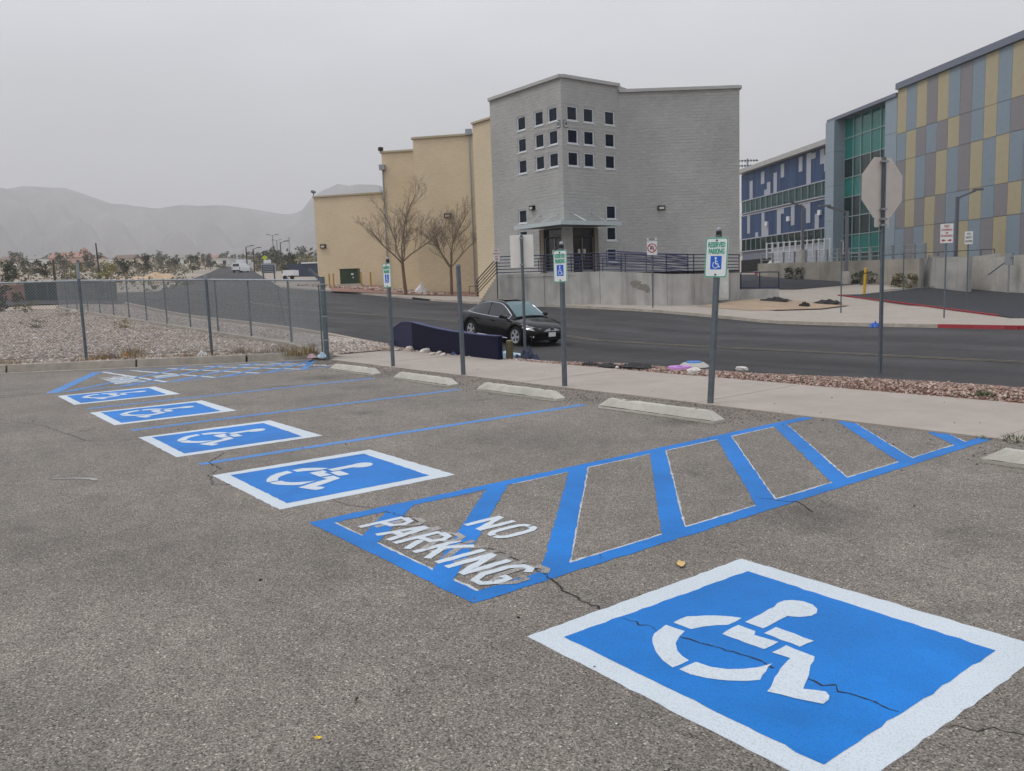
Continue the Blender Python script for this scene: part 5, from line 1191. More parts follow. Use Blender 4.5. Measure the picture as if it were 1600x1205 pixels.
mb = MB(); mb.tube(C2+Vector((0, 0, h2)), C2+Vector((0, 0, zat(124, 410, C2)-C2.z)), .035, n=8); mb.build('barb_arm', GALV, t, org)
mb = MB(); mb.tube(C1+Vector((0, 0, h1)), C1+Vector((0, 0, h1+.12)), .045, n=8); mb.build('post_cap', GALV, t, org)
r2 = [Vector((-18.3-3.05*k, 8.72+.0*k, 0)) for k in range(14)]
for p in r2: p.z = T(p.x, p.y)+.02
r2[0] = C0.copy()
t = thing('chain_link_fence', 'long chain-link fence running uphill along the street side of the stony lot', 'chain-link fence', tuple(r2[1]))
def pxof(p): v = p-CP; return v.dot(RGT)/v.dot(FWD)*FPX+800
fence(t, r2, [h0]+[max(1.1, zat(pxof(p), 437.5, p)-p.z) for p in r2[1:]], wr=.0019)
mb = MB()
for a, b in zip(r2, r2[1:]): mb.beam(a+Vector((0, 0, .0)), b+Vector((0, 0, .0)), .3, .14)
mb.build('mow_strip', CONC_D, t, tuple(t.location))
# leaning pole behind the fence
P = hit(449, 514); t = thing('leaning_pole', 'thin grey pole leaning left behind the chain-link fence', 'pole', tuple(P)); Q = at(432, 447, P.dot(FH)); mb = MB(); mb.tube(P-Vector((0, 0, .2)), Q, .035, n=8); mb.build('shaft', GALV_D, t, tuple(P)); mb = MB(); mb.tube(P-Vector((0, 0, .05)), P+Vector((0, 0, .06)), .08, n=10); mb.build('footing', CONC_D, t, tuple(P))
# ---------------------------------------------------------------- navy barrier wall beside the street
bwt = thing('navy_barrier', 'low navy blue painted barrier with a curved sloping top beside the street', 'barrier', (-17, 10.9, 0))
pA, pB, pC = gp(614, 544.5, .0), gp(645, 547.5, .0), gp(779, 562, .02)
prof = [(0, .60), (.06, .68), (.22, .755), (.42, .70), (.62, .58), (.8, .515), (1, .50)]
allp = []
Lm = (pC-pB).length
Dm = (pC-pB).normalized(); nm = Vector((Dm.y, -Dm.x, 0)).normalized()
tops = [(633, 505), (645, 504.5), (660, 505.5), (700, 515), (730, 521.5), (760, 524.5), (780, 525.5)]
def barrier_seg(a, b, ztops, th, m):
    D = (b-a); D.z = 0; L = D.length; D.normalize(); nr = Vector((D.y, -D.x, 0)); mb = MB(); n = len(ztops)-1
    for i in range(n):
        p, q_ = a+D*(L*i/n), a+D*(L*(i+1)/n); z0, z1 = ztops[i], ztops[i+1]
        mb.hexa([(p.x, p.y, -.25), (q_.x, q_.y, -.25), (q_.x-nr.x*th, q_.y-nr.y*th, -.25), (p.x-nr.x*th, p.y-nr.y*th, -.25)], [(p.x, p.y, z0), (q_.x, q_.y, z1), (q_.x-nr.x*th, q_.y-nr.y*th, z1), (p.x-nr.x*th, p.y-nr.y*th, z0)])
        mb.hexa([(p.x+nr.x*.01, p.y+nr.y*.01, z0), (q_.x+nr.x*.01, q_.y+nr.y*.01, z1), (q_.x-nr.x*(th+.01), q_.y-nr.y*(th+.01), z1), (p.x-nr.x*(th+.01), p.y-nr.y*(th+.01), z0)][::1], [(p.x+nr.x*.01, p.y+nr.y*.01, z0+.018), (q_.x+nr.x*.01, q_.y+nr.y*.01, z1+.018), (q_.x-nr.x*(th+.01), q_.y-nr.y*(th+.01), z1+.018), (p.x-nr.x*(th+.01), p.y-nr.y*(th+.01), z0+.018)], 1)
    return mb
zt_ = lambda px, py: zat(px, py, pB+(pC-pB)*max(0, (px-645)/134))
mz = [zt_(645, 504), zt_(667, 509), zt_(689, 513.8), zt_(711, 517.8), zt_(733, 520.8), zt_(755, 524), zt_(778, 526)]
barrier_seg(pB, pC, mz, .11, 0).build('long_panel', [NAVY, NAVYL], bwt, tuple(bwt.location))
lz = [zat(613.5, 515.5, pA), zat(622, 509, pA.lerp(pB, .25)), zat(629.5, 504.3, pA.lerp(pB, .5)), zat(637, 503.5, pA.lerp(pB, .75)), mz[0]]
barrier_seg(pA, pB, lz, .11, 0).build('end_panel', [M('paler_navy_paint', (36, 40, 70), rough=.6, var=.2, vs=5), NAVYL], bwt, tuple(bwt.location))  # end panel is a paler navy than the long panel
for base, tip, hgt in ((pA.lerp(pB, .12), gp(607, 544, 0), .22), (gp(724, 551, 0), gp(708, 556, 0), .30)):
    base.z = 0; mb = MB(); d_ = (tip-base); sd_ = Vector((-d_.y, d_.x, 0)).normalized()*.06
    mb.hexa([base-sd_-Vector((0, 0, .1)), tip-sd_-Vector((0, 0, .1)), tip+sd_-Vector((0, 0, .1)), base+sd_-Vector((0, 0, .1))], [base-sd_+Vector((0, 0, hgt)), tip-sd_+Vector((0, 0, .03)), tip+sd_+Vector((0, 0, .03)), base+sd_+Vector((0, 0, hgt))]); mb.build('brace', NAVYL, bwt, tuple(bwt.location))
P = gp(796.5, 562, .0); t = thing('wooden_stub_post', 'short weathered wooden post stub next to the navy barrier', 'post', tuple(P), rot=(0, .03, 0)); mb = MB(); mb.tube((0, 0, -.2), (0, 0, .40), .082, .078, 12); mb.build('timber', WOOD, t); mb = MB(); mb.ball((0, 0, .40), .077, 0, 10, 4, (1, 1, .3)); mb.build('cut_top', M('cut_wood', (120, 108, 84), var=.25), t)
# crumpled light-blue sheeting behind the stub
def crumple(name, c, r, h, mat, label, cat, n=9, seed=1, sc=(1, 1)):
    rr = random.Random(seed); mb = MB(); G = {}
    for i in range(n+1):
        for j in range(n+1):
            x, y = (i/n-.5)*2, (j/n-.5)*2; d = max(abs(x), abs(y)); rad = math.hypot(x, y)
            G[i, j] = (c[0]+x*r*sc[0]*(1+rr.uniform(-.2, .2)), c[1]+y*r*sc[1]*(1+rr.uniform(-.2, .2)), c[2]+max(0, h*(1-d)**.6*rr.uniform(.3, 1.2)) + (.004 if d > .95 else 0))
    for i in range(n):
        for j in range(n): mb.face([G[i, j], G[i+1, j], G[i+1, j+1], G[i, j+1]])
    o = mb.build(name, mat, merge=True, **tagp(label, cat)); return o
PALEB = M('pale_blue_plastic', (176, 200, 214), rough=.4, var=.1); WPL = M('white_plastic', (218, 218, 216), rough=.5, var=.06); BPL = M('blue_plastic', (52, 96, 178), rough=.45, var=.1); PURP = M('purple_lid', (186, 130, 196), rough=.5, var=.06); LBLU = M('blue_lid', (70, 128, 200), rough=.45, var=.06)
P = gp(790, 561, 0); crumple('plastic_sheeting', (P.x-.3, P.y+.25, -.02), .34, .22, PALEB, 'crumpled pale blue plastic sheeting between the navy barrier and the stub', 'litter', seed=4)
P = gp(812, 562, 0); crumple('dark_sheeting', (P.x-.1, P.y+.3, -.04), .22, .30, M('dark_blue_sheet', (44, 52, 74), rough=.5), 'dark crumpled sheeting beside the wooden stub', 'litter', seed=9)
# utility lids in the gravel
P = hit(1062, 577); t = thing('purple_utility_lid', 'round purple lid lying in the red gravel', 'utility lid', (P.x, P.y, T(P.x, P.y)+.03)); mb = MB(); mb.tube((0, 0, -.02), (0, 0, .02), .21, .20, 24); mb.build('lid', PURP, t); mb = MB(); mb.tube((0, 0, .02), (0, 0, .026), .05, n=12); mb.build('grip', M('purple_grip', (150, 100, 160)), t)
P = hit(1084, 573); t = thing('concrete_valve_collar', 'domed concrete collar with a bright blue lid in the gravel', 'utility lid', (P.x, P.y, T(P.x, P.y)-.02)); mb = MB(); mb.tube((0, 0, 0), (0, 0, .12), .44, .26, 24); mb.build('concrete_collar', CONC_G, t); mb = MB(); mb.tube((0, 0, .12), (0, 0, .15), .2, .19, 20); mb.build('blue_lid', LBLU, t)
# ---------------------------------------------------------------- black sedan
BODY = M('black_car_paint', (7, 8, 11), rough=.14, var=.03, spec=.38); CGL = glass_mat('tinted_car_glass', (20, 26, 28), rough=.04, var=.05, spec=.8); WGL = glass_mat('windscreen_glass', (72, 102, 106), rough=.05, var=.12, vs=2, spec=.7)
CHR = M('chrome', (214, 218, 222), rough=.12, metal=.9, var=.02); RUB = M('tyre_rubber', (26, 26, 27), rough=.85); RIM = M('alloy_rim', (192, 196, 202), rough=.3, metal=.5, var=.04); HLG = M('headlamp_glass', (190, 192, 192), rough=.1, var=.2, vs=12, spec=.8); ORG = M('amber_lens', (206, 110, 70), rough=.3); TRIM = M('black_trim', (20, 20, 22), rough=.6); TAILR = M('tail_lamp_red', (150, 26, 30), rough=.2)
def sedan(loc, rot):
    t = thing('parked_car', 'black four-door sedan with chrome window trim in the near lane', 'car', loc, rot=rot)
    XS_ = np.array([-2.53, -2.50, -2.42, -2.25, -1.95, -1.82, -1.76, -1.66, -1.53, -1.4, -1.27, -1.14, -1.04, -.98, -.6, 0, .5, .86, .98, 1.04, 1.14, 1.27, 1.4, 1.53, 1.66, 1.76, 1.82, 1.98, 2.12, 2.22, 2.30, 2.34])
    ip = lambda tab, x: float(np.interp(x, [a for a, b in tab], [b for a, b in tab]))
    belt = [(-2.53, .80), (-2.45, .93), (-2.2, .985), (-1.6, .985), (-.8, .95), (.3, .925), (.95, .90), (1.4, .855), (1.9, .775), (2.15, .70), (2.34, .60)]
    cent = [(-2.53, .84), (-2.45, 1.0), (-2.2, 1.05), (-1.7, 1.05), (-.8, 1.0), (.9, .97), (1.0, .965), (1.4, .925), (1.9, .85), (2.2, .765), (2.34, .66)]
    wid = [(-2.53, .62), (-2.50, .72), (-2.40, .83), (-2.2, .885), (-1.4, .915), (0, .915), (1.4, .905), (1.9, .85), (2.12, .77), (2.25, .66), (2.34, .48)]
    bot = [(-2.53, .42), (-2.4, .30), (-2.1, .24), (-1, .20), (1, .20), (2.1, .20), (2.25, .24), (2.34, .34)]
    def zb(x):
        z = ip(bot, x)
        for ax in (-1.4, 1.4):
            d = abs(x-ax)
            if d < .37: z = max(z, .33+sqrt(.37**2-d*d))
        return z
    prof = [(0, .955), (.12, .985), (.3, 1.), (.5, 1.), (.7, .985), (.86, .955), (.95, .925), (1., .885)]
    mb = MB(); G = []
    for x in XS_:
        col = []; w = ip(wid, x); z0, z1 = zb(x), ip(belt, x); zc_ = ip(cent, x)
        for u, k in prof: col.append((x, -w*k, z0+(z1-z0)*u))
        for v in (.62, .3, 0): col.append((x, -w*.885*v, z1+(zc_-z1)*(1-v*v)))
        G.append(col+[(a, -b, c) for a, b, c in reversed(col[:-1])])
    n = len(G[0])
    for i in range(len(G)-1):
        for j in range(n-1): mb.face([G[i][j], G[i][j+1], G[i+1][j+1], G[i+1][j]])
    mb.face([p for p in G[0]]); mb.face([p for p in reversed(G[-1])])
    b = mb.build('body', BODY, t, smooth=True)
    for p in b.data.polygons: p.use_smooth = True
    # dark wheel housings and floor
    mb = MB(); mb.box((0, 0, .30), (4.3, 1.5, .18))
    for ax in (-1.4, 1.4): mb.box((ax, 0, .5), (.74, 1.6, .42))
    mb.build('underbody', TRIM, t)
    # greenhouse
    roof = [(-1.92, 1.02), (-1.75, 1.10), (-1.4, 1.27), (-1.1, 1.385), (-.8, 1.445), (-.4, 1.48), (0, 1.478), (.25, 1.44), (.5, 1.345), (.75, 1.20), (1.0, 1.045), (1.12, .96)]
    rw = [(-1.92, .62), (-1.4, .60), (-.4, .575), (.25, .565), (.75, .63), (1.12, .69)]
    gx = [-1.92, -1.75, -1.55, -1.35, -1.15, -.95, -.75, -.5, -.25, 0, .2, .35, .5, .65, .8, .95, 1.12]
    mb = MB(); R_ = []
    for x in gx:
        zr_, w = ip(roof, x), ip(rw, x); zlow = min(ip(belt, x)-.01, zr_-.01); wl = ip(wid, x)*.885
        R_.append([(x, -wl, zlow), (x, -(wl*.5+w*.5)*1.01, (zlow+zr_)/2), (x, -w*1.0, zr_-.045), (x, -w*.86, zr_-.008), (x, -w*.45, zr_+.012), (x, 0, zr_+.018)])
        R_[-1] += [(a, -b_, c) for a, b_, c in reversed(R_[-1][:-1])]
    for i in range(len(R_)-1):
        for j in range(len(R_[0])-1): mb.face([R_[i][j], R_[i][j+1], R_[i+1][j+1], R_[i+1][j]])
    mb.build('roof', BODY, t, smooth=True)
    def roofpt(x, y, off=.008): # a point lying on the roof skin
        zr_, w = ip(roof, x), ip(rw, x); k = abs(y)/w; zz = zr_+.018-(.006*(k/.45)**2 if k < .45 else .006+.02*((k-.45)/.41)) ; return Vector((x, y, zz+off))
    mb = MB(); xs_ = np.linspace(.30, 1.10, 9); ys_ = np.linspace(-1, 1, 9)
    def wg(x, v): w = ip(rw, x)*.90; return roofpt(x, w*v, .010+.004)
    for a, c in zip(xs_, xs_[1:]):
        for v0, v1 in zip(ys_, ys_[1:]): mb.face([wg(a, v0), wg(c, v0), wg(c, v1), wg(a, v1)])
    mb.build('windscreen', WGL, t, smooth=True)
    mb = MB(); xs_ = np.linspace(-1.86, -1.08, 8)
    for a, c in zip(xs_, xs_[1:]):
        for v0, v1 in zip(ys_, ys_[1:]): mb.face([wg(a, v0), wg(c, v0), wg(c, v1), wg(a, v1)])
    mb.build('rear_window', CGL, t, smooth=True)
    mb = MB(); mb.poly([(-.55, -.36), (.1, -.36), (.1, .36), (-.55, .36)], 1.507); mb.build('sunroof', CGL, t)
    # side windows inset into the cabin wall, with a chrome line round them
    def sw_pt(x, u, sg, off):
        zr_, w = ip(roof, x), ip(rw, x); zl = ip(belt, x)+.015; wl = ip(wid, x)*.885; zt = zr_-.06
        z = zl+(zt-zl)*u; k = (z-(zl-.02))/(zr_-.045-(zl-.02)); y = wl+(w-wl)*k
        return Vector((x, sg*(y+off), z))
    for sg in (-1, 1):
        for x0, x1 in ((-1.66, -1.28), (-1.25, -.42), (-.36, .86)):
            xs_ = np.linspace(x0, x1, 7); mb = MB()
            for a, c in zip(xs_, xs_[1:]):
                q = [sw_pt(a, 0.02, sg, .016), sw_pt(c, 0.02, sg, .016), sw_pt(c, .5, sg, .020), sw_pt(a, .5, sg, .020)]; mb.face(q if sg < 0 else q[::-1])
                q = [sw_pt(a, .5, sg, .020), sw_pt(c, .5, sg, .020), sw_pt(c, .97, sg, .016), sw_pt(a, .97, sg, .016)]; mb.face(q if sg < 0 else q[::-1])
            mb.build('side_window', CGL, t)
        xs_ = np.linspace(-1.70, .92, 22); top = [sw_pt(x, 1.0, sg, .022) for x in xs_]; low = [sw_pt(x, -.04, sg, .022) for x in xs_]
        mb = MB(); mb.path([top[0]]+low+[top[-1]], .012, 4); mb.path(top, .012, 4); mb.build('chrome_trim', CHR, t)
        mb = MB(); y = sg*1.0; mb.ball((.72, sg*1.0, .99), .11, 0, 10, 6, (.65, 1.05, .68)); mb.box((.74, sg*.88, .95), (.08, .16, .05)); mb.build('door_mirror', BODY, t)
        for xh in (-1.0, -.02):
            mb = MB(); mb.box((xh, sg*.925, .80), (.2, .03, .03)); mb.build('door_handle', BODY, t)
        for xd in (-.39, .83, -1.26):
            mb = MB(); pts = [(xd, sg*(ip(wid, xd)*ip(prof, u)+.002), zb(0)+(ip(belt, xd)-zb(0))*u) for u in (.05, .3, .5, .7, .86, .98)]
            mb.path(pts, .004, 4); mb.build('door_seam', TRIM, t)
        mb = MB(); mb.path([(x, sg*(ip(wid, x)*.995+.004), .235) for x in np.linspace(-.95, .95, 6)], .012, 4); mb.build('sill_trim', CHR, t)
        # headlamps
        mb = MB()
        hl = [(1.78, .855, .70), (2.0, .79, .735), (2.2, .62, .70), (2.285, .44, .66), (2.29, .44, .585), (2.2, .66, .58), (2.0, .82, .615), (1.82, .875, .66)]
        q = [Vector((x+.012, sg*(y+.022), z)) for x, y, z in hl]; c = sum(q, Vector())/len(q)+Vector((.03, sg*.03, .01))
        for a, bb_ in zip(q, q[1:]+q[:1]): mb.face([c, a, bb_] if sg > 0 else [c, bb_, a])
        o = mb.build('headlight', HLG, t); mb = MB(); mb.ball((1.93, sg*.868, .655), .055, 0, 8, 5, (1, .35, .7)); mb.build('amber_reflector', ORG, o)
        mb = MB(); mb.ball((2.2, sg*.66, .37), .06, 0, 10, 6, (.4, 1, .8)); mb.build('fog_lamp', HLG, t)
        mb = MB(); mb.path([(2.27, sg*.5, .33), (2.2, sg*.7, .34), (2.12, sg*.8, .40)], .012, 5); mb.build('bumper_chrome', CHR, t)
        mb = MB(); mb.ball((-2.43, sg*.68, .84), .16, 0, 10, 6, (.45, 1, .6)); mb.build('tail_light', TAILR, t)
    # grille with bars, badge, plate
    fr = lambda y: 2.345-.28*abs(y)**2.0
    mb = MB()
    for z in (.565, .60, .635):
        mb.path([(fr(y)+.006-(z-.6)*.35, y, z) for y in np.linspace(-.44, .44, 9)], .011, 5)
    g = mb.build('grille_bar', CHR, t)
    mb = MB()
    for z in (.40, .34, .28): mb.path([(fr(y)-.01, y, z) for y in np.linspace(-.44, .44, 7)], .022, 4)
    mb.build('lower_intake', TRIM, t)
    def disc(r0, r1, x, z, m):
        mbx = MB(); A = [(x, r0*cos(k*pi/10), z+r0*sin(k*pi/10)) for k in range(20)]; B = [(x, r1*cos(k*pi/10), z+r1*sin(k*pi/10)) for k in range(20)]
        for k in range(20): mbx.face([A[k], A[(k+1) % 20], B[(k+1) % 20], B[k]])
        return mbx
    mb = MB(); mb.tube((2.33, 0, .605), (2.362, 0, .605), .085, n=20); e = mb.build('emblem', TRIM, t)
    mb = disc(.085, .068, 2.366, .605, 0)
    def bar2(a, c): mb.beam((2.366, a[0], .605+a[1]), (2.366, c[0], .605+c[1]), .006, .018, up=(1, 0, 0))
    for sgn in (-1, 1): bar2((sgn*.03, .066), (0, .008)); bar2((sgn*.062, .028), (sgn*.03, -.062)); bar2((sgn*.03, -.062), (0, -.004))
    mb.build('emblem_mark', CHR, e)
    mb = MB(); mb.box((2.355, 0, .435), (.015, .31, .15)); p = mb.build('licence_plate', SIGNW, t)
    mb = MB(); mb.box((2.35, 0, .435), (.012, .34, .175)); mb.build('plate_holder', TRIM, t)
    # wheels
    def wheel():
        mb = MB(); n = 28; pr = [(.315, -.10), (.335, -.07), (.335, .07), (.315, .10), (.24, .10), (.225, .05), (.225, -.10)]
        for k in range(n):
            a0, a1 = 2*pi*k/n, 2*pi*(k+1)/n
            for (r0, y0), (r1, y1) in zip(pr, pr[1:]): mb.face([(r0*cos(a0), -y0, r0*sin(a0)), (r0*cos(a1), -y0, r0*sin(a1)), (r1*cos(a1), -y1, r1*sin(a1)), (r1*cos(a0), -y1, r1*sin(a0))])
        ty = mb
        rm = MB()
        for k in range(n):
            a0, a1 = 2*pi*k/n, 2*pi*(k+1)/n
            rm.face([(.236*cos(a0), -.098, .236*sin(a0)), (.236*cos(a1), -.098, .236*sin(a1)), (.205*cos(a1), -.09, .205*sin(a1)), (.205*cos(a0), -.09, .205*sin(a0))])
        for k in range(5):
            a = 2*pi*k/5+.3
            for s in (-.16, .16):
                p0, p1 = (.05*cos(a), -.085, .05*sin(a)), (.21*cos(a+s), -.09, .21*sin(a+s)); rm.beam(p0, p1, .05, .02, up=(0, 1, 0))
        rm.tube((0, -.07, 0), (0, -.096, 0), .06, n=14)
        dk = MB(); dk.tube((0, 0, 0), (0, -.05, 0), .222, n=24)
        return ty, rm, dk
    for ax in (-1.4, 1.4):
        for sg in (-1, 1):
            ty, rm, dk = wheel(); w = ty.build('wheel', RUB, t, merge=True); w.location = (ax, sg*.80, .335); w.rotation_euler = (0, random.random(), 0 if sg < 0 else pi)
            rm.build('rim', RIM, w); dk.build('brake_disc', TRIM, w)
    return t
def ground_pose(px, py, f): 
    p = at(px, py, f); return p
slope = (T(-27.5, 17.5)-T(-23.5, 17.5))/4.0
CARP = Vector((-24.30, 18.45, 0)); CARP.z = T(CARP.x, CARP.y)+.004
sedan(tuple(CARP), (0, math.atan(slope), radians(-1)))
# ---------------------------------------------------------------- bare trees on the far pavement
BARK = M('tree_bark', (112, 92, 74), var=.2, vs=6, stretch=(1, 1, .2)); TWIG = M('twig_bark', (128, 114, 98), var=.2)
def bare_tree(P, h, seed, label, spread=1., lean=0.):
    rr = random.Random(seed); t = thing('bare_tree', label, 'tree', tuple(P), group='bare trees before the beige wall')
    tr, br = MB(), MB(); up = Vector((0, 0, 1)); side = Vector(RH)
    def seg(mb, p, d, L, r0, r1, n, k, bend):
        pts = [Vector(p)]; d = Vector(d)
        for i in range(k):
            d = (d+Vector((rr.gauss(0, bend), rr.gauss(0, bend), rr.gauss(0, bend)))+up*.06).normalized(); pts.append(pts[-1]+d*(L/k))
        for i in range(k): mb.tube(pts[i], pts[i+1], r0+(r1-r0)*i/k, r0+(r1-r0)*(i+1)/k, n)
        return pts, d
    fork = h*.30
    pts, d = seg(tr, (0, 0, -.2), (lean, lean*.3, 1), fork+.2, h*.017, h*.0125, 10, 6, .03)
    def limb(p, d, L, r, lev):
        pts, d2 = seg(br, p, d, L, r, r*.45, 6 if lev < 2 else 4 if lev < 3 else 3, 5 if lev < 3 else 2, .12)
        if lev >= 4: return
        nk = {0: 8, 1: 7, 2: 5, 3: 3}[lev]
        for k in range(nk):
            f = .22+.78*(k+rr.random())/nk; i = min(len(pts)-2, int(f*(len(pts)-1))); q = pts[i].lerp(pts[i+1], f*(len(pts)-1)-i)
            ax = Vector((rr.gauss(0, 1), rr.gauss(0, 1), rr.gauss(0, .5))); ax = (ax-d2*ax.dot(d2)).normalized()
            nd = (d2*.78+ax*rr.uniform(.45, .8)+up*.22).normalized()
            limb(q, nd, L*rr.uniform(.34, .58)*(1.15-f*.45), max(.0045, r*.40*(1.1-f*.5)), lev+1)
    top = pts[-1]
    n0 = 6
    for k in range(n0):
        a = 2*pi*k/n0+rr.uniform(-.3, .3); el_ = rr.uniform(.45, .95) if k % 2 else rr.uniform(.9, 1.35)
        dd = (Vector((cos(a)*spread, sin(a)*spread, 0))*cos(el_)+up*sin(el_)).normalized()
        limb(top-up*(rr.random()*fork*.18), dd, h*rr.uniform(.38, .54), h*.0072, 0)
    limb(top, (up*1.0+Vector((rr.gauss(0, .1), rr.gauss(0, .1), 0))).normalized(), h*.60, h*.009, 0)
    tr.build('trunk', BARK, t); br.build('crown_branches', TWIG, t)
P = at(634, 457.5, 66.5); bare_tree(P, (zat(628, 286, P)-P.z)*1.04, 5, 'taller bare tree, left of the pair, its crown spreading over the beige corner', 1.15)
P = at(706, 458.5, 65.5); bare_tree(P, (zat(704, 312, P)-P.z)*1.04, 12, 'smaller bare tree, right of the pair, below the wall light', 1.0)
# green transformer and yellow bollards
P = at(546, 443.5, 80.5); t = thing('transformer_cabinet', 'dark green transformer cabinet by the beige wall between yellow bollards', 'transformer', tuple(P), rz=YAW)
GT = M('transformer_green', (44, 66, 46), rough=.5, var=.08); w = 27.5*80.5/FPX; hh = zat(546, 421, P)-P.z
mb = MB(); mb.box((0, .6, hh/2), (w, 1.3, hh)); mb.build('cabinet', GT, t); mb = MB(); mb.box((0, .58, hh+.03), (w+.1, 1.42, .07)); mb.build('lid', GT, t)
for sx0 in (-w/4, w/4):
    mb = MB(); mb.box((sx0, -.065, hh*.5), (w/2-.05, .03, hh*.86)); mb.build('door', GT, t)
mb = MB(); mb.box((w*.2, -.085, hh*.66), (.22, .01, .16)); mb.box((w*.24, -.085, hh*.42), (.12, .01, .1)); mb.build('warning_label', SIGNW, t)
mb = MB(); mb.box((0, .6, -.25), (w+.5, 1.9, .5)); mb.build('concrete_pad', CONC_G, t)
for px, yb, yt, lab in ((515, 444.5, 428, 'slim yellow bollard, leftmost by the transformer'), (521.5, 444.5, 427.5, 'slim yellow bollard just left of the transformer'), (564.5, 443, 425, 'slim yellow bollard just right of the transformer'), (579.5, 443, 425.5, 'slim yellow bollard, rightmost by the transformer')):
    P = at(px, yb, 79); t = thing('yellow_bollard', lab, 'bollard', tuple(P), group='yellow bollards round the transformer'); h = zat(px, yt, P)-P.z; mb = MB(); mb.tube((0, 0, -.4), (0, 0, h), .075, n=10); mb.build('steel_tube', M('old_yellow_paint', (170, 140, 60), var=.15), t); mb = MB(); mb.ball((0, 0, h), .075, sc=(1, 1, .5)); mb.build('rounded_cap', CONC_D, t)
P = at(657.5, 457, 68); o = crumple('white_boulder', (P.x, P.y, P.z-.1), .42, .95, WPL, 'upright pale slab of rubble leaning by the beige corner', 'rubble', seed=3)
P = at(650, 470, 62.4); 
mb = MB(); mb.box((0, 0, 0), (2.4, .12, .16)); dn = mb.build('storm_drain', PLAST, **tagp('black storm drain slot in the far kerb before the bare trees', 'drain')); Pd = Vector((hit(660, 469).x, 32.04, 0)); dn.location = (Pd.x, 32.03, T(Pd.x, 32)+.06); dn.rotation_euler = (0, math.atan(.07), 0)
# stadium light bank far behind
P = at(1168, 300, 230); t = thing('stadium_light_mast', 'distant stadium light bank showing above the blue wing roof', 'light mast', (P.x, P.y, T(P.x, P.y)), rz=YAW); h = P.z-t.location.z
mb = MB(); mb.tube((0, 0, 0), (0, 0, zat(1168, 248, P)-t.location.z), .35, .25, 8); mb.build('mast', GALV, t)
for y in (251, 259):
    z = zat(1168, y, P)-t.location.z; mb = MB(); mb.box((0, 0, z), (5.2, .12, .12)); mb.build('crossbar', GALV, t)
    for k in range(7): mb = MB(); mb.tube((-2.4+k*.8, -.1, z+.1), (-2.4+k*.8, -.6, z-.15), .2, .3, 8); mb.build('floodlight', GALV_D, t)
# ---------------------------------------------------------------- the town beyond, fading into the dust
def spot(px, f, dz=0.):                  # ground point on a bearing, f metres ahead
    d = FH+RH*((px-800)/FPX*1.0); p = d*f
    for _ in range(3):                   # follow the bearing through the tilt of the camera
        z = T(p.x, p.y); v = Vector((p.x, p.y, z))-CP; k = v.dot(RGT)/v.dot(FWD)*FPX+800
        p += RH*((px-k)/FPX*f)
    return Vector((p.x, p.y, T(p.x, p.y)-.1+dz))
LEAFM = {'dark': [M('leaf_dark', (80, 84, 68), var=.3), M('leaf_deep', (66, 70, 58), var=.3)], 'olive': [M('leaf_olive', (106, 104, 76), var=.3), M('leaf_khaki', (124, 117, 88), var=.3)], 'grey': [M('leaf_grey', (96, 100, 88), var=.25), M('leaf_dull', (110, 108, 94), var=.25)], 'yellow': [M('leaf_straw', (146, 138, 88), var=.3), M('leaf_lime', (128, 126, 80), var=.3)]}
def leafy(mb, c, rx, rz, n, ls, rr, nm=2):
    cl = [(Vector((rr.gauss(0, .45)*rx, rr.gauss(0, .45)*rx, rr.uniform(-.75, .85)*rz)), rr.uniform(.28, .5)) for _ in range(11)]
    for k in range(n):
        q, s = rr.choice(cl); v = Vector((rr.gauss(0, 1), rr.gauss(0, 1), rr.gauss(0, 1))).normalized()*rr.random()**.4
        p = Vector(c)+q+Vector((v.x*rx*s, v.y*rx*s, v.z*rz*s)); a = Vector((rr.gauss(0, 1), rr.gauss(0, 1), rr.gauss(0, 1))).normalized(); b = a.orthogonal().normalized(); w = ls*rr.uniform(.5, 1.2)
        mb.face([p-a*w-b*w*.5, p+a*w*.3-b*w*.6, p+a*w+b*w*.5, p-a*w*.3+b*w*.6], rr.randrange(nm))
def far_tree(px, f, h, w, kind, label, seed, group='trees of the town beyond the lot', name='leafy_tree'):
    rr = random.Random(seed); p = spot(px, f); t = thing(name, label, 'tree', tuple(p), group=group); tr = MB(); th = h*.2
    tr.tube((0, 0, -.3), (0, 0, th), h*.035, h*.022, 7)
    for k in range(4): a = rr.uniform(0, 6.28); tr.tube((0, 0, th*.9), (cos(a)*w*.25, sin(a)*w*.25, th+h*.25), h*.016, h*.006, 5)
    tr.build('trunk', BARK, t); mb = MB(); leafy(mb, (0, 0, h*.52), w*.5, h*.48, 460, max(.14, h*.06), rr); mb.build('crown', LEAFM[kind], t); return t
def pxm(f): return f/FPX
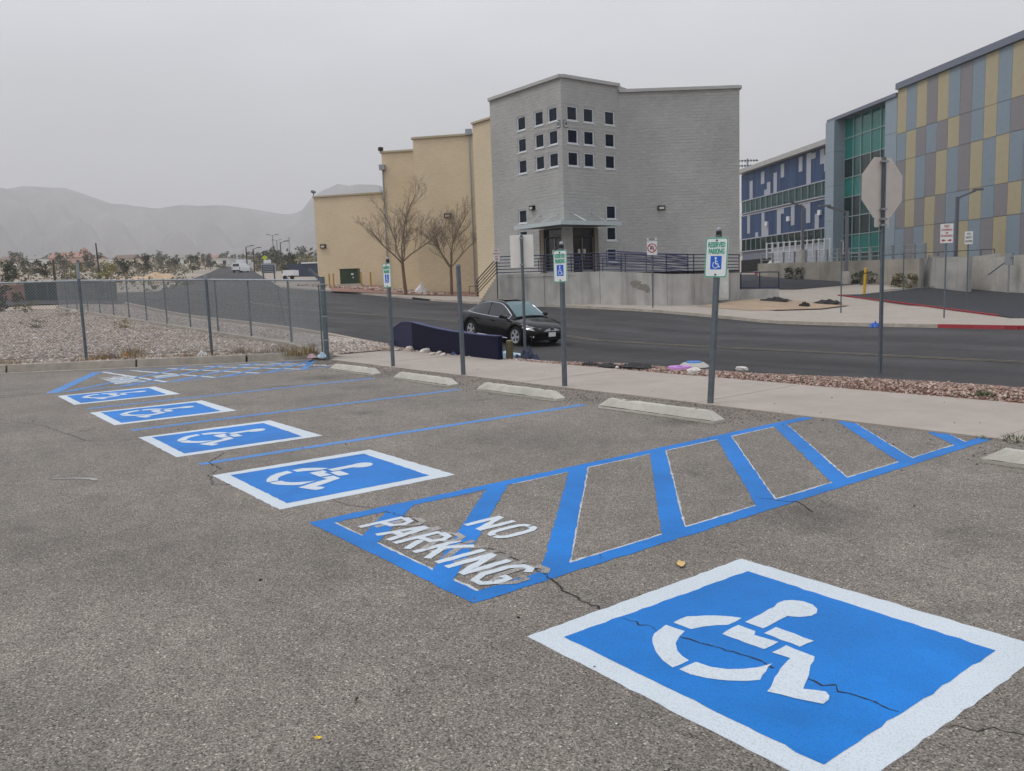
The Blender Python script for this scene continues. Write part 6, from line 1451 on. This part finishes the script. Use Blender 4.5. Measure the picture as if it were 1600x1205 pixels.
FT = [ # bearing, distance, height, width, kind, label
 (13, 112, 3.5, 2.6, 'dark', 'round dark tree at the left edge of the view above the fence rail'),
 (45, 165, 4.4, 3.4, 'grey', 'grey-green tree right of the round dark one at the left edge'),
 (70, 140, 3.6, 3.2, 'dark', 'dark bushy tree left of the short dark pole stump above the fence'),
 (104, 215, 5.8, 5.0, 'grey', 'pale hazy tree in front of the pink-roofed building'),
 (119, 118, 3.0, 3.0, 'olive', 'olive shrub-like tree just left of the tall fence post top'),
 (145, 205, 6.2, 5.0, 'grey', 'grey hazy tree behind the utility pole'),
 (168, 128, 3.2, 3.4, 'yellow', 'yellow-green sparse tree right of the utility pole'),
 (196, 145, 3.6, 2.6, 'dark', 'dark tree standing beside the yellow-green one'),
 (226, 190, 4.8, 3.4, 'dark', 'compact dark square-topped tree above the sandy mound'),
 (252, 310, 6.5, 5.5, 'grey', 'faint pale tree far beyond the sandy mound'),
 (273, 235, 4.0, 2.8, 'dark', 'small dark tree over the right end of the mound'),
 (301, 205, 4.2, 4.2, 'dark', 'broad dark tree left of the climbing street'),
 (329, 245, 5.0, 5.0, 'grey', 'broad grey tree beside the climbing street'),
 (352, 330, 6.5, 6.0, 'grey', 'hazy tree left of the small white van'),
 (392, 330, 6.5, 5.0, 'grey', 'hazy tree right of the small white van'),
 (431, 205, 6.6, 4.2, 'grey', 'tall grey tree rising behind the roadside marquee'),
 (452, 175, 5.6, 4.2, 'dark', 'dark tree over the white trailer'),
 (474, 265, 7.0, 5.6, 'grey', 'grey tree beside the beige building corner'),
 (410, 265, 6.0, 4.6, 'grey', 'hazy tree between the lamp poles and the marquee'),
 (28, 290, 6.5, 5.4, 'grey', 'faint grey tree behind the left edge trees')]
for k, a in enumerate(FT): far_tree(a[0], a[1], a[2]*.86, *a[3:], seed=40+k)
rr = random.Random(77); mb = MB()   # far scrub and tree belts that read as one mass
for k in range(420):
    px = rr.uniform(-350, 1250); f = rr.uniform(330, 1300); p = spot(px, f); h = rr.uniform(2.5, 7); leafy(mb, p+Vector((0, 0, h*.5)), h*.75, h*.55, 34, h*.16, rr, 4)
mb.build('distant_tree_belt', LEAFM['grey']+LEAFM['dark'], kind='stuff')
mb = MB()   # low scrub of the waste ground
for k in range(620):
    px = rr.uniform(-250, 372); f = rr.uniform(82, 330)
    if px > 300 and f < 230: continue
    p = spot(px, f); h = rr.uniform(.35, 1.3)*(1 if f < 150 else 1.5); leafy(mb, p+Vector((0, 0, h*.4)), h*1.1, h*.5, 26, h*.17, rr, 4)
for k in range(170):
    px = rr.uniform(395, 492); f = rr.uniform(190, 330); p = spot(px, f); h = rr.uniform(1.5, 4); leafy(mb, p+Vector((0, 0, h*.4)), h*.9, h*.5, 30, h*.15, rr, 4)
mb.build('dry_scrub', LEAFM['grey']+[SCR[1], LEAFM['olive'][0]], kind='stuff')
HW = [M('stucco_'+n_, c, var=.06) for n_, c in (('cream', (206, 192, 168)), ('white', (214, 212, 206)), ('pink', (198, 164, 148)), ('tan', (184, 160, 132)), ('grey', (170, 168, 164)))]
HR = [M('roof_'+n_, c, var=.1) for n_, c in (('red', (156, 118, 104)), ('brown', (112, 92, 80)), ('grey', (136, 132, 128)), ('pale', (196, 192, 184)))]
WIND = glass_mat('house_window', (38, 42, 48), rough=.15)
def house(px, f, w, d, h, wm, rm, label, gable=True, rz=0., tower=False, name='house', cat='house'):
    p = spot(px, f); t = thing(name, label, cat, tuple(p), rz=YAW+rz, group='houses of the town on the slope' if name == 'house' else None)
    mb = MB(); mb.box((0, 0, h/2-.5), (w, d, h+1)); mb.build('wall', HW[wm], t); mb = MB()
    if gable:
        rh = w*.13+.5; e = .35
        for s in (-1, 1): mb.hexa([(-w/2-e, s*(d/2+e), h-.05), (w/2+e, s*(d/2+e), h-.05), (w/2+e, 0, h+rh-.0), (-w/2-e, 0, h+rh)][::s], [(-w/2-e, s*(d/2+e), h+.12), (w/2+e, s*(d/2+e), h+.12), (w/2+e, 0, h+rh+.18), (-w/2-e, 0, h+rh+.18)][::s])
        for s in (-1, 1): mb.face([(s*w/2, -d/2, h), (s*w/2, d/2, h), (s*w/2, 0, h+rh)])
    else: mb.box((0, 0, h+.12), (w+.4, d+.4, .3))
    mb.build('roof', HR[rm], t); n = max(2, int(w/4))
    for k in range(n):
        mb = MB(); mb.box((-w/2+w*(k+.5)/n, -d/2-.02, h*.55), (1.2, .08, 1.2)); mb.build('window', WIND, t)
    if tower:
        mb = MB(); mb.box((w*.38, 0, h*.9), (w*.13, w*.13, h*1.9)); mb.build('tower', HW[wm], t); mb = MB(); q = w*.085; mb.hexa([(w*.38+x*q, y*q, h*1.85) for x, y in ((-1, -1), (1, -1), (1, 1), (-1, 1))], [(w*.38+x*.05, y*.05, h*2.25) for x, y in ((-1, -1), (1, -1), (1, 1), (-1, 1))]); mb.build('tower_roof', HR[rm], t)
    return t
house(114, 330, 13.5, 9, 3.4, 2, 0, 'long pinkish building with a red roof and a small tower, in the haze', tower=True, name='church_building', cat='building')
for a in ((60, 420, 9, 8, 3.2, 1, 2, 'small white house in the haze left of the pink building'), (200, 395, 10, 8, 3, 0, 1, 'cream house in the haze above the sandy mound'), (243, 470, 11, 8, 3.2, 3, 3, 'tan house high on the slope above the mound'), (289, 430, 10, 8, 3.2, 1, 2, 'white house behind the broad dark tree'),
          (317, 350, 9, 8, 3, 0, 3, 'pale house beside the climbing street'), (350, 290, 7.5, 6, 2.6, 1, 3, 'low white house with a pale flat roof left of the van'), (404, 400, 10, 8, 3, 4, 2, 'grey house behind the lamp poles'), (466, 360, 9, 8, 3.4, 1, 2, 'white house near the beige building corner'), (20, 520, 12, 9, 3.4, 3, 1, 'tan house with a brown roof at the left edge'), (150, 560, 12, 9, 3.4, 0, 0, 'cream house with a red roof behind the utility pole'), (330, 600, 12, 9, 3.4, 1, 0, 'faint white house high above the street'), (440, 520, 12, 9, 3.4, 0, 3, 'faint cream house beyond the marquee')):
    house(*a, gable=a[-2] != 3, rz=random.uniform(-.5, .5))
WPOLE = M('utility_pole_wood', (78, 66, 56), var=.2)
def pole(px, f, yt, label, r=.14, arms=0, lamp=0, mat=WPOLE, lean=0., grp='poles along the climbing street', cat='utility pole', nm='utility_pole'):
    p = spot(px, f); h = zat(px, yt, p)-p.z; t = thing(nm, label, cat, tuple(p), rot=(0, lean, YAW), group=grp)
    mb = MB(); mb.tube((0, 0, -.4), (0, 0, h), r, r*.7, 8); mb.build('shaft', mat, t)
    for k in range(arms): mb = MB(); mb.box((0, 0, h-.5-k*.9), (2.0, .12, .14)); mb.build('crossarm', mat, t)
    for s in ((-1, 1) if lamp == 2 else (1,) if lamp else ()):
        mb = MB(); mb.tube((0, 0, h-.05), (s*1.1, 0, h+.25), .06, n=6); mb.build('arm', mat, t); mb = MB(); mb.box((s*1.3, 0, h+.25), (.9, .35, .18)); mb.build('lamp_head', GALV_D, t)
    return t
pole(156, 128, 380, 'tall dark wooden pole without arms beyond the fence, leaning a little', lean=-.02, r=.16)
pole(86, 120, 406, 'short dark pole stump among the left trees', r=.2)
pole(387, 180, 386, 'tall dark lamp pole, left of the pair right of the van', lamp=1, r=.17); pole(398, 178, 389, 'tall dark lamp pole, right of the pair right of the van', lamp=1, r=.17)
pole(429, 240, 368, 'slender grey pole with twin lamps above the marquee', lamp=2, mat=GALV_D, r=.14); pole(441, 165, 379, 'dark lamp pole just right of the marquee', lamp=1, r=.13); pole(435, 300, 376, 'faint grey pole with twin lamps behind the marquee', lamp=2, mat=GALV_D, r=.16)
pole(454, 400, 371, 'faint pale tower mast in the haze near the beige building', mat=GALV, r=.3, arms=1); pole(407, 210, 398, 'short wooden pole with a crossarm behind the marquee', arms=1); pole(412, 260, 396, 'thin hazy pole with a crossarm right of the lamp poles', arms=1); pole(298, 330, 398, 'thin hazy pole with a crossarm left of the street', arms=1, r=.2)
# white van on the climbing street
VW_ = M('white_van_paint', (226, 228, 230), rough=.3, var=.03)
p = spot(376.5, 172); t = thing('white_van', 'small white van seen from behind, driving up the far street', 'van', tuple(p), rz=radians(71-90)+pi/2-radians(0)); t.rotation_euler = (0, 0, YAW-.12)
mb = MB(); b = [(-.95, -2.2, .4), (.95, -2.2, .4), (.95, 2.4, .4), (-.95, 2.4, .4)]; m_ = [(-.95, -2.2, 1.2), (.95, -2.2, 1.2), (.95, 2.4, 1.1), (-.95, 2.4, 1.1)]; tp = [(-.8, -2.05, 2.0), (.8, -2.05, 2.0), (.8, 1.2, 2.0), (-.8, 1.2, 2.0)]
mb.hexa(b, m_); mb.hexa(m_, tp); mb.build('body', VW_, t); mb = MB(); mb.face([(-.72, -2.2, 1.28), (.72, -2.2, 1.28), (.66, -2.1, 1.85), (-.66, -2.1, 1.85)]); mb.build('rear_window', WIND, t)
for sx0 in (-.82, .82):
    for y in (-1.4, 1.5): mb = MB(); mb.tube((sx0-.1, y, .33), (sx0+.1, y, .33), .34, n=14); mb.build('wheel', RUB, t)
    mb = MB(); mb.box((sx0, -2.22, 1.0), (.14, .05, .35)); mb.build('tail_light', TAILR, t)
mb = MB(); mb.box((0, -2.25, .5), (1.8, .14, .2)); mb.build('bumper', TRIM, t)
p = spot(379, 205); t = thing('white_box_truck', 'pale box-shaped truck top just above the white van', 'truck', tuple(p), rz=YAW-.12); mb = MB(); mb.box((0, 1, 1.7), (1.9, 4.5, 2.0)); mb.build('cargo_box', VW_, t); mb = MB(); mb.box((0, 4.0, 1.3), (2.0, 1.6, 1.7)); mb.build('cab', VW_, t)
for sx0 in (-.9, .9): mb = MB(); mb.tube((sx0-.1, 0, .4), (sx0+.1, 0, .4), .42, n=14); mb.build('wheel', RUB, t)
# roadside marquee
p = spot(421, 104); t = thing('roadside_marquee', 'roadside letter-board marquee on two posts with a yellow diamond above it', 'marquee sign', tuple(p), rz=YAW-.05); Fm = 104/FPX
zq = lambda y: zat(421, y, p)-p.z
for s in (-.7, .7): mb = MB(); mb.box((s, 0, zq(426)/2), (.16, .16, zq(426)+.6)); mb.build('post', GALV_D, t)
mb = MB(); mb.box((0, 0, (zq(412)+zq(427))/2), (22*Fm, .25, zq(412)-zq(427))); fr = mb.build('cabinet', M('marquee_grey', (160, 164, 172), rough=.5), t)
mb = MB(); mb.box((0, -.14, (zq(414)+zq(426))/2), (20*Fm, .03, zq(414)-zq(426))); mb.build('dark_board', M('letter_board', (52, 58, 72), rough=.4), fr)
for k in range(4): mb = MB(); mb.box((0, -.165, zq(416+k*2.9)), (17*Fm, .02, .05)); mb.build('letter_row', FRAME, fr)
mb = MB(); mb.box((-.1, 0, (zq(406)+zq(411.5))/2), (11*Fm, .15, zq(406)-zq(411.5))); mb.build('white_panel', SIGNW, t)
mb = MB(); c = zq(402.5); q = 3.6*Fm; mb.hexa([(-.4, .0, c-q), (-.4+q*1.3, 0, c), (-.4, 0, c+q), (-.4-q*1.3, 0, c)], [(-.4, .06, c-q), (-.4+q*1.3, .06, c), (-.4, .06, c+q), (-.4-q*1.3, .06, c)]); mb.build('yellow_diamond', M('yellow_sign', (196, 204, 60), rough=.5), t)
mb = MB(); mb.tube((-.4, .05, zq(411)), (-.4, .05, zq(402)), .04); mb.build('mast', GALV_D, t)
# long low dark building, trailer
p = spot(478, 135); t = thing('low_dark_building', 'long low dark building with a white roof edge beside the beige wall', 'building', tuple(p), rz=YAW); zq = lambda y: zat(478, y, p)-p.z
mb = MB(); mb.box((0, 3, zq(413)/2), (56*135/FPX, 6, zq(413)+.3)); mb.build('wall', M('dark_blue_cladding', (58, 66, 84), rough=.5), t); mb = MB(); mb.box((1.2, 3, zq(411)), (34*135/FPX, 6.4, .22)); mb.build('roof', VW_, t)
p = spot(455, 118); t = thing('white_trailer', 'small white box trailer right of the marquee', 'trailer', tuple(p), rz=YAW); mb = MB(); mb.box((0, 0, .95), (1.5, 3, .75)); mb.build('box_body', VW_, t)
for s in (-.5, .5): mb = MB(); mb.tube((s, -1.4, .3), (s, -1.2, .3), .3, n=12); mb.build('wheel', RUB, t)
# sandy mound and culvert guard left of the street
p0 = spot(235, 112); mb = MB(); n = 36
hgt = lambda u, v: max(0, (1-u*u))**.8*max(0, 1-v*v)*1.15*(1+.25*sin(u*7)+.15*sin(u*17+v*5))
G = [[Vector(p0)+RH*(i/n*2-1)*6.2+FH*(j/8*2-1)*4+Vector((0, 0, -.15+hgt(i/n*2-1, j/8*2-1))) for j in range(9)] for i in range(n+1)]
for i in range(n):
    for j in range(8): mb.face([G[i][j], G[i+1][j], G[i+1][j+1], G[i][j+1]])
mb.build('sandy_mound', M('sand_heap', (180, 154, 126), var=.2, vs=2), merge=True, kind='structure')
p = spot(283, 92); t = thing('culvert_guard', 'black and white curved guard at the street edge above the fence rail', 'guard', tuple(p), rz=YAW)
mb = MB(); q = [(-.6, 0, .0), (-.45, 0, .45), (-.1, 0, .7), (.45, 0, .8)]; mb.path(q, .12, 8); mb.build('black_edge', PLAST, t); mb = MB(); mb.path([(a+.22, b, c-.22) for a, b, c in q], .13, 8); mb.build('white_base', CONC_G, t)
p = spot(297, 90); mb = MB(); mb.box((0, 0, .12), (2.2, 1.2, .3)); o = mb.build('concrete_apron', CONC, kind='structure'); o.location = p; o.rotation_euler = (0, 0, YAW)
# screened fence, low wall and dark bush far left
t = thing('screened_fence', 'dark green privacy screen on a fence at the back of the stony lot', 'fence', tuple(spot(110, 61.5)))
scr = M('privacy_screen', (62, 72, 74), var=.15, vs=3, rough=.8, stretch=(1, 1, .2)); xs_ = [40, 58, 76, 94, 112, 130, 148, 166, 184]
for a, b in zip(xs_, xs_[1:]):
    A, B = spot(a, 61.5), spot(b, 61.5); mb = MB(); mb.beam(A+Vector((0, 0, .75)), B+Vector((0, 0, .75)), .03, 1.45); mb.build('screen_panel', scr, t, tuple(t.location)); mb = MB(); mb.tube(A-Vector((0, 0, .2)), A+Vector((0, 0, 1.55)), .03, n=6); mb.build('post', GALV_D, t, tuple(t.location))
t = thing('low_pink_wall', 'low pinkish masonry wall at the back left of the stony lot', 'wall', tuple(spot(12, 63)))
for a, b in ((-60, -20), (-20, 20), (20, 41)):
    A, B = spot(a, 63), spot(b, 63); mb = MB(); mb.beam(A+Vector((0, 0, .55)), B+Vector((0, 0, .55)), .25, 1.2); mb.build('wall_panel', M('rosy_masonry', (150, 118, 108), var=.15), t, tuple(t.location)); mb = MB(); mb.beam(A+Vector((0, 0, 1.2)), B+Vector((0, 0, 1.2)), .32, .12); mb.build('coping', EARTH, t, tuple(t.location))
def bush(px, py, f, r, h, kind, label, seed, n=320, nm='shrub'):
    p = hit(px, py) if f is None else spot(px, f); rr = random.Random(seed); mb = MB(); leafy(mb, (0, 0, h*.45), r, h*.55, n, max(.03, h*.09), rr)
    t = thing(nm, label, 'shrub', (p.x, p.y, max(p.z, T(p.x, p.y))), group=None); mb.build('foliage', LEAFM[kind], t); st_ = MB()
    for k in range(5): a = rr.uniform(0, 6.28); st_.tube((0, 0, -.05), (cos(a)*r*.5, sin(a)*r*.5, h*.6), .012+.01*h, .004, 5)
    st_.build('stems', BARK, t)
bush(4, 0, 49, .75, 1.35, 'dark', 'dark bush at the left edge before the pink wall', 5)
bush(40, 0, 47, .55, .6, 'olive', 'low dry green shrub before the pink wall', 6, 200); bush(56, 512, None, .5, .38, 'olive', 'low grey-green desert shrub among the pale stones', 7, 220); bush(103, 494, None, .6, .28, 'olive', 'flat dry shrub near the second fence', 8, 160); bush(193, 515, None, .4, .42, 'yellow', 'dry yellowish shrub among the stones, right of the fence post', 9, 140)
for px, py, lab, sd, k in ((1232, 432.5, 'small dark shrub at the foot of the terrace wall, left', 21, 'dark'), (1246, 432.5, 'second small dark shrub at the foot of the terrace wall', 22, 'dark'), (1338, 436, 'dark shrub at the terrace wall left of the yellow bollard', 23, 'dark'), (1362, 437, 'broad dark shrub at the terrace wall behind the yellow bollard', 24, 'dark'), (1403, 437, 'small dull shrub at the terrace wall right of the stop sign post', 25, 'olive'), (1421, 437, 'rusty dry shrub at the terrace wall, right', 26, 'olive')):
    p = rwp(px, 7.5); rr = random.Random(sd); mb = MB(); w = .95 if sd in (23, 24) else .6; leafy(mb, (0, 0, .4), w, .55, 260, .09, rr); t = thing('shrub', lab, 'shrub', (p.x, p.y, T(p.x, p.y)+.1)); mb.build('foliage', LEAFM[k], t); st_ = MB()
    for q in range(4): a = rr.uniform(0, 6.28); st_.tube((0, 0, -.05), (cos(a)*w*.4, sin(a)*w*.4, .5), .02, .006, 5)
    st_.build('stems', BARK, t)
# ---------------------------------------------------------------- stones, weeds and litter one can pick out
def rock(loc, s, mat, label, seed, group=None, flat=.6):
    bm = bmesh.new(); bmesh.ops.create_icosphere(bm, subdivisions=2, radius=1); rr = random.Random(seed); ph = [rr.uniform(0, 6) for _ in range(6)]
    for v in bm.verts:
        k = 1+.18*sin(v.co.x*2.3+ph[0])+.15*sin(v.co.y*3.1+ph[1])+.12*sin(v.co.z*3.7+ph[2])+rr.uniform(-.10, .10); v.co = Vector((v.co.x*s*k*rr.uniform(.96, 1.04), v.co.y*s*k*.75, v.co.z*s*k*flat))
    me = bpy.data.meshes.new('rock'); bm.to_mesh(me); bm.free(); me.materials.append(mat)
    o = link('rock', me, None, **tagp(label, 'rock', group)); o.location = loc; o.rotation_euler = (rr.uniform(-.2, .2), rr.uniform(-.2, .2), rr.uniform(0, 6))
RKL = [(641, 549, .13, 'pale rock at the left foot of the navy barrier'), (655, 546, .17, 'largest pale rock, against the bend of the navy barrier'), (661, 551, .11, 'pale rock right of the largest one at the navy barrier'), (670, 551, .12, 'pale rock before the middle of the navy barrier'), (686, 554, .09, 'small pale rock before the navy barrier brace'), (603, 548, .12, 'pale rock beside the farthest sign post'), (620, 549, .09, 'small pale rock at the barrier end'), (692, 557, .08, 'small pale rock left of the barrier brace'), (676, 556, .08, 'small pale rock close to the sidewalk edge'), (826, 563, .12, 'white rock at the foot of the street sign post'), (1086, 585, .12, 'cream rock in the gravel before the valve collar'), (1159, 580, .13, 'pale rock alone in the red gravel right of the leaning sign'), (116, 490, .24, 'large pale boulder by the second fence'), (318, 551, .10, 'white block of stone at the middle fence post'), (964, 577, .05, 'little white stone between the black scraps')]
for k, (px, py, s, lab) in enumerate(RKL):
    p = hit(px, py); z = T(p.x, p.y); rock((p.x, p.y, z+s*.28), s, PM[k % 4 if k % 4 != 2 else 3], lab, 100+k)
for px, py, r, h, lab, sd in ((924, 571, .16, .05, 'small black scrap of sheeting in the gravel, leftmost of three', 31), (952, 574, .2, .07, 'black scrap of sheeting in the gravel, middle of three', 32), (994, 575, .26, .09, 'largest black scrap of sheeting in the red gravel', 33)):
    p = hit(px, py); crumple('black_scrap', (p.x, p.y, T(p.x, p.y)+.02), r, h, PLAST, lab, 'litter', seed=sd, sc=(1.3, .6))
for px, py, r, h, m, lab, sd, nm in ((95, 558, .2, .2, BPL, 'x', 0, ''),): pass
def kerb_spot(px, py): p = gp(px, py, .2); return Vector((p.x, p.y, LZ(p.x, p.y)))
for px, py, r, h, m, lab, sd in ((175, 556, .12, .14, BPL, 'crumpled blue plastic bag in the weeds right of the near fence post', 41), (184, 555, .13, .2, WPL, 'crumpled white paper bag in the weeds by the blue bag', 42), (194, 553, .10, .16, M('orange_paper', (196, 136, 66), var=.2), 'orange wrapper in the weeds by the white bag', 43), (317, 552, .16, .16, WPL, 'white paper cup bag at the middle fence post', 44), (503, 554, .08, .14, PALEB, 'pale blue litter caught at the fence corner post', 45), (487, 555, .09, .12, M('pinkish_rag', (176, 150, 152), var=.2), 'pinkish rag caught in the weeds left of the corner post', 46), (1427, 505, .2, .25, BPL, 'bright blue plastic bag in the street gutter by the red kerb', 47), (1528, 451, .3, .2, WPL, 'white scrap of paper on the driveway asphalt', 48), (1208, 424, .4, .4, WPL, 'white bundle on the terrace wall, far end', 49)):
    p = kerb_spot(px, py) if sd < 47 else (hit(px, py) if sd < 49 else rwp(1208, 6.6)); z = p.z if sd < 47 else (T(p.x, p.y)+.13 if sd == 48 else (T(p.x, p.y)+.01 if sd == 47 else ztop(1208)))
    if sd == 47: p.y = min(p.y, 31.7)
    crumple('litter', (p.x, p.y, z), r, h, m, lab, 'litter', seed=sd)
for px, py, r, lab, sd in ((1212, 474.5, .9, 'long torn black sheeting lying on the dirt bed', 51), (1293, 479, .8, 'torn black sheeting at the tip of the dirt bed', 52), (1257, 483, .3, 'small black sheeting scrap on the dirt bed', 53)):
    p = hit(px, py); crumple('torn_sheeting', (p.x, p.y, T(p.x, p.y)+.15), r, .28, PLAST, lab, 'litter', seed=sd, sc=(1., .35)).rotation_euler = (0, 0, 0)
for px, py, n, r, h, lab in ((205, 551, 130, .38, .32, 'straw-coloured weed clump beside the litter on the kerb'), (160, 557, 110, .32, .2, 'dry weed clump against the near fence post'), (378, 547, 110, .3, .26, 'dry brown weed clump behind the kerb joint'), (462, 552, 120, .35, .22, 'brown weed clump left of the fence corner'), (486, 550, 60, .2, .4, 'tall dry weed near the fence corner')):
    p = kerb_spot(px, py); tuft('weed_clump', (p.x, p.y, p.z-.01), r, h, n, DRY, **tagp(lab, 'weeds'))
for px, py, n, r, h, lab in ((1588, 689, 90, .13, .09, 'green weed growing at the sidewalk edge by the rightmost wheel stop'), (1536, 685, 40, .08, .04, 'tiny green weed at the end of the near striped aisle'), (1538, 617, 150, .11, .07, 'low green weed in the red gravel at the right'), (1508, 619, 40, .12, .05, 'small green weed in the red gravel, left of the other')):
    p = hit(px, py); tuft('green_weed', (p.x, p.y, T(p.x, p.y)), r, h, n, GRN, w=.005, **tagp(lab, 'weeds'))
LEAF = M('tan_leaf', (206, 172, 112), var=.1, rough=.6)
def leaf(px, py, s, mat, label):
    p = gp(px, py); mb = MB(); P = [(cos(a)*s*(1+.35*cos(2*a)), sin(a)*s*.55) for a in np.linspace(0, 2*pi, 12, endpoint=False)]
    z = [.004+.012*abs(sin(k*1.7)) for k in range(12)]; c = (0, 0, .016)
    for k in range(12): mb.face([c, (*P[k], z[k]), (*P[(k+1) % 12], z[(k+1) % 12])])
    o = mb.build('fallen_leaf', mat, merge=True, **tagp(label, 'leaf')); o.location = p; o.rotation_euler = (0, 0, random.uniform(0, 6))
leaf(1064, 883, .045, LEAF, 'tan dry leaf lying between the aisle and the nearest wheelchair square'); leaf(497, 1157, .014, M('yellow_petal', (226, 188, 40), rough=.5), 'tiny yellow petal on the asphalt at the bottom')
leaf(558, 1096, .012, M('brown_leaf', (70, 50, 38)), 'tiny brown leaf on the asphalt near the bottom centre'); leaf(938, 871, .010, STAIN, 'dark pebble-like leaf on the blue aisle line')
rr = random.Random(5); P = []
for k in range(110): P.append((rr.uniform(-15, 0), rr.uniform(1, 10.3)))
stones('scattered_grit', np.array([(x, y, .004 if y < 8.15 else .02) for x, y in P]), rng.uniform(.006, .016, 110), [AM[1], PLAST, AM[0]])
# ---------------------------------------------------------------- dusty air
mb = MB(); mb.box((-1550, 300, 308), (4500, 5800, 626))
hz = node_mat('dusty_air')[0]; n_, l_ = hz.node_tree.nodes, hz.node_tree.links
n_.remove(n_['Principled BSDF']); pv = n_.new('ShaderNodeVolumePrincipled'); pv.inputs['Color'].default_value = (.83, .832, .848, 1); pv.inputs['Density'].default_value = HAZE = .00038; pv.inputs['Anisotropy'].default_value = .2
l_.new(pv.outputs[0], n_['Material Output'].inputs['Volume'])
mb.build('haze', hz, kind='stuff')
